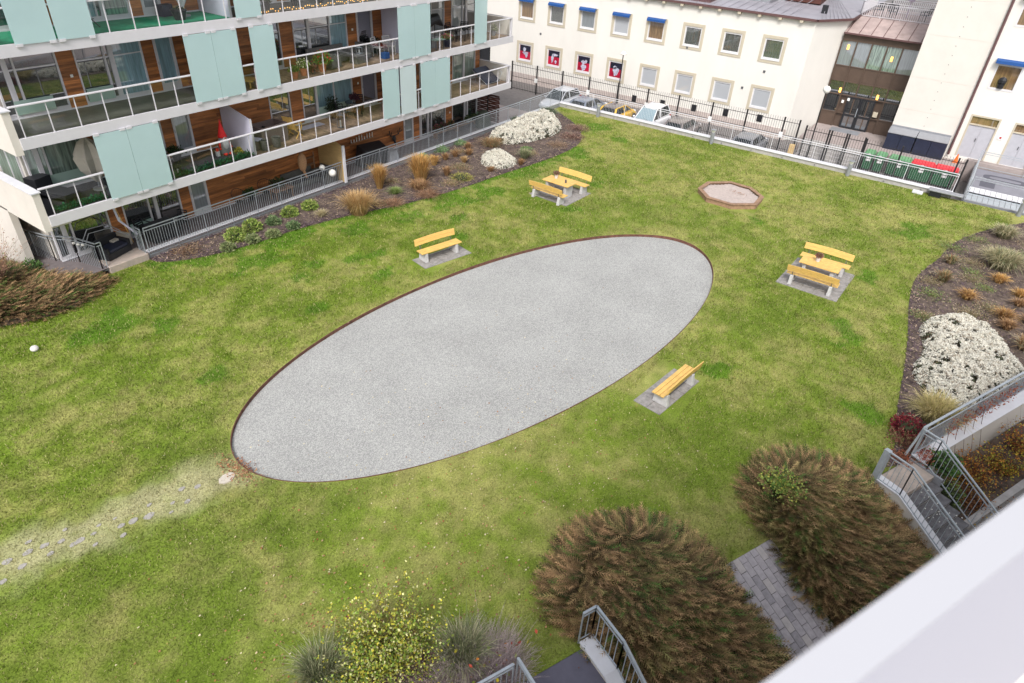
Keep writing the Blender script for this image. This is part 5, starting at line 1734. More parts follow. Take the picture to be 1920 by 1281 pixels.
# right stair
def stair(u0, u1, label, stepm, landm, wallR=True, rail_lab=('', '')):
    t = thing('stair', UN(u0, NB, 0), label, 'stairs')
    ln = -4.92
    ubox(MB(), u0 + .26, u1, NB + .02, ln, -.16, .02).build('landing', M[landm], t, bevel=.01)
    for i in range(8):
        q = MB(); ubox(q, u0 + .26, u1, ln + i * .33 - .02, ln + (i + 1) * .33 + .015, -.17 * (i + 1) - .07, -.17 * (i + 1))
        q.build('step', M[stepm], t, bevel=.008)
        q = MB(); ubox(q, u0 + .26, u1, ln + i * .33 + .01, ln + (i + 1) * .33, -1.6, -.17 * (i + 1) - .07); q.build('riser_block', M['conc'], t)
    return t
def stringer(t, u0, u1, name='stringer', zc=.13):
    ln = -4.95
    z = lambda n_: zc - max(0, (n_ - ln)) * .515
    q = MB()
    n0, n1 = NB - .05, -2.2
    P = [(n0, -2.0), (n0, z(n0)), (ln, z(ln)), (n1, z(n1)), (n1, -2.0)]
    vs = [UN(u0, a, b) for a, b in P] + [UN(u1, a, b) for a, b in P]
    q.add(vs, [(0, 1, 2, 3, 4), (9, 8, 7, 6, 5)] + [(i, 5 + i, 5 + (i + 1) % 5, (i + 1) % 5) for i in range(5)])
    q.build(name, M['render3'], t)
    q = MB()
    P = [(n0 - .02, z(n0) + .002), (n0 - .02, z(n0) + .035), (ln, z(ln) + .035), (n1, z(n1) + .035), (n1, z(n1) + .002), (ln, z(ln) + .002)]
    vs = [UN(u0 - .03, a, b) for a, b in P] + [UN(u1 + .03, a, b) for a, b in P]
    q.add(vs, [(0, 1, 2, 5), (5, 2, 3, 4), (11, 8, 7, 6), (10, 9, 8, 11)] + [(i, 6 + i, 6 + (i + 1) % 6, (i + 1) % 6) for i in range(6)])
    q.build('stringer_cap', M['capw'], t)
sr = stair(16.32, 18.1, 'outdoor stair going down from the lawn at the right', 'steps', 'stepst')
stringer(sr, 16.32, 16.56)
ubox(MB(), 18.1, 18.18, NB, -4.7, -1.6, .06).build('side_kerb', M['galvd'], sr)
def srail(u, label, n1=-2.4, flat=-4.95, lead=None):
    pts = []
    if lead: pts.append(UN(lead[0], lead[1], 0.06))
    a = UN(u, NB + .02, .06); b = UN(u, flat, .06); c = UN(u, n1, .06 - (n1 - flat) * .515)
    pts += [a, b, c]
    t = railing(pts, label, z0=.10, z1=1.12, m='galv', bay=2.0, bar=.135, br=.007)
    return t
srail(16.34, 'grey railing on the left side of the right stair')
srail(18.14, 'grey railing on the right side of the right stair', flat=-5.2)
q = ubox(MB(), 16.28, 16.42, NB - .04, NB + .12, -.05, 1.2)
tag(q.build('rail_post', M['galv']), 'broad steel end post at the head of the right stair', 'post')
# string of small lights wound on the right stair railing
q = MB()
for i in range(46):
    s = i / 45
    n_ = -4.6 + 2.0 * s
    u, zz_ = 16.5 + random.uniform(-.1, .45), .55 - (n_ + 4.95) * .515 + random.uniform(-.2, .5)
    p = UN(u, n_, zz_)
    q.ball(p, .018, 5)
tag(q.build('light_string', M['lamp']), 'tangled string of small white lights on the right stair railing', 'light string')
# lower stair at the bottom of the picture
sl_ = stair(4.2, 6.02, 'outdoor stair with smooth grey landing at the bottom of the picture', 'steps', 'slate')
q = ubox(MB(), 4.2, 6.02, NB + .02, -4.6, -.14, .028); q.build('landing_slab', M['slate'], sl_)
stringer(sl_, 6.02, 6.30, zc=.16)
stringer(sl_, 4.0, 4.2, zc=.10)
railing([UN(6.0, NB - .1, .1), UN(6.34, NB - .1, .1), UN(6.34, -4.95, .1), UN(6.34, -2.4, .1 - 2.55 * .515)], 'grey railing on the right of the bottom stair', z0=.10, z1=1.08, m='galv', bay=2.0, bar=.14, br=.009)
railing([UN(4.33, NB + .02, .05), UN(4.33, -4.95, .05), UN(4.33, -2.4, .05 - 2.55 * .515)], 'grey railing on the left of the bottom stair', z0=.10, z1=1.08, m='galv', bay=2.0, bar=.14, br=.009)
railing([UN(1.6, NB + .05, .05), UN(4.22, NB + .05, .05)], 'grey railing among the shrubs at the bottom of the picture', z0=.10, z1=1.0, m='galv', bay=2.3, bar=.14, br=.009)
# low bed with autumn leaves beyond the stair
mb = MB()
ubox(mb, 18.2, 40, -5.4, -3.86, -1.6, -1.22)
tag(mb.build('lower_bed', M['soil']), 'low planted bed at the foot of the retaining wall', kind='structure')
t = thing('kerb_wall', UN(18.2, -3.8, -1.2), 'low concrete kerb in front of the autumn bed', 'kerb')
ubox(MB(), 17.9, 40, -3.86, -3.66, -1.6, -1.08).build('kerb', M['conc'], t)

# ------------------------------------------------------------------ the balcony parapet in the foreground
t = thing('balcony_parapet', UN(1.0, -.1, 11.7), 'white balcony parapet very near and out of focus in the bottom right corner', 'parapet')
q = MB()
prof = [(-.180, 12.1), (-.180, 12.75), (-.124, 12.75), (-.124, 12.1)]
vs = [UN(-1.5, a, b) for a, b in prof] + [UN(7, a, b) for a, b in prof]
q.add(vs, [(0, 1, 2, 3), (7, 6, 5, 4)] + [(i, 4 + i, 4 + (i + 1) % 4, (i + 1) % 4) for i in range(4)])
q.build('cap', M['capnear'], t)
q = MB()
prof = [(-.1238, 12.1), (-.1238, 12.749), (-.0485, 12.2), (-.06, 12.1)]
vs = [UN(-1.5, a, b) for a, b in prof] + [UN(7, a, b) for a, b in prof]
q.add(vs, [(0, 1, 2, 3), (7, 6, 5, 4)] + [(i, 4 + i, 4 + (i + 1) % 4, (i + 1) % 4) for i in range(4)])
q.build('shaded_inner_face', M['capshade'], t)  # inner side of the cap; shade painted by darker colour and steep slope
ubox(MB(), -1.4, 6.9, -.155, -.07, 11.7, 12.09).build('parapet_panel', M['whitep'], t)
t = thing('near_house', UN(1, 3, -1.4), 'house whose balcony the picture is taken from', 'building')
ubox(MB(), -1.6, 7.1, -.25, 1.2, 11.45, 11.7).build('balcony_slab', M['render3'], t)
ubox(MB(), -12, 24, 1.2, 12, -1.5, 11.44).build('wall', M['render3'], t)
M['core'] = mat('shrub_core', (.03, .04, .015), .9, var=.4, scale=20)
# ------------------------------------------------------------------ plants
def mound_h(x, y, poly, H, edge=1.1):
    ed = edge_dist(x, y, poly)
    return bank_z(x, y) + H * np.sqrt(np.clip(ed / edge, 0, 1)) * (0.45 + .9 * fbm(x, y, .8, 3))
def juniper(name_label, poly, H, N, green, lean, spread=.22, size=1.0):
    P = np.array(poly)
    t = thing('juniper', (P[:, 0].mean(), P[:, 1].mean(), 0), name_label, 'juniper', 'spreading brown junipers')
    # woody inner mass
    cell = .22
    xs = np.arange(P[:, 0].min(), P[:, 0].max(), cell); ys = np.arange(P[:, 1].min(), P[:, 1].max(), cell)
    X, Y = np.meshgrid(xs, ys, indexing='ij'); nx, ny = X.shape
    X, Y = X.ravel(), Y.ravel()
    ins = inpoly(X, Y, poly)
    idx = np.arange(nx * ny).reshape(nx, ny)
    q = np.stack([idx[:-1, :-1], idx[1:, :-1], idx[1:, 1:], idx[:-1, 1:]], -1).reshape(-1, 4)
    q = q[ins[q].all(1)]
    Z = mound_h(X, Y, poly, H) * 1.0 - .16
    c = np.repeat(np.array([[.028, .026, .012]]), len(X), 0)  # near black, painting the shade seen between the sprays
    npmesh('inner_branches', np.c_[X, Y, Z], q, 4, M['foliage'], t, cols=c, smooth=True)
    x = rng.uniform(P[:, 0].min() - .1, P[:, 0].max() + .1, N * 3)
    y = rng.uniform(P[:, 1].min() - .1, P[:, 1].max() + .1, N * 3)
    ok = inpoly(x, y, poly)
    x, y = x[ok][:N], y[ok][:N]
    n = len(x)
    z = mound_h(x, y, poly, H) - rng.uniform(.02, .22, n)
    # growth direction: away from the middle of the shrub, swirling a little
    th = lean + 1.5 * (fbm(x, y, .9, 2) - .5) * 2 + rng.normal(0, .38, n)
    ed = edge_dist(x, y, poly)
    cx_, cy_ = P[:, 0].mean(), P[:, 1].mean()
    out = np.arctan2(y - cy_, x - cx_)
    w = np.clip(1 - ed / 1.3, 0, 1) ** 1.3
    dxx = np.cos(th) * (1 - w) + np.cos(out) * w * 1.3
    dyy = np.sin(th) * (1 - w) + np.sin(out) * w * 1.3
    nn = np.hypot(dxx, dyy) + 1e-6
    up = rng.uniform(.05, .6, n)
    D = np.c_[dxx / nn, dyy / nn, up]; D /= np.linalg.norm(D, axis=1)[:, None]
    S = np.cross(D, [0, 0, 1.0]); S /= np.linalg.norm(S, axis=1)[:, None]
    U = np.cross(S, D)
    L = rng.uniform(.30, .60, n) * size
    hue = np.clip(rng.normal(1, .38, (n, 1)), .35, 1.9)
    B0 = np.c_[x, y, z]
    K = 7
    g = sstep(.42, .62, fbm(x + 40, y, 1.3, 3))
    brown = np.array([.275, .175, .090]); olive = np.array([.160, .180, .054]); grn = np.array([.08, .14, .032])
    mixv = np.clip(rng.random(n) * .9 + g * .3 - green, 0, 1)[:, None]
    base = olive * mixv + brown * (1 - mixv)
    gr = (rng.random((n, 1)) < .05 + green * .2)
    base = np.where(gr, grn, base)
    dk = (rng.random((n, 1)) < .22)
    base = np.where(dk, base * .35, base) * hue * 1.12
    V, Cc = [], []
    for k in range(K):
        f = (k + .4) / K
        o = B0 + D * (L * f)[:, None] + U * (-.09 * (f ** 2) * L * 0)[:, None]
        for sg in (-1, 1):
            ld = D * .78 + S * (.60 * sg) + U * rng.uniform(-.35, .35, (n, 1))
            ld /= np.linalg.norm(ld, axis=1)[:, None]
            ll = (L * (.42 - .26 * f))[:, None]
            wv = U * .0 + S * (.35) + U * .5
            wid = (.013 + .007 * (1 - f)) * size
            V.append(np.stack([o - D * wid, o + D * wid, o + ld * ll], 1))
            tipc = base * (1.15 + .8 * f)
            sh = .42 + .75 * f  # gap shade put into the colour: sprays darker towards their foot
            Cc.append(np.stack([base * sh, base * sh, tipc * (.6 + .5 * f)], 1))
    o = B0 + D * (L * .55)[:, None]
    V.append(np.stack([o - S * .010 * size, o + S * .010 * size, B0 + D * (L * 1.12)[:, None]], 1)); Cc.append(np.stack([base, base, base * 1.7], 1))
    V = np.concatenate(V).reshape(-1, 3); Cc = np.clip(np.concatenate(Cc).reshape(-1, 3), 0, 1)
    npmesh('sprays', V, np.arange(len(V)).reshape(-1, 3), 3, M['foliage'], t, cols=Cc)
    return t
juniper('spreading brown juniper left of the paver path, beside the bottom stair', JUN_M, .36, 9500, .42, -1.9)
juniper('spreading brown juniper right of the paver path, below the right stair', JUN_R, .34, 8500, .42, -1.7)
juniper('spreading green brown juniper at the left edge below the patio corner', JUN_L, .42, 9500, 1.0, -.9, size=.8)

def mound_poly(cx, cy, rx, ry, rz=0, n=20, wob=.12):
    out = []
    for i in range(n):
        a = 2 * PI * i / n
        r = 1 + wob * (random.random() - .5) * 2
        x, y = rx * r * math.cos(a), ry * r * math.sin(a)
        out.append((cx + x * math.cos(rz) - y * math.sin(rz), cy + x * math.sin(rz) + y * math.cos(rz)))
    return out
def flower_mound(poly, H, N, label, s=.05, tint=(.90, .87, .78)):
    """low cushion of grey green leaves covered by heads of small white flowers"""
    P = np.array(poly)
    t = thing('white_flower_cushion', (P[:, 0].mean(), P[:, 1].mean(), 0), label, 'flowering plant', 'white flowering cushions')
    def h(x, y):
        ed = edge_dist(x, y, poly)
        return H * np.sqrt(np.clip(ed / .55, 0, 1)) * (.7 + .55 * fbm(x, y, .8, 3)) * (.72 + .6 * fbm(x + 9, y, .24, 2))
    def pts(n):
        x = rng.uniform(P[:, 0].min(), P[:, 0].max(), n * 3); y = rng.uniform(P[:, 1].min(), P[:, 1].max(), n * 3)
        ok = inpoly(x, y, poly); return x[ok][:n], y[ok][:n]
    x, y = pts(int(N * .9)); n = len(x)
    z = h(x, y) * rng.uniform(.15, .93, n)
    D = np.c_[rng.normal(size=(n, 2)) * .5, np.ones(n)]
    c = np.array([(.10, .125, .065), (.17, .19, .12), (.13, .09, .055), (.06, .075, .04)])[rng.integers(0, 4, n)]
    leafmesh('leaves', np.c_[x, y, z], D, s * 1.6, s * .35, c, t, jit=.5)
    x, y = pts(N); n = len(x)
    # clumped heads with gaps between
    keep = fbm(x, y, .20, 2) > .37
    x, y = x[keep], y[keep]; n = len(x)
    z = h(x, y) - rng.uniform(0, .03, n)
    C0 = np.c_[x, y, z]
    V, Cc = [], []
    br = rng.uniform(.85, 1.08, (n, 1))
    tn = np.where(rng.random((n, 1)) < .10, np.array([[.50, .42, .33]]), np.array([tint])) * br
    for k in range(5):
        d = rng.normal(size=(n, 3)) * .55 + [0, 0, .75]; d /= np.linalg.norm(d, axis=1)[:, None]
        a = np.cross(d, rng.normal(size=(n, 3))); a /= np.linalg.norm(a, axis=1)[:, None]
        b = np.cross(d, a)
        o = C0 + d * s * .5 + rng.normal(size=(n, 3)) * s * .35
        r = s * .40
        V.append(np.stack([o - a * r, o - b * r, o + a * r, o + b * r], 1)); Cc.append(np.repeat((tn * rng.uniform(.8, 1.1, (n, 1)))[:, None], 4, 1))
    V = np.concatenate(V).reshape(-1, 3); Cc = np.clip(np.concatenate(Cc).reshape(-1, 3), 0, 1)
    npmesh('flowers', V, np.arange(len(V)).reshape(-1, 4), 4, M['flower'], t, cols=Cc)
    cell = .15
    xs = np.arange(P[:, 0].min(), P[:, 0].max(), cell); ys = np.arange(P[:, 1].min(), P[:, 1].max(), cell)
    X, Y = np.meshgrid(xs, ys, indexing='ij'); nx, ny = X.shape; X, Y = X.ravel(), Y.ravel()
    ins = inpoly(X, Y, poly); idx = np.arange(nx * ny).reshape(nx, ny)
    q = np.stack([idx[:-1, :-1], idx[1:, :-1], idx[1:, 1:], idx[:-1, 1:]], -1).reshape(-1, 4); q = q[ins[q].all(1)]
    npmesh('stems', np.c_[X, Y, h(X, Y) * .72], q, 4, M['foliage'], t, cols=np.repeat(np.array([[.07, .065, .045]]), len(X), 0), smooth=True)
    return t
WB1 = spline([(34.3, 25.2), (33.9, 24.0), (34.8, 23.1), (36.3, 22.7), (37.8, 22.45), (39.3, 22.9), (40.4, 23.8), (41.5, 25.3), (40.6, 25.85), (38.4, 25.8), (36.0, 25.75)], 3)
flower_mound(WB1, .60, 9000, 'largest white flowering cushion of the left bed, at its far end by the railing', .085)
WB2 = spline([(30.6, 23.0), (30.0, 22.3), (30.2, 21.4), (31.0, 21.1), (31.9, 21.4), (32.4, 22.3), (32.3, 23.3), (31.5, 23.5)], 3)
flower_mound(WB2, .42, 3200, 'small white flowering cushion in the middle of the left bed', .075)
WB3 = spline([(27.2, -1.1), (28.4, -1.4), (29.2, -2.2), (29.1, -3.2), (28.2, -3.8), (27.0, -4.3), (26.2, -4.7), (24.8, -4.2), (23.6, -3.7), (22.4, -3.0), (22.3, -2.3), (22.9, -1.75), (24.0, -1.3), (25.3, -1.45), (26.2, -1.35)], 3)
flower_mound(WB3, .48, 15000, 'broad white flowering cushion in the right bed', .062)

def grass_clump(x, y, r, h, n, cols, label, droop=.6, flop=.25, cat='ornamental grass', z=0.0, group='ornamental grasses', w=.010, name='ornamental_grass', base=.25):
    t_ = None
    a = rng.uniform(0, 2 * PI, n)
    rb = r * base * np.sqrt(rng.random(n))
    ab = rng.uniform(0, 2 * PI, n)
    B0 = np.c_[x + rb * np.cos(ab), y + rb * np.sin(ab), np.full(n, z)]
    a = np.where(rng.random(n) < .7, ab + rng.normal(0, .5, n), a)
    L = rng.uniform(.7, 1.15, n)
    tilt = np.clip(np.abs(rng.normal(0, .5, n)), 0, 1.15) * r / max(h, .01) * .9
    H = np.c_[np.cos(a), np.sin(a), np.zeros(n)]
    Sd = np.c_[-np.sin(a), np.cos(a), np.zeros(n)]
    fl = np.c_[rng.normal(0, flop * .2, (n, 2)), np.zeros(n)]
    P1 = B0 + H * (tilt * h * .38 * L)[:, None] + np.c_[np.zeros((n, 2)), h * .55 * L] + fl * .3
    P2 = B0 + H * (tilt * h * .85 * L)[:, None] + np.c_[np.zeros((n, 2)), h * (.95 - droop * .3 * np.clip(tilt, 0, 1.4)) * L] + fl * .7
    P3 = B0 + H * (tilt * h * 1.25 * L)[:, None] + np.c_[np.zeros((n, 2)), h * (1.08 - droop * .75 * np.clip(tilt, 0, 1.3)) * L] + fl
    P3[:, 2] = np.maximum(P3[:, 2], z + .02)
    wd = w * rng.uniform(.6, 1.3, (n, 1))
    V = np.stack([B0 - Sd * wd, B0 + Sd * wd, P1 - Sd * wd, P1 + Sd * wd, P2 - Sd * wd * .7, P2 + Sd * wd * .7, P3 - Sd * wd * .15, P3 + Sd * wd * .15], 1)
    c = np.array(cols)[rng.integers(0, len(cols), n)] * rng.uniform(.65, 1.35, (n, 1))
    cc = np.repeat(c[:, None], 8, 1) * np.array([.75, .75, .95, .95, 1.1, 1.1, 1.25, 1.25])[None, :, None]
    f = np.array([[0, 1, 3, 2], [2, 3, 5, 4], [4, 5, 7, 6]])[None] + (np.arange(n) * 8)[:, None, None]
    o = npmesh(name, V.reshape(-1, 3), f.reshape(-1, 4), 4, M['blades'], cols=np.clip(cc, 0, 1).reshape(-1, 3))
    return tag(o, label, cat, group)
STR = [(.52, .36, .17), (.42, .25, .10), (.58, .42, .22)]
ORG = [(.56, .34, .12), (.62, .42, .17), (.42, .24, .09)]
RUS = [(.36, .21, .10), (.46, .30, .16), (.26, .15, .08)]
BUF = [(.47, .40, .25), (.38, .33, .18), (.55, .48, .32)]
GRY = [(.22, .25, .14), (.40, .38, .24), (.17, .20, .09)]
for args in [
    (20.7, 22.95, .95, .95, 1500, STR, 'widest straw coloured grass, leaning over the lawn edge of the left bed'),
    (23.6, 24.4, .55, 1.15, 900, ORG, 'tall orange grass standing left of the other tall one near the railing'),
    (25.9, 23.6, .70, 1.25, 1200, ORG, 'tallest orange gold grass in the middle of the left bed'),
    (25.0, 22.9, .75, .45, 500, RUS, 'low rusty grass in front of the tall orange grass'),
    (28.2, 24.6, .4, .55, 300, ORG, 'small yellow orange grass behind the tall ones near the railing'),
    (29.3, 24.7, .35, .4, 240, RUS, 'small rusty tuft beside the railing in the left bed'),
    (27.4, 23.0, .38, .5, 260, RUS, 'small brown tuft right of the tallest orange grass'),
    (30.1, 24.6, .35, .4, 240, RUS, 'rusty tuft left of the two tufts behind the small white cushion'),
    (30.9, 24.2, .35, .4, 240, RUS, 'rusty tuft directly behind the small white cushion'),
    (29.7, 23.6, .35, .38, 220, STR, 'pale tuft left of the small white cushion'),
    (31.7, 24.9, .40, .42, 260, RUS, 'rusty tuft between the small white cushion and the railing'),
    (33.2, 24.2, .85, .5, 700, RUS + GRY[:1], 'spreading brown and green grass between the two white cushions'),
    (32.7, 21.4, .55, .55, 600, GRY, 'grey green grass mound right of the small white cushion'),
    (31.7, 20.95, .32, .35, 220, RUS, 'small brown tuft left of the grey green grass mound'),
    (29.6, 21.6, .33, .3, 220, RUS, 'tiny brown tuft in front of the small white cushion'),
    (23.6, 23.3, .5, .35, 500, [(.20, .28, .08), (.30, .36, .14)], 'low green grass between the straw grass and the tall orange grass'),
    (19.25, 23.95, .42, .32, 350, BUF, 'pale dry tuft at the left of the straw grass'),
    (24.6, 21.95, .9, .22, 500, [(.34, .20, .12), (.42, .28, .18), (.24, .13, .08)], 'low reddish grass along the lawn edge below the tall orange grass'),
    (22.6, 22.5, .8, .2, 420, [(.34, .20, .12), (.42, .28, .18), (.24, .13, .08)], 'low pinkish brown grass beside the straw grass'),
    (39.9, -3.2, .75, .6, 900, BUF + GRY, 'buff grass tuft at the far top of the right bed'),
    (35.7, -3.3, 1.05, .8, 1500, BUF + GRY, 'largest grey buff grass clump in the upper right bed'),
    (36.2, -4.6, .5, .45, 400, RUS, 'rusty grass at the right edge behind the large grey buff clump'),
    (33.9, -3.35, .45, .4, 420, ORG, 'orange brown tuft just below the large grey buff clump'),
    (31.2, -2.35, .48, .42, 600, ORG + RUS, 'round orange brown tuft in the middle of the right bed'),
    (32.3, -1.3, .5, .5, 450, GRY + RUS, 'olive brown tuft left of the round orange tuft'),
    (34.6, -1.35, .5, .4, 350, GRY + RUS, 'olive tuft near the lawn edge at the top of the right bed'),
    (33.0, -4.2, .4, .36, 350, ORG, 'small orange tuft at the right edge above the rusty pair'),
    (32.0, -4.2, .38, .34, 350, RUS, 'small dark tuft at the right edge between orange tufts'),
    (30.3, -3.75, .50, .45, 600, ORG + RUS, 'orange brown tuft above the broad white cushion'),
    (29.5, -3.9, .42, .4, 500, RUS, 'rusty tuft close behind the broad white cushion'),
    (30.6, -4.6, .4, .36, 350, RUS, 'rusty tuft at the right edge behind the white cushion'),
    (28.3, -4.6, .6, .5, 500, RUS + BUF, 'brown grass at the right edge beside the white cushion'),
    (21.3, -2.3, .78, .75, 2200, [(.50, .42, .20), (.56, .47, .26), (.40, .36, .14)], 'big straw yellow grass clump left of the broad white cushion', ),
    (4.05, 6.75, .62, .75, 1300, GRY, 'grey green feather grass at the bottom left of the yellow leaved shrub'),
    (6.05, 4.75, .62, .80, 1400, GRY, 'grey green feather grass to the right of the yellow leaved shrub'),
]:
    x, y, r, h, n, cols, lb = args
    near = math.hypot(x, y) < 12
    grass_clump(x, y, r, h, n, cols, lb, w=.006 if near else (.008 if x < 25 else .011), droop=.5, flop=.6 if h > .5 else .3, base=.25 if r < .6 else .4)

def shrub(x, y, r, h, n, cols, label, leaf=.10, lw=.028, group=None, z=0.0, core=(.03, .04, .015), m='foliage', cat='shrub', jit=.5, name='shrub', inner=.25):
    t = thing(name, (x, y, z), label, cat, group)
    if inner < .65:
        q = MB(); q.lathe([(r * .35, 0), (r * .62, h * .3), (r * .55, h * .62), (r * .2, h * .8)], (x, y, z), 10)
        o = q.build('branches', M['core'], t, smooth=True)
    u = rng.normal(size=(n, 3)); u[:, 2] = np.abs(u[:, 2]) * .9 + .05; u /= np.linalg.norm(u, axis=1)[:, None]
    lump = 1 + .25 * (fbm(np.arctan2(u[:, 1], u[:, 0]) * 2 + x * 3, u[:, 2] * 3 + y, .6, 2) - .5) * 2
    P = np.array([x, y, z + .05]) + u * np.array([r, r, h]) * (rng.uniform(1 - inner, 1, n) * lump)[:, None]
    c = np.array(cols)[rng.integers(0, len(cols), n)]
    leafmesh('leaves', P - u * leaf * .5, u, leaf, lw, c, t, m, jit)
    return t
YG = [(.34, .42, .10), (.24, .34, .07), (.44, .47, .17), (.15, .24, .05)]
DG = [(.13, .22, .09), (.20, .28, .13), (.28, .34, .17), (.09, .15, .06)]
LG = [(.26, .32, .14), (.33, .34, .17), (.17, .22, .09)]
GS = 'rounded shrubs in a double row in the left bed'
for (x, y, r, h, c, lb) in [
    (15.15, 24.85, .48, .55, YG, 'yellow green round shrub nearest the patio step, larger of the front pair'),
    (16.2, 25.1, .46, .52, YG, 'yellow green round shrub second from the left in the back row'),
    (17.25, 24.95, .36, .38, DG, 'dark green shrub between two yellow green ones in the back row'),
    (18.35, 25.15, .42, .45, YG, 'yellow green shrub left of the last one in the back row'),
    (19.5, 25.05, .42, .42, YG, 'rightmost yellow green shrub of the back row'),
    (15.5, 24.15, .34, .32, LG, 'pale green shrub second in the front row'),
    (16.45, 23.95, .34, .3, LG, 'pale green shrub third in the front row'),
    (17.55, 23.95, .32, .3, DG, 'rightmost small shrub of the front row'),
    (14.35, 24.3, .33, .3, LG, 'leftmost small pale green shrub near the lawn edge')]:
    shrub(x, y, r, h, int(900 * r / .4), c, lb, .11, .026, GS)
shrub(27.6, 22.1, .75, .28, 900, [(.34, .36, .08), (.28, .20, .08), (.42, .40, .12)], 'low spreading yellow green shrub at the lawn edge of the left bed', .07, .02, inner=.5)
shrub(13.1, 25.3, .9, .28, 900, [(.28, .17, .10), (.36, .26, .16), (.16, .09, .06)], 'dry brown perennials beside the patio step', .08, .012, inner=.8, cat='perennials', name='perennials')
shrub(40.2, 22.1, 1.0, .25, 1500, [(.20, .11, .10), (.32, .20, .15), (.12, .06, .06), (.40, .30, .22)], 'dark brown withered perennials at the far tip of the left bed', .07, .02, inner=.8, cat='perennials', name='perennials')
shrub(38.3, 21.4, 1.0, .25, 1500, [(.20, .11, .10), (.32, .20, .15), (.12, .06, .06), (.40, .30, .22)], 'dark withered perennials in front of the largest white cushion', .07, .02, inner=.8, cat='perennials', name='perennials')
shrub(36.2, 21.2, .8, .25, 1100, [(.24, .15, .11), (.34, .24, .17), (.40, .30, .20)], 'light brown withered perennials at the lawn edge near the picnic table', .07, .018, inner=.8, cat='perennials', name='perennials')
shrub(34.3, 22.3, .45, .12, 400, [(.16, .28, .10), (.22, .32, .12)], 'fresh green ground cover patch between the white cushions', .06, .02, inner=.8, cat='ground cover', name='ground_cover')
shrub(28.6, 25.9, .45, .3, 700, [(.14, .28, .10), (.22, .36, .16), (.30, .42, .22)], 'leftmost green creeper growing through the patio railing', .07, .025, inner=.7, cat='creeper', name='creeper')
shrub(30.3, 25.95, .6, .35, 900, [(.14, .28, .10), (.22, .36, .16), (.36, .42, .26)], 'middle green creeper growing through the patio railing', .07, .025, inner=.7, cat='creeper', name='creeper')
shrub(32.1, 25.95, .55, .3, 800, [(.14, .28, .10), (.22, .36, .16), (.42, .45, .30)], 'right green creeper on the patio railing near the large white cushion', .07, .025, inner=.7, cat='creeper', name='creeper')
shrub(41.8, 25.6, 1.0, .5, 900, [(.14, .20, .12), (.22, .27, .18), (.30, .32, .24)], 'grey green bush in the far corner of the garden wall', .08, .02, inner=.6)
shrub(38.3, 25.9, .8, .55, 700, [(.14, .20, .12), (.22, .27, .18), (.30, .32, .24)], 'grey green bush between the railing and the largest white cushion', .08, .02, inner=.6)
for (x, y, r, lb) in [(36.6, -1.2, .9, 'low green ground cover at the top edge of the right bed'), (30.6, -1.1, .8, 'low green ground cover at the lawn edge of the right bed'),
                      (28.3, -1.0, .6, 'green ground cover just above the broad white cushion'), (34.2, -2.3, .7, 'green ground cover left of the large grey buff clump'),
                      (38.5, -2.1, .8, 'green ground cover near the far end of the right bed'), (32.8, -2.9, .5, 'patch of green weeds left of the orange tuft in the right bed'),
                      (38.0, -4.4, .8, 'green weeds at the right edge of the upper right bed')]:
    shrub(x, y, r, .12, int(1100 * r), [(.15, .24, .07), (.22, .30, .10), (.30, .33, .14), (.24, .17, .10)], lb, .055, .018, inner=.95, cat='ground cover', name='ground_cover')
shrub(20.25, -1.7, .55, .5, 1100, [(.20, .018, .035), (.14, .012, .03), (.26, .05, .05)], 'dark red sedum beside the straw yellow grass', .06, .03, inner=.35, name='sedum')
shrub(19.6, -1.8, .62, .32, 1300, [(.26, .13, .09), (.34, .20, .12), (.20, .05, .05), (.22, .22, .09)], 'reddish brown perennials between the red sedum and the right stair', .08, .018, inner=.7, cat='perennials', name='perennials')
shrub(18.75, -1.75, .45, .2, 500, [(.30, .09, .05), (.36, .17, .10)], 'fallen red leaves and stems at the head of the right stair', .06, .02, inner=.9, cat='perennials', name='perennials')
x, y, _ = UN(19.0, -5.15); shrub(x, y, .55, .55, 900, [(.10, .22, .06), (.16, .30, .09), (.07, .14, .05)], 'green climber hanging over the white cap beside the right stair', .09, .035, z=-.25, inner=.4, name='climber')
x, y, _ = UN(18.75, -4.6); shrub(x, y, .5, .8, 800, [(.12, .22, .07), (.24, .30, .10), (.10, .14, .05)], 'green bush standing between the right stair and the wall', .09, .03, z=-1.1, inner=.5)
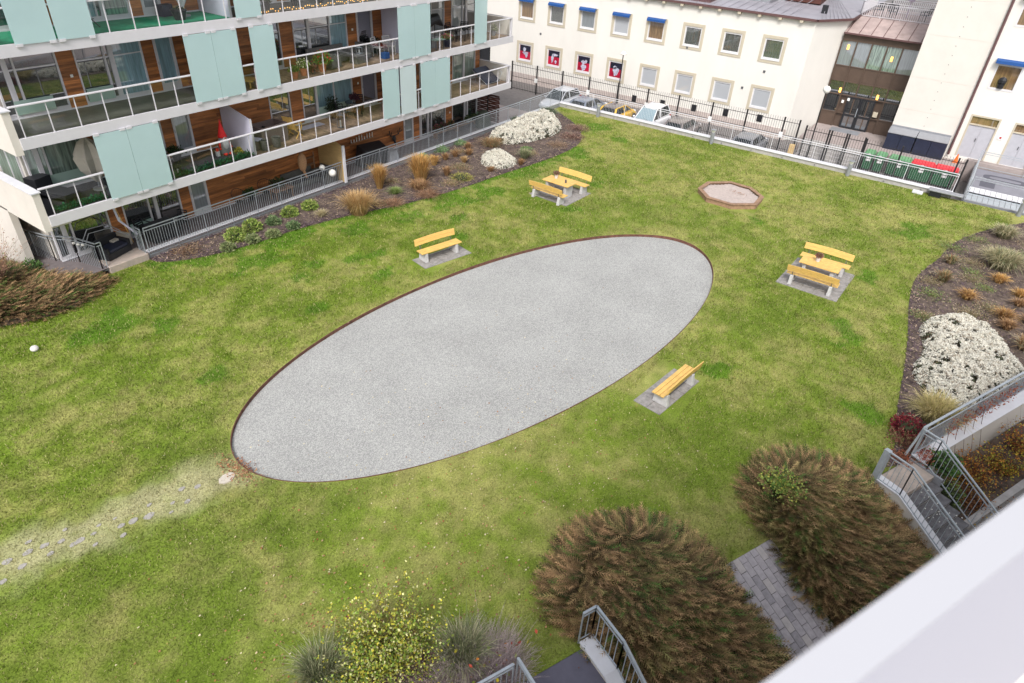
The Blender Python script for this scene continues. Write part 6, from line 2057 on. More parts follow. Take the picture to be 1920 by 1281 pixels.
def twigs(x, y, z, r, h, n, col, label, cat='shrub', name='bare_shrub', leafc=None, nl=0, leaf=.05, w=.004, lw=.018, segs=3):
    """shrub of thin branching twigs with sparse leaves"""
    t = thing(name, (x, y, z), label, cat)
    a = rng.uniform(0, 2 * PI, n); rr = r * .35 * np.sqrt(rng.random(n)); a2 = a + rng.normal(0, .6, n)
    P = np.c_[x + rr * np.cos(a), y + rr * np.sin(a), np.full(n, z)]
    V, F = [], []
    tips = []
    d = np.c_[np.cos(a2) * rng.uniform(.2, 1.0, n) * r / h, np.sin(a2) * rng.uniform(.2, 1.0, n) * r / h, np.ones(n)]
    k0 = 0
    for s in range(segs):
        L = h / segs * rng.uniform(.6, 1.2, (n, 1))
        Q = P + d * L
        sd = np.cross(d, rng.normal(size=(n, 3))); sd /= np.linalg.norm(sd, axis=1)[:, None]
        ww = w * (1 - .25 * s)
        V.append(np.stack([P - sd * ww, P + sd * ww, Q + sd * ww * .7, Q - sd * ww * .7], 1))
        tips.append(Q)
        P = Q
        d = d + rng.normal(size=(n, 3)) * .38
    V = np.concatenate(V).reshape(-1, 3)
    m_ = len(V) // 4
    c = np.repeat(np.array([col]) * rng.uniform(.6, 1.4, (m_, 1)), 4, 0)
    npmesh('twigs', V, np.arange(m_ * 4).reshape(-1, 4), 4, M['foliage'], t, cols=np.clip(c, 0, 1))
    if nl:
        T = np.concatenate(tips)
        T = T[rng.integers(0, len(T), nl)] + rng.normal(0, .03, (nl, 3))
        leafmesh('leaves', T, np.tile([0, 0, .4], (nl, 1)), leaf, lw, np.array(leafc)[rng.integers(0, len(leafc), nl)], t, jit=1)
    return t
YL = [(.66, .60, .08), (.50, .54, .10), (.74, .72, .35), (.28, .40, .07), (.20, .32, .05)]
twigs(5.15, 5.95, 0, .85, 1.05, 900, (.16, .08, .06), 'bushy yellow leaved shrub at the bottom of the lawn', leafc=YL, nl=8000, leaf=.060, lw=.022, name='yellow_shrub')
twigs(4.35, 6.15, 0, .6, .6, 400, (.15, .08, .06), 'lower yellow green shrub left of the bushy yellow one', leafc=YL, nl=3800, leaf=.055, name='yellow_shrub')
twigs(6.2, 4.1, -.05, .85, .6, 3400, (.50, .41, .42), 'mass of bare greyish pink twigs beside the bottom stair', leafc=[(.60, .50, .04), (.55, .22, .04), (.30, .40, .06), (.45, .08, .05)], nl=170, leaf=.09, lw=.04)
twigs(5.5, 4.3, -.1, .8, .55, 2400, (.48, .40, .40), 'bare greyish pink twigs at the bottom edge behind the shrub railing', leafc=[(.60, .50, .04), (.30, .40, .06)], nl=60, leaf=.07, lw=.03)
twigs(5.6, 5.0, 0, .5, .35, 500, (.15, .07, .05), 'low dark twigs between the yellow shrub and the feather grass', leafc=[(.35, .45, .08), (.60, .52, .1)], nl=500, leaf=.04)
twigs(6.9, 28.3, 0, .9, 1.5, 600, (.28, .17, .12), 'tall reddish brown leafless shrub at the left edge', leafc=[(.36, .20, .13), (.42, .29, .18), (.22, .25, .09)], nl=1800, leaf=.07, w=.008)
shrub(8.35, 28.2, .4, .6, 800, [(.10, .20, .05), (.15, .26, .08)], 'fresh green bush between the junipers and the patio railing', .09, .02, inner=.4)
for (u, n_, r, h, cols, lb) in [(20.6, -4.8, .7, .7, [(.60, .28, .05), (.55, .20, .06), (.45, .40, .08)], 'orange leaved autumn shrub at the foot of the retaining wall'),
                        (22.0, -4.5, .7, .6, [(.62, .45, .05), (.35, .38, .06), (.50, .22, .05)], 'yellow and green autumn shrub at the right edge below the wall'),
                        (19.6, -4.3, .6, .3, [(.30, .12, .06), (.40, .20, .08), (.16, .08, .05)], 'brown leafy ground shrub nearest the right stair below the wall'),
                        (23.6, -4.6, .8, .7, [(.60, .30, .05), (.40, .12, .05), (.50, .42, .08)], 'red orange autumn shrub farthest right below the wall')]:
    x, y, _ = UN(u, n_)
    twigs(x, y, -1.25, r, h, 500, (.14, .07, .05), lb, leafc=cols, nl=1100, leaf=.06, lw=.025, name='autumn_shrub')
x, y, _ = UN(20.3, -4.6)
leaves(x, y, 1.0, .55, 1600, 'fallen yellow and brown leaves covering the low bed', z=-1.18, cols=((.40, .22, .05), (.25, .10, .04), (.50, .38, .08), (.14, .07, .04)))
x, y, _ = UN(18.6, -5.55)
leaves(x, y, .25, .14, 350, 'red brown leaves lying on the wall cap beside the right stair', z=.16, cols=((.32, .07, .05), (.25, .08, .06), (.40, .16, .10)))
# creeper stems on the wall cap
q = MB()
for i in range(5):
    u = 19.4 + i * .5
    q.tube([UN(u, -4.9, -1.2), UN(u + .1, -5.3, -.2), UN(u + .2, -5.5, .2), UN(u + .5, -5.75, .7), UN(u + .9, -5.8, .95)], .008, 4)
t = thing('wall_creeper', UN(20, -5.5, 0), 'thin reddish creeper stems climbing over the wall cap into the mesh railing', 'creeper')
q.build('stems', M['woven'], t)
cp = np.array([UN(19.6 + random.random() * 4.2, -5.7 + random.random() * .15, .25 + random.random() * .75) for _ in range(420)])
leafmesh('leaves', cp, np.tile([0, 0, .3], (420, 1)), .06, .025, np.array([(.36, .11, .06), (.42, .20, .10), (.30, .09, .07)])[rng.integers(0, 3, 420)], t, jit=1)

shrub(15.0, .75, .75, .35, 900, [(.20, .32, .07), (.34, .40, .12), (.12, .22, .05), (.45, .45, .10)], 'green ivy growing out of the upper side of the right juniper', .07, .028, z=.28, inner=.8, cat='ivy', name='ivy')

k = 0
for (x, y, r, wh) in [(37.3, -2.9, .8, 'between the two far grey buff clumps'), (33.4, -2.4, .7, 'beside the orange tuft below the large buff clump'), (31.9, -.9, .6, 'at the lawn edge left of the round orange tuft'),
                      (29.9, -2.6, .8, 'just above the top of the broad white cushion'), (28.4, -1.1, .5, 'left of the top of the broad white cushion'), (30.9, -3.2, .7, 'under the orange brown tufts at the right'),
                      (35.3, -2.2, .8, 'left of the largest grey buff clump'), (39.5, -4.6, .9, 'at the far right corner of the right bed')]:
    shrub(x, y, r, .16, int(1500 * r), [(.36, .28, .18), (.28, .20, .12), (.24, .26, .12), (.42, .35, .24)], 'dry tan ground plants ' + wh, .06, .014, inner=.95, cat='ground cover', name='dry_ground_cover')
for (x, y, r, wh) in [(21.8, 23.9, .8, 'behind the widest straw grass'), (24.6, 24.6, .6, 'between the two tall orange grasses'), (26.8, 24.6, .7, 'behind the tallest orange gold grass'), (28.8, 23.2, .8, 'left of the small white cushion'),
                      (22.0, 23.0, .6, 'right of the widest straw grass'), (26.6, 22.0, .7, 'at the lawn edge right of the tall orange grass'), (30.9, 25.0, .6, 'between the tufts near the railing'), (33.6, 21.6, .6, 'near the grey green grass mound')]:
    shrub(x, y, r, .22, int(1500 * r), [(.36, .25, .16), (.30, .19, .12), (.26, .27, .12), (.44, .34, .22)], 'dry tan low plants ' + wh, .07, .014, inner=.95, cat='ground cover', name='dry_ground_cover')
# ------------------------------------------------------------------ things on the balconies and the patio
zA, zB, zC, zG = 3.07, 5.82, 8.64, .245
def box_thing(name, label, cat, boxes, m, loc, rz=0, bevel=.01):
    """boxes: list of (part_name, x0,y0,z0,x1,y1,z1[,material])"""
    t = thing(name, loc, label, cat, None, rz)
    for b in boxes:
        q = MB(); q.box(*b[1:7]); q.build(b[0], M[b[7]] if len(b) > 7 else M[m], t, world=False, bevel=bevel)
    return t
def pot_plant(x, y, z, label, potm='terra', r=.16, h=.28, fol=((.12, .22, .05), (.2, .3, .08)), fr=.28, fh=.4, n=350, fl=None, cat='potted plant'):
    t = thing('potted_plant', (x, y, z), label, cat)
    q = MB(); q.lathe([(r * .65, 0), (r, h * .85), (r * 1.08, h * .86), (r * 1.08, h), (r * .9, h)], (x, y, z), 12); q.build('pot', M[potm], t)
    u = rng.normal(size=(n, 3)); u[:, 2] = abs(u[:, 2]); u /= np.linalg.norm(u, axis=1)[:, None]
    P = np.array([x, y, z + h]) + u * np.array([fr, fr, fh]) * rng.uniform(.2, 1, (n, 1))
    leafmesh('leaves', P, u, .11, .03, np.array(fol)[rng.integers(0, len(fol), n)], t)
    if fl is not None:
        k = n // 3
        leafmesh('flowers', P[:k] + [0, 0, .05], u[:k], .08, .035, np.array([fl] * k), t)
    return t
def parasol_folded(x, y, z, label, h=2.2, r=.45, m='cloth'):
    t = thing('parasol', (x, y, z), label, 'parasol')
    q = MB(); q.lathe([(.25, 0), (.25, .06), (.03, .07), (.025, h)], (x, y, z), 10); q.build('pole', M['galvd'], t)
    q = MB()
    n = 14; vs = []
    prof = [(.12, h * .15), (.8, h * .42), (1.0, h * .66), (.55, h * .9), (.05, h)]
    for (f, zz_) in prof:
        for k in range(n):
            rr = r * f * (1 if k % 2 else .62)
            vs.append((x + rr * math.cos(2 * PI * k / n), y + rr * math.sin(2 * PI * k / n), z + zz_))
    q.add(vs, [(i * n + k, i * n + (k + 1) % n, (i + 1) * n + (k + 1) % n, (i + 1) * n + k) for i in range(4) for k in range(n)])
    q.build('canopy', M[m], t)
    return t
def round_table(x, y, z, label, r=.4, h=.72, top='clear'):
    t = thing('round_table', (x, y, z), label, 'table')
    q = MB(); q.lathe([(r, h), (r, h + .025)], (x, y, z), 18); q.build('tabletop', M[top], t)
    for k in range(4):
        a = PI / 4 + k * PI / 2
        q = MB(); q.bar((x + r * .75 * math.cos(a), y + r * .75 * math.sin(a), z), (x + r * .8 * math.cos(a), y + r * .8 * math.sin(a), z + h), .03); q.build('leg', M['black'], t)
    return t
def lounge_ring(x, y, z, label, rz):
    """open wire lounge chair: egg shaped hoop, cords and three legs"""
    t = thing('wire_lounge_chair', (x, y, z), label, 'chair', 'egg shaped black wire chairs on the patio', rz)
    hoop = [(.38 * math.cos(a), -.28 + .42 * (math.sin(a) + 1) * .5, .38 + .26 * (math.sin(a) + 1)) for a in np.linspace(0, 2 * PI, 21)[:-1]]
    q = MB(); q.tube(hoop, .014, 5, closed=True); q.build('hoop', M['blackm'], t, world=False)
    q = MB(); q.lathe([(.17, .30), (.16, .32)], (0, -.05, 0), 12)
    for k in range(0, 20):
        a = 2 * PI * k / 20
        q.tube([(.16 * math.cos(a), -.05 + .16 * math.sin(a), .31), hoop[k]], .006, 3)
    q.build('cords', M['blackm'], t, world=False)
    for k in range(3):
        a = PI / 2 + 2 * PI * k / 3
        q = MB(); q.tube([(.16 * math.cos(a), -.05 + .16 * math.sin(a), .31), (.3 * math.cos(a), -.05 + .3 * math.sin(a), 0)], .012, 4); q.build('leg', M['blackm'], t, world=False)
    return t
def sofa(x, y, z, rz, w, label, m='greyw', cush='floorg'):
    t = thing('lounge_sofa', (x, y, z), label, 'sofa', None, rz)
    q = MB(); q.box(-w / 2, -.38, .05, w / 2, .38, .32); q.build('base', M[m], t, world=False, bevel=.02)
    q = MB(); q.box(-w / 2, .26, .32, w / 2, .38, .72); q.build('backrest', M[m], t, world=False, bevel=.02)
    for s in (-1, 1):
        q = MB(); q.box(min(s * w / 2, s * (w / 2 - .12)), -.38, .32, max(s * w / 2, s * (w / 2 - .12)), .26, .56); q.build('armrest', M[m], t, world=False, bevel=.02)
    n = max(1, round((w - .24) / .65))
    for i in range(n):
        a = -w / 2 + .13 + (w - .26) * i / n
        q = MB(); q.box(a + .01, -.37, .325, a + (w - .26) / n - .01, .25, .44); q.build('cushion', M[cush], t, world=False, bevel=.03)
    return t
def lantern(x, y, z, label, h=.42, m='black'):
    t = thing('lantern', (x, y, z), label, 'lantern')
    q = MB(); s = .1
    for i in (-1, 1):
        for j in (-1, 1):
            q.bar((x + i * s, y + j * s, z), (x + i * s, y + j * s, z + h * .8), .02)
    q.box(x - s - .02, y - s - .02, z, x + s + .02, y + s + .02, z + .03)
    q.add([(x - s - .03, y - s - .03, z + h * .8), (x + s + .03, y - s - .03, z + h * .8), (x + s + .03, y + s + .03, z + h * .8), (x - s - .03, y + s + .03, z + h * .8), (x, y, z + h)],
          [(0, 3, 2, 1), (0, 1, 4), (1, 2, 4), (2, 3, 4), (3, 0, 4)])
    q.build('cage', M[m], t)
    q = MB(); q.lathe([(.04, .03), (.04, h * .5)], (x, y, z), 8); q.build('candle', M['lamp'], t)
    return t
# first floor, left flat
parasol_folded(11.1, 26.75, zA, 'folded cream parasol at the left end of the first floor balcony', 2.0, .62)
box_thing('sun_lounger', 'dark covered sun lounger in the left corner of the first floor balcony', 'lounger',
          [('frame', -.35, -.9, .2, .35, .9, .28), ('cushion', -.33, -.9, .28, .33, .35, .36), ('leg', -.33, -.85, 0, -.28, -.8, .2), ('leg', .28, -.85, 0, .33, -.8, .2), ('leg', -.33, .8, 0, -.28, .85, .2), ('leg', .28, .8, 0, .33, .85, .2), ('backrest', -.33, .35, .36, .33, .9, .75)], 'black', (9.6, 27.0, zA), .3)
lantern(13.9, 26.0, zA, 'black lantern with a white candle on the first floor balcony', .45)
pot_plant(14.7, 27.3, zA, 'dark leafed pot on the first floor balcony behind the lantern', 'black', .2, .4, ((.03, .05, .02), (.05, .09, .03)), .35, .3)
t = thing('garden_gnome', (16.65, 26.75, zA), 'tall garden gnome with red pointed hat and white beard on the first floor balcony', 'gnome')
q = MB(); q.lathe([(.20, 0), (.25, .1), (.24, .45), (.17, .7), (.13, .78)], (16.65, 26.75, zA), 12); q.build('coat', M['galvd'], t, smooth=True)
q = MB(); q.lathe([(.19, 0), (.185, .08), (.12, .3), (.07, .5), (.005, .78)], (16.65, 26.75, zA + .74), 12); q.build('hat', M['red'], t, smooth=True)
q = MB(); q.ball((16.63, 26.56, zA + .52), .17, 9, 1.6, 1, .6); q.build('beard', M['whitep'], t, smooth=True)
q = MB(); q.ball((16.63, 26.50, zA + .74), .045, 7); q.build('nose', M['terra'], t, smooth=True)
for s in (-1, 1):
    q = MB(); q.tube([(16.65 + s * .17, 26.75, zA + .6), (16.65 + s * .27, 26.65, zA + .35)], [.07, .05], 7); q.ball((16.65 + s * .27, 26.62, zA + .3), .05, 6); q.build('arm', M['red'], t, smooth=True)
    q = MB(); q.ball((16.65 + s * .1, 26.6, zA + .05), .1, 7, .7, 1, 1.4); q.build('boot', M['red'], t, smooth=True)
pot_plant(16.95, 26.2, zA, 'small yellow chrysanthemum in a white pot beside the partition', 'whitep', .1, .12, ((.3, .3, .06), (.14, .2, .05)), .16, .16, 160, fl=(.6, .42, .05))
box_thing('gnome_figure', 'small white and green figure standing left of the red hatted gnome', 'figure', [('body', -.07, -.07, 0, .07, .07, .22, 'whitep'), ('hat', -.05, -.05, .22, .05, .05, .34, 'red')], 'whitep', (16.25, 26.7, zA))
def garland(x0, x1, z, label):
    n = int((x1 - x0) * 230)
    P = np.c_[rng.uniform(x0, x1, n), rng.uniform(25.6, 25.95, n), z + rng.uniform(0, .12, n)]
    o = leafmesh('artificial_grass', P, np.tile([0, 0, 1.0], (n, 1)), .14, .03, np.array([(.02, .15, .06), (.04, .22, .10), (.015, .10, .04)])[rng.integers(0, 3, n)], None, jit=.8)
    tag(o, label, 'foliage garland', kind=None)
garland(9.0, 10.8, zA, 'dark green artificial foliage strip at the left of the first floor balcony edge')
garland(13.35, 17.3, zA, 'long dark green artificial foliage strip on the first floor balcony edge')
# first floor, middle flat
box_thing('wicker_storage', 'big brown wicker corner box on the first floor balcony behind the partition', 'storage box',
          [('side_panel', -.75, -.45, 0, .75, -.40, .85), ('side_panel', -.75, .4, 0, .75, .45, .85), ('end_panel', -.75, -.4, 0, -.70, .4, .85), ('end_panel', .70, -.4, 0, .75, .4, .85), ('frame', -.7, -.03, .6, .7, .03, .66, 'black'), ('frame', -.03, -.4, .6, .03, .4, .66, 'black'), ('bottom', -.7, -.4, .3, .7, .4, .34, 'black')], 'wicker', (19.0, 26.7, zA), .06)
box_thing('wicker_chair', 'brown wicker chair with a pink blanket beside the big wicker box', 'chair', [('seat', -.3, -.3, 0, .3, .3, .4), ('backrest', -.3, .2, .4, .3, .3, .8), ('blanket', -.2, -.32, .41, .2, .33, .46, 'lavender')], 'wicker', (17.95, 26.4, zA), .4)
def wood_chair(x, y, z, rz, label):
    t = thing('wooden_chair', (x, y, z), label, 'chair', None, rz)
    for k in range(6):
        q = MB(); q.box(-.26, -.28 + k * .09, .40, .26, -.28 + k * .09 + .07, .425); q.build('seat_slat', M['benchw'], t, world=False)
    for k in range(7):
        q = MB(); xx = -.25 + k * .078; q.add([(xx, .26, .45), (xx + .05, .26, .45), (xx + .05, .48, 1.05), (xx, .48, 1.05), (xx, .285, .44), (xx + .05, .285, .44), (xx + .05, .505, 1.04), (xx, .505, 1.04)],
                                              [(0, 1, 2, 3), (7, 6, 5, 4), (0, 3, 7, 4), (1, 5, 6, 2), (3, 2, 6, 7)]); q.build('back_slat', M['benchw'], t, world=False)
    for sx in (-.25, .25):
        q = MB(); q.bar((sx, -.27, 0), (sx, .3, .42), .04); q.bar((sx, .3, 0), (sx, -.27, .42), .04); q.bar((sx, -.27, .62), (sx, .34, .66), .05, .03); q.bar((sx, -.25, .42), (sx, -.25, .62), .035); q.build('side_frame', M['benchw'], t, world=False)
    return t
wood_chair(20.3, 26.5, zA, 1.9, 'folding wooden slatted chair on the first floor balcony')
for i, (x, lb) in enumerate([(18.15, 'left dark wicker basket near the balcony glass'), (18.8, 'right dark wicker basket near the balcony glass')]):
    t = thing('wicker_basket', (x, 25.95, zA), lb, 'basket', 'two wicker baskets on the first floor')
    q = MB(); q.lathe([(.17, 0), (.21, .45), (.19, .45), (.16, .05)], (x, 25.95, zA), 14); q.build('basket', M['greyw'], t)
    q = MB(); q.lathe([(.19, .38), (.02, .40)], (x, 25.95, zA), 12); q.build('filling', M['black'], t)
round_table(24.6, 26.9, zA, 'round glass table in front of the blue curtained window', .48, .72, 'pane')
slat_chair(23.9, 27.2, zA, 1.2, 'black chair left of the round glass table on the first floor', 'black')
slat_chair(25.2, 27.3, zA, -1.0, 'black chair right of the round glass table on the first floor', 'black')
pot_plant(24.6, 26.9, zA + .75, 'dark red leafed plant standing on the round glass table', 'greyw', .1, .14, ((.05, .02, .03), (.08, .03, .04)), .25, .3)
pot_plant(23.6, 27.45, zA, 'tall dark plant behind the round glass table', 'black', .18, .4, ((.03, .05, .03), (.05, .07, .04)), .35, .8, 500)
lantern(22.75, 26.0, zA, 'tall grey wire lantern by the balcony glass on the first floor', .75, 'steel')
pot_plant(25.55, 27.4, zA, 'terracotta jar beside the first floor balcony door', 'terra', .15, .4, ((.1, .16, .05),), .12, .1, 60)
box_thing('floor_mat', 'pale doormat on the wooden first floor balcony', 'mat', [('mat', -.7, -.25, 0, .7, .25, .015)], 'lavender', (21.9, 27.2, zA))
# first floor right end: camp bed and things
t = thing('folding_bed', (35.5, 26.5, zA), 'dark folded camp bed leaning at the right end of the first floor balcony', 'camp bed')
q = MB(); q.add([(34.9, 26.0, zA + .1), (36.3, 26.0, zA + .1), (36.4, 27.2, zA + .75), (35.0, 27.2, zA + .75), (34.9, 26.0, zA + .15), (36.3, 26.0, zA + .15), (36.4, 27.2, zA + .8), (35.0, 27.2, zA + .8)],
                [(0, 3, 2, 1), (4, 5, 6, 7), (0, 1, 5, 4), (1, 2, 6, 5), (2, 3, 7, 6), (3, 0, 4, 7)]); q.build('mattress', M['navy'], t)
q = MB(); q.tube([(34.9, 26.0, zA + .08), (36.35, 26.0, zA + .08), (36.45, 27.25, zA + .72), (35.0, 27.25, zA + .72)], .02, 5, closed=True)
q.tube([(36.1, 26.0, zA + .1), (36.4, 25.9, zA + .6), (36.2, 26.5, zA + .9)], .015, 5); q.tube([(35.2, 27.1, zA), (35.3, 27.2, zA + .8)], .015, 5); q.build('frame', M['galv'], t)
# second floor
pot_plant(20.3, 25.95, zB, 'small terracotta pot with a low yellow green plant, leftmost of three on the second floor', 'terra', .19, .32, ((.22, .28, .06), (.12, .2, .05)), .24, .2, 300)
pot_plant(21.0, 26.15, zB, 'terracotta pot with white flowers, middle of three on the second floor', 'terra', .2, .34, ((.22, .3, .06), (.12, .2, .05)), .3, .36, 400, fl=(.75, .72, .5))
pot_plant(22.15, 26.2, zB, 'largest terracotta pot with red flowers on the second floor', 'terra', .22, .38, ((.12, .26, .05), (.2, .34, .07)), .45, .5, 800, fl=(.62, .05, .05))
pot_plant(21.5, 26.1, zB, 'low dry reddish plant between the terracotta pots on the second floor', 'wicker', .12, .14, ((.25, .09, .06), (.2, .12, .08)), .22, .3, 200)
pot_plant(19.0, 25.95, zB, 'green plant in a low dark tray at the left of the second floor balcony', 'black', .12, .12, ((.08, .14, .06),), .2, .3, 200)
t = thing('round_armchair', (19.75, 27.1, zB), 'black round backed armchair on the second floor balcony', 'chair')
q = MB()
vs = [(19.75 + .38 * math.cos(a), 27.1 + .34 * math.sin(a), zB + zz_) for a in np.linspace(-.4, PI + .4, 13) for zz_ in (.3, .86 if True else 0)]
q.add(vs, [(2 * i, 2 * i + 2, 2 * i + 3, 2 * i + 1) for i in range(12)]); q.build('shell_back', M['black'], t)
q = MB(); q.lathe([(.3, .40), (.31, .46)], (19.75, 27.05, zB), 14); q.build('seat', M['black'], t)
for a in (.7, 2.4, 3.9, 5.5):
    q = MB(); q.bar((19.75 + .24 * math.cos(a), 27.05 + .24 * math.sin(a), zB + .4), (19.75 + .3 * math.cos(a), 27.05 + .3 * math.sin(a), zB), .03); q.build('leg', M['black'], t)
sofa(23.6, 27.3, zB, 0, 2.3, 'long grey wicker sofa along the windows on the second floor')
sofa(25.4, 27.0, zB, -PI / 2 + .3, .9, 'grey wicker armchair at the end of the long sofa')
box_thing('wicker_table', 'low grey wicker coffee table on the second floor', 'table', [('top', -.55, -.35, .36, .55, .35, .41), ('base', -.42, -.25, .0, .42, .25, .36)], 'greyw', (24.7, 26.4, zB), .05)
sofa(22.9, 26.5, zB, PI / 2 + .2, .8, 'grey wicker armchair next to the red flowers on the second floor')
lantern(24.75, 26.4, zB + .42, 'pale lantern on the low wicker coffee table', .35, 'galv')
for i, (x, y, rz, lb) in enumerate([(26.5, 26.8, .3, 'white chair with a blue box, left of its pair by the lavender partition'), (27.2, 26.7, -.2, 'white chair on the right close to the lavender partition')]):
    slat_chair(x, y, zB, rz, lb, 'whitep', 'white chairs on the second floor')
box_thing('storage_crate', 'blue crate under the white chair on the second floor', 'crate', [('crate', -.18, -.15, 0, .18, .15, .3)], 'blue', (26.35, 26.2, zB))
pot_plant(26.9, 27.4, zB, 'dark plants behind the white chairs on the second floor', 'black', .2, .4, ((.03, .04, .03), (.05, .07, .04)), .35, .35, 400)
pot_plant(31.1, 26.0, zB, 'dark planter with pink flowers on the second floor', 'navy', .24, .42, ((.12, .26, .06), (.2, .3, .08)), .35, .25, 350, fl=(.65, .08, .22))
box_thing('storage_bench', 'grey storage bench behind the dark planter on the second floor', 'bench', [('box', -.4, -.25, 0, .4, .25, .42)], 'galvd', (30.1, 26.5, zB))
box_thing('side_table', 'light green topped side table behind the balcony glass at the second floor', 'table', [('top', -.4, -.25, .48, .4, .25, .52, 'greenglass'), ('leg', -.35, -.2, 0, -.3, -.15, .48), ('leg', .3, -.2, 0, .35, -.15, .48), ('leg', -.35, .15, 0, -.3, .2, .48), ('leg', .3, .15, 0, .35, .2, .48)], 'steel', (30.2, 25.95, zB), 0)
t = thing('parasol', (31.2, 27.0, zB), 'black closed parasol lying tilted on the second floor balcony', 'parasol')
q = MB(); q.tube([(30.2, 26.9, zB + .8), (30.7, 27.0, zB + 1.25), (31.3, 27.0, zB + 1.3), (31.9, 27.0, zB + .9)], [.1, .34, .3, .05], 9); q.build('canopy', M['black'], t)
q = MB(); q.tube([(31.2, 27.0, zB), (31.2, 27.0, zB + 1.3)], .03, 6); q.build('pole', M['black'], t)
slat_chair(32.4, 26.8, zB, 1.4, 'black metal chair at the round table near the right screen on the second floor')
slat_chair(33.0, 27.2, zB, .1, 'black metal chair behind the round table near the right screen on the second floor')
round_table(32.9, 26.5, zB, 'small round black table near the right screen on the second floor', .35, .7, 'black')
slat_chair(34.3, 27.3, zB, 2.2, 'dark chair in the far right corner of the second floor balcony', 'black')
pot_plant(35.9, 26.3, zB, 'pale pot plant at the right tip of the second floor balcony', 'galvd', .16, .3, ((.3, .34, .2), (.4, .4, .28)), .28, .35, 260)
box_thing('sun_lounger', 'folded wooden lounger seen in the gap between two screens', 'lounger', [('frame', -.3, -.8, .25, .3, .8, .32), ('leg', -.3, -.7, 0, -.24, -.64, .25), ('leg', .24, -.7, 0, .3, -.64, .25), ('leg', -.3, .64, 0, -.24, .7, .25), ('leg', .24, .64, 0, .3, .7, .25)], 'benchw', (17.8, 26.6, zB), .5)
# third floor
box_thing('shopping_bag', 'blue and white patterned bag on the green carpet', 'bag', [('bag', -.25, -.15, 0, .25, .15, .42)], 'navy', (15.7, 27.4, zC), .2)
box_thing('cardboard_box', 'yellow cardboard box beside the patterned bag', 'box', [('box', -.2, -.15, 0, .2, .15, .32)], 'ply', (16.25, 27.4, zC), .1)
pot_plant(15.65, 26.4, zC, 'large round dark pot on the green carpet', 'black', .28, .36, ((.05, .07, .04),), .15, .1, 40)
parasol_folded(16.2, 27.0, zC, 'folded white parasol on the green carpeted balcony', 2.1, .45, 'whitep')
q = MB(); q.bar((12.3, 26.9, zC + .6), (12.75, 26.7, zC), .03); q.bar((12.3, 26.6, zC + .3), (12.7, 26.9, zC + .25), .02)
tag(q.build('folding_stand', M['black']), 'black folding stand leg beside the screens on the green carpet', 'stand')
for i in range(3):
    pot_plant(19.8 + i * 1.5, 26.6, zC, ['leftmost', 'middle', 'rightmost'][i] + ' dark potted plant behind the glass on the top visible balcony', 'black', .16, .3, ((.05, .08, .04), (.1, .12, .05)), .25, .3, 200)
q = MB()
for i in range(80):
    q.ball((18.8 + i * .12, 25.6 + random.random() * .06, zC + .05 + random.random() * .12), .022, 4)
tag(q.build('light_string', M['glow']), 'string of small warm lights along the top balcony glass', 'light string')
# ground floor patio
sofa(20.9, 27.3, zG, 0, 1.9, 'grey covered sofa on the patio left of the plywood partition', 'floorg', 'black')
sofa(22.1, 26.9, zG, -PI / 2, 1.2, 'grey covered sofa part turned against the plywood partition', 'floorg', 'black')
lounge_ring(17.1, 27.2, zG, 'black wire egg chair on the left in front of the long timber wall', .2)
lounge_ring(18.7, 27.3, zG, 'black wire egg chair on the right in front of the long timber wall', -.1)
box_thing('patio_table', 'dark patio table full of plants beside the covered sofa', 'table', [('top', -.55, -.3, .45, .55, .3, .5), ('leg', -.5, -.25, 0, -.45, -.2, .45), ('leg', .45, -.25, 0, .5, -.2, .45), ('leg', -.5, .2, 0, -.45, .25, .45), ('leg', .45, .2, 0, .5, .25, .45)], 'oldwood', (19.2, 26.7, zG))
pot_plant(19.1, 26.75, zG + .5, 'dark green plant on the patio table', 'greyw', .14, .16, ((.04, .07, .03), (.07, .11, .04), (.12, .08, .05)), .45, .35, 600)
pot_plant(18.0, 27.5, zG, 'dark green plant between the two wire egg chairs', 'black', .16, .3, ((.05, .09, .03), (.08, .14, .05)), .35, .3, 350)
t = thing('hanging_basket_chair', (20.4, 26.3, zG), 'leaf shaped cane basket hanging from the balcony above the patio', 'hanging chair')
q = MB(); q.ball((20.35, 26.3, zG + 1.6), .24, 9, 2.0, 1, .8); q.build('basket', M['cane'], t, smooth=True)
q = MB(); q.tube([(20.35, 26.3, 2.72), (20.35, 26.3, zG + 2.0)], .012, 4); q.tube([(20.35, 26.28, zG + 1.2), (20.45, 26.2, zG + .8)], [.07, .05], 6); q.build('cord', M['cane'], t)
for (x, y, z, r, lb) in [(21.4, 26.15, 1.32, .15, 'smaller white paper lantern on the patio railing'), (21.8, 25.88, 1.0, .19, 'larger white paper lantern hanging outside the patio railing')]:
    q = MB(); q.ball((x, y, z), r, 11)
    tag(q.build('paper_lantern', M['lamp'], smooth=True), lb, 'lantern', 'paper lanterns on the patio railing')
box_thing('ladder_shelf', 'dark wooden ladder shelf against the timber wall of the patio', 'shelf', [('upright', -.4, -.03, 0, -.35, .03, 1.4), ('upright', .35, -.03, 0, .4, .03, 1.4), ('shelf', -.35, -.1, .4, .35, .1, .43), ('shelf', -.35, -.1, .8, .35, .1, .83), ('shelf', -.35, -.1, 1.15, .35, .1, 1.18)], 'oldwood', (21.7, 27.55, zG))
t = thing('covered_grill', (25.6, 26.9, zG), 'big black covered grill table on the patio right of the plywood', 'grill')
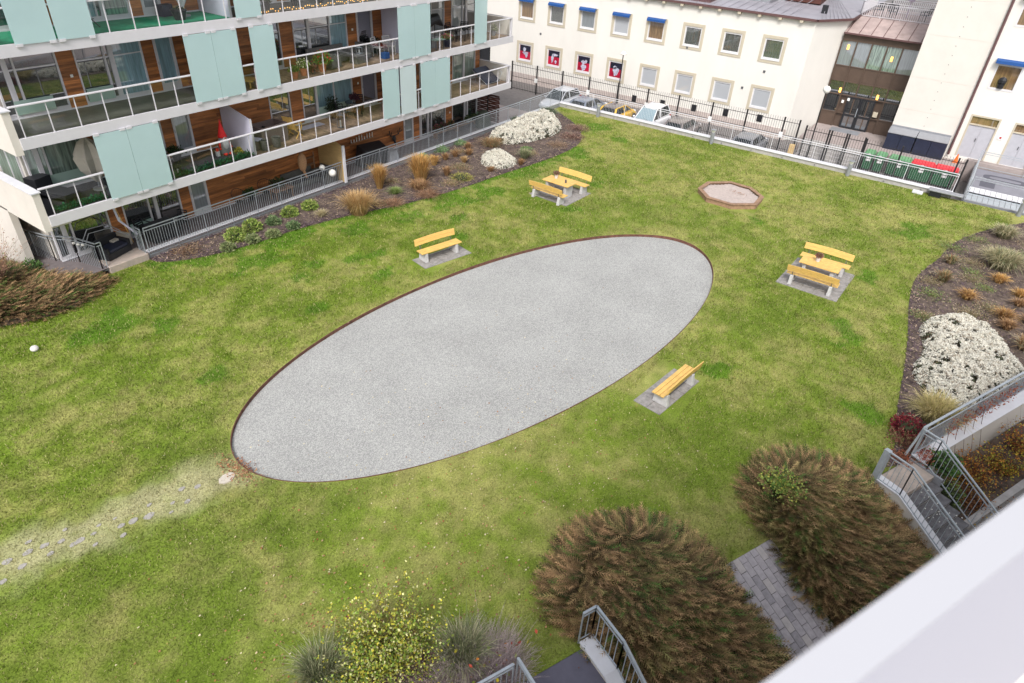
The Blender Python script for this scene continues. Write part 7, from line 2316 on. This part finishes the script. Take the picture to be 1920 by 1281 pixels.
q = MB(); q.add([(24.7, 26.5, zG), (26.7, 26.4, zG), (26.7, 27.4, zG), (24.7, 27.4, zG), (24.8, 26.6, zG + .95), (26.5, 26.5, zG + .8), (26.6, 27.3, zG + 1.05), (24.85, 27.3, zG + 1.15)],
                [(0, 3, 2, 1), (4, 5, 6, 7), (0, 1, 5, 4), (1, 2, 6, 5), (2, 3, 7, 6), (3, 0, 4, 7)]); q.build('cover', M['black'], t, bevel=.06)
q = MB(); q.add([(26.3, 26.2, zG), (27.1, 26.2, zG), (27.1, 26.9, zG), (26.3, 26.9, zG), (26.4, 26.3, zG + .6), (27.0, 26.3, zG + .55), (27.0, 26.8, zG + .65), (26.4, 26.8, zG + .7)],
                [(0, 3, 2, 1), (4, 5, 6, 7), (0, 1, 5, 4), (1, 2, 6, 5), (2, 3, 7, 6), (3, 0, 4, 7)]); q.build('clear_cover', M['galvd'], t, bevel=.05)
t = thing('candle_shelf', (25.6, 27.7, 1.3), 'wall shelf with white candles on the timber wall of the patio', 'shelf')
B(24.8, 27.6, 1.38, 26.5, 27.74, 1.41).build('shelf', M['oldwood'], t)
for i in range(9):
    x = 24.85 + i * .2
    q = MB(); q.lathe([(.028, 0), (.028, random.uniform(.12, .3)), ], (x, 27.67, 1.41), 7); q.build('candle', M['lamp'], t)
t = thing('antler_ornament', (28.2, 27.7, 1.0), 'black metal antler head ornament on the timber wall of the patio', 'ornament')
q = MB(); q.ball((28.1, 27.6, .95), .14, 8, 1.3, 1, .7); q.tube([(28.1, 27.6, .9), (28.1, 27.45, .6)], [.1, .04], 7); q.build('head', M['black'], t)
q = MB()
for s in (-1, 1):
    q.tube([(28.1 + s * .08, 27.6, 1.1), (28.1 + s * .35, 27.55, 1.15), (28.1 + s * .45, 27.5, 1.5)], .028, 5)
    q.tube([(28.1 + s * .3, 27.55, 1.14), (28.1 + s * .25, 27.5, 1.4)], .022, 5)
    q.tube([(28.1 + s * .42, 27.52, 1.25), (28.1 + s * .6, 27.5, 1.35)], .02, 5)
q.build('antlers', M['black'], t)
for i, (x, y, c, lb) in enumerate([(31.6, 27.3, (.35, .08, .12), 'pot of dark pink flowers, leftmost of the patio flower shelf'), (32.3, 27.35, (.3, .08, .15), 'pot of purple flowers, second on the patio flower shelf'), (33.0, 27.3, (.36, .12, .10), 'pot of red flowers, third on the patio flower shelf'),
                              (34.6, 27.2, None, 'grey pot with green herbs right of the wooden pier'), (35.3, 27.3, None, 'dark pot with green herbs nearest the barrel')]):
    pot_plant(x, y, zG + .35, lb, ['greyw', 'black', 'greyw', 'galv', 'black'][i], .14, .2, ((.05, .08, .04), (.1, .13, .05)), .24, .22, 220, fl=c)
box_thing('flower_shelf', 'long low wooden shelf under the patio flowers', 'shelf', [('top', -2.2, -.2, .30, 2.2, .2, .34), ('leg', -2.1, -.15, 0, -2.0, .15, .3), ('leg', 2.0, -.15, 0, 2.1, .15, .3), ('leg', -.05, -.15, 0, .05, .15, .3)], 'oldwood', (33.5, 27.3, zG))
t = thing('water_barrel', (36.0, 27.3, zG), 'bright green barrel at the far end of the patio', 'barrel')
q = MB(); q.lathe([(.22, 0), (.25, .35), (.23, .7), (.2, .7)], (36.0, 27.3, zG), 14); q.build('barrel', M['lidg'], t)
t = thing('covered_furniture', (35.7, 26.6, zG), 'dark green covered garden furniture by the woven screen', 'cover')
q = MB(); q.lathe([(.62, 0), (.6, .5), (.35, .95), (.05, 1.05)], (35.6, 26.75, zG), 9, 1.1, .7); q.build('cover', mat('olive_cover', (.045, .055, .035), .7, var=.3, scale=6, bump=.5, bscale=12), t)
# patio corner at the far left
box_thing('covered_dining_set', 'black covered table set beside the patio step railing', 'table', [('cover', -.6, -.4, 0, .6, .4, .68)], 'black', (13.05, 26.95, zG), .05, bevel=.06)
slat_chair(13.9, 26.9, zG, -1.2, 'black metal armchair at the right of the covered table set')
slat_chair(12.6, 27.4, zG, .3, 'black metal armchair behind the covered table set')
sofa(10.9, 26.9, zG, .3, 1.2, 'black lounge sofa in the left corner of the patio', 'black', 'navy')
box_thing('patio_mattress', 'pale covered box standing in the left corner of the patio', 'box', [('box', -.45, -.3, 0, .45, .3, .5)], 'cloth', (11.4, 27.45, zG), .3)
q = MB(); q.tube([(10.0, 27.2, zG + .5), (10.3, 27.1, zG + 1.1), (11.0, 26.9, zG + 1.15), (11.6, 26.7, zG + .7)], .02, 5); q.tube([(10.0, 27.5, zG + .5), (10.4, 27.4, zG + 1.15), (11.1, 27.2, zG + 1.2), (11.5, 27.1, zG + .8)], .02, 5)
tag(q.build('hoop_frame', M['galvd']), 'bent tube frame over the lounge sofa in the patio corner', 'frame')
q = MB(); q.tube([(11.35, 26.9, 2.65), (11.45, 26.85, 1.6), (11.9, 26.6, .9)], .045, 6)
tag(q.build('rolled_awning_pole', M['lavender']), 'pale bent pole hanging down beside the timber pier at the patio gate', 'pole')
q = MB(); q.tube([(11.7, 27.6, 2.2), (11.95, 27.3, .3)], .018, 5)
tag(q.build('broom_handle', M['benchw']), 'yellow broom handle leaning on the timber pier at the patio', 'broom')
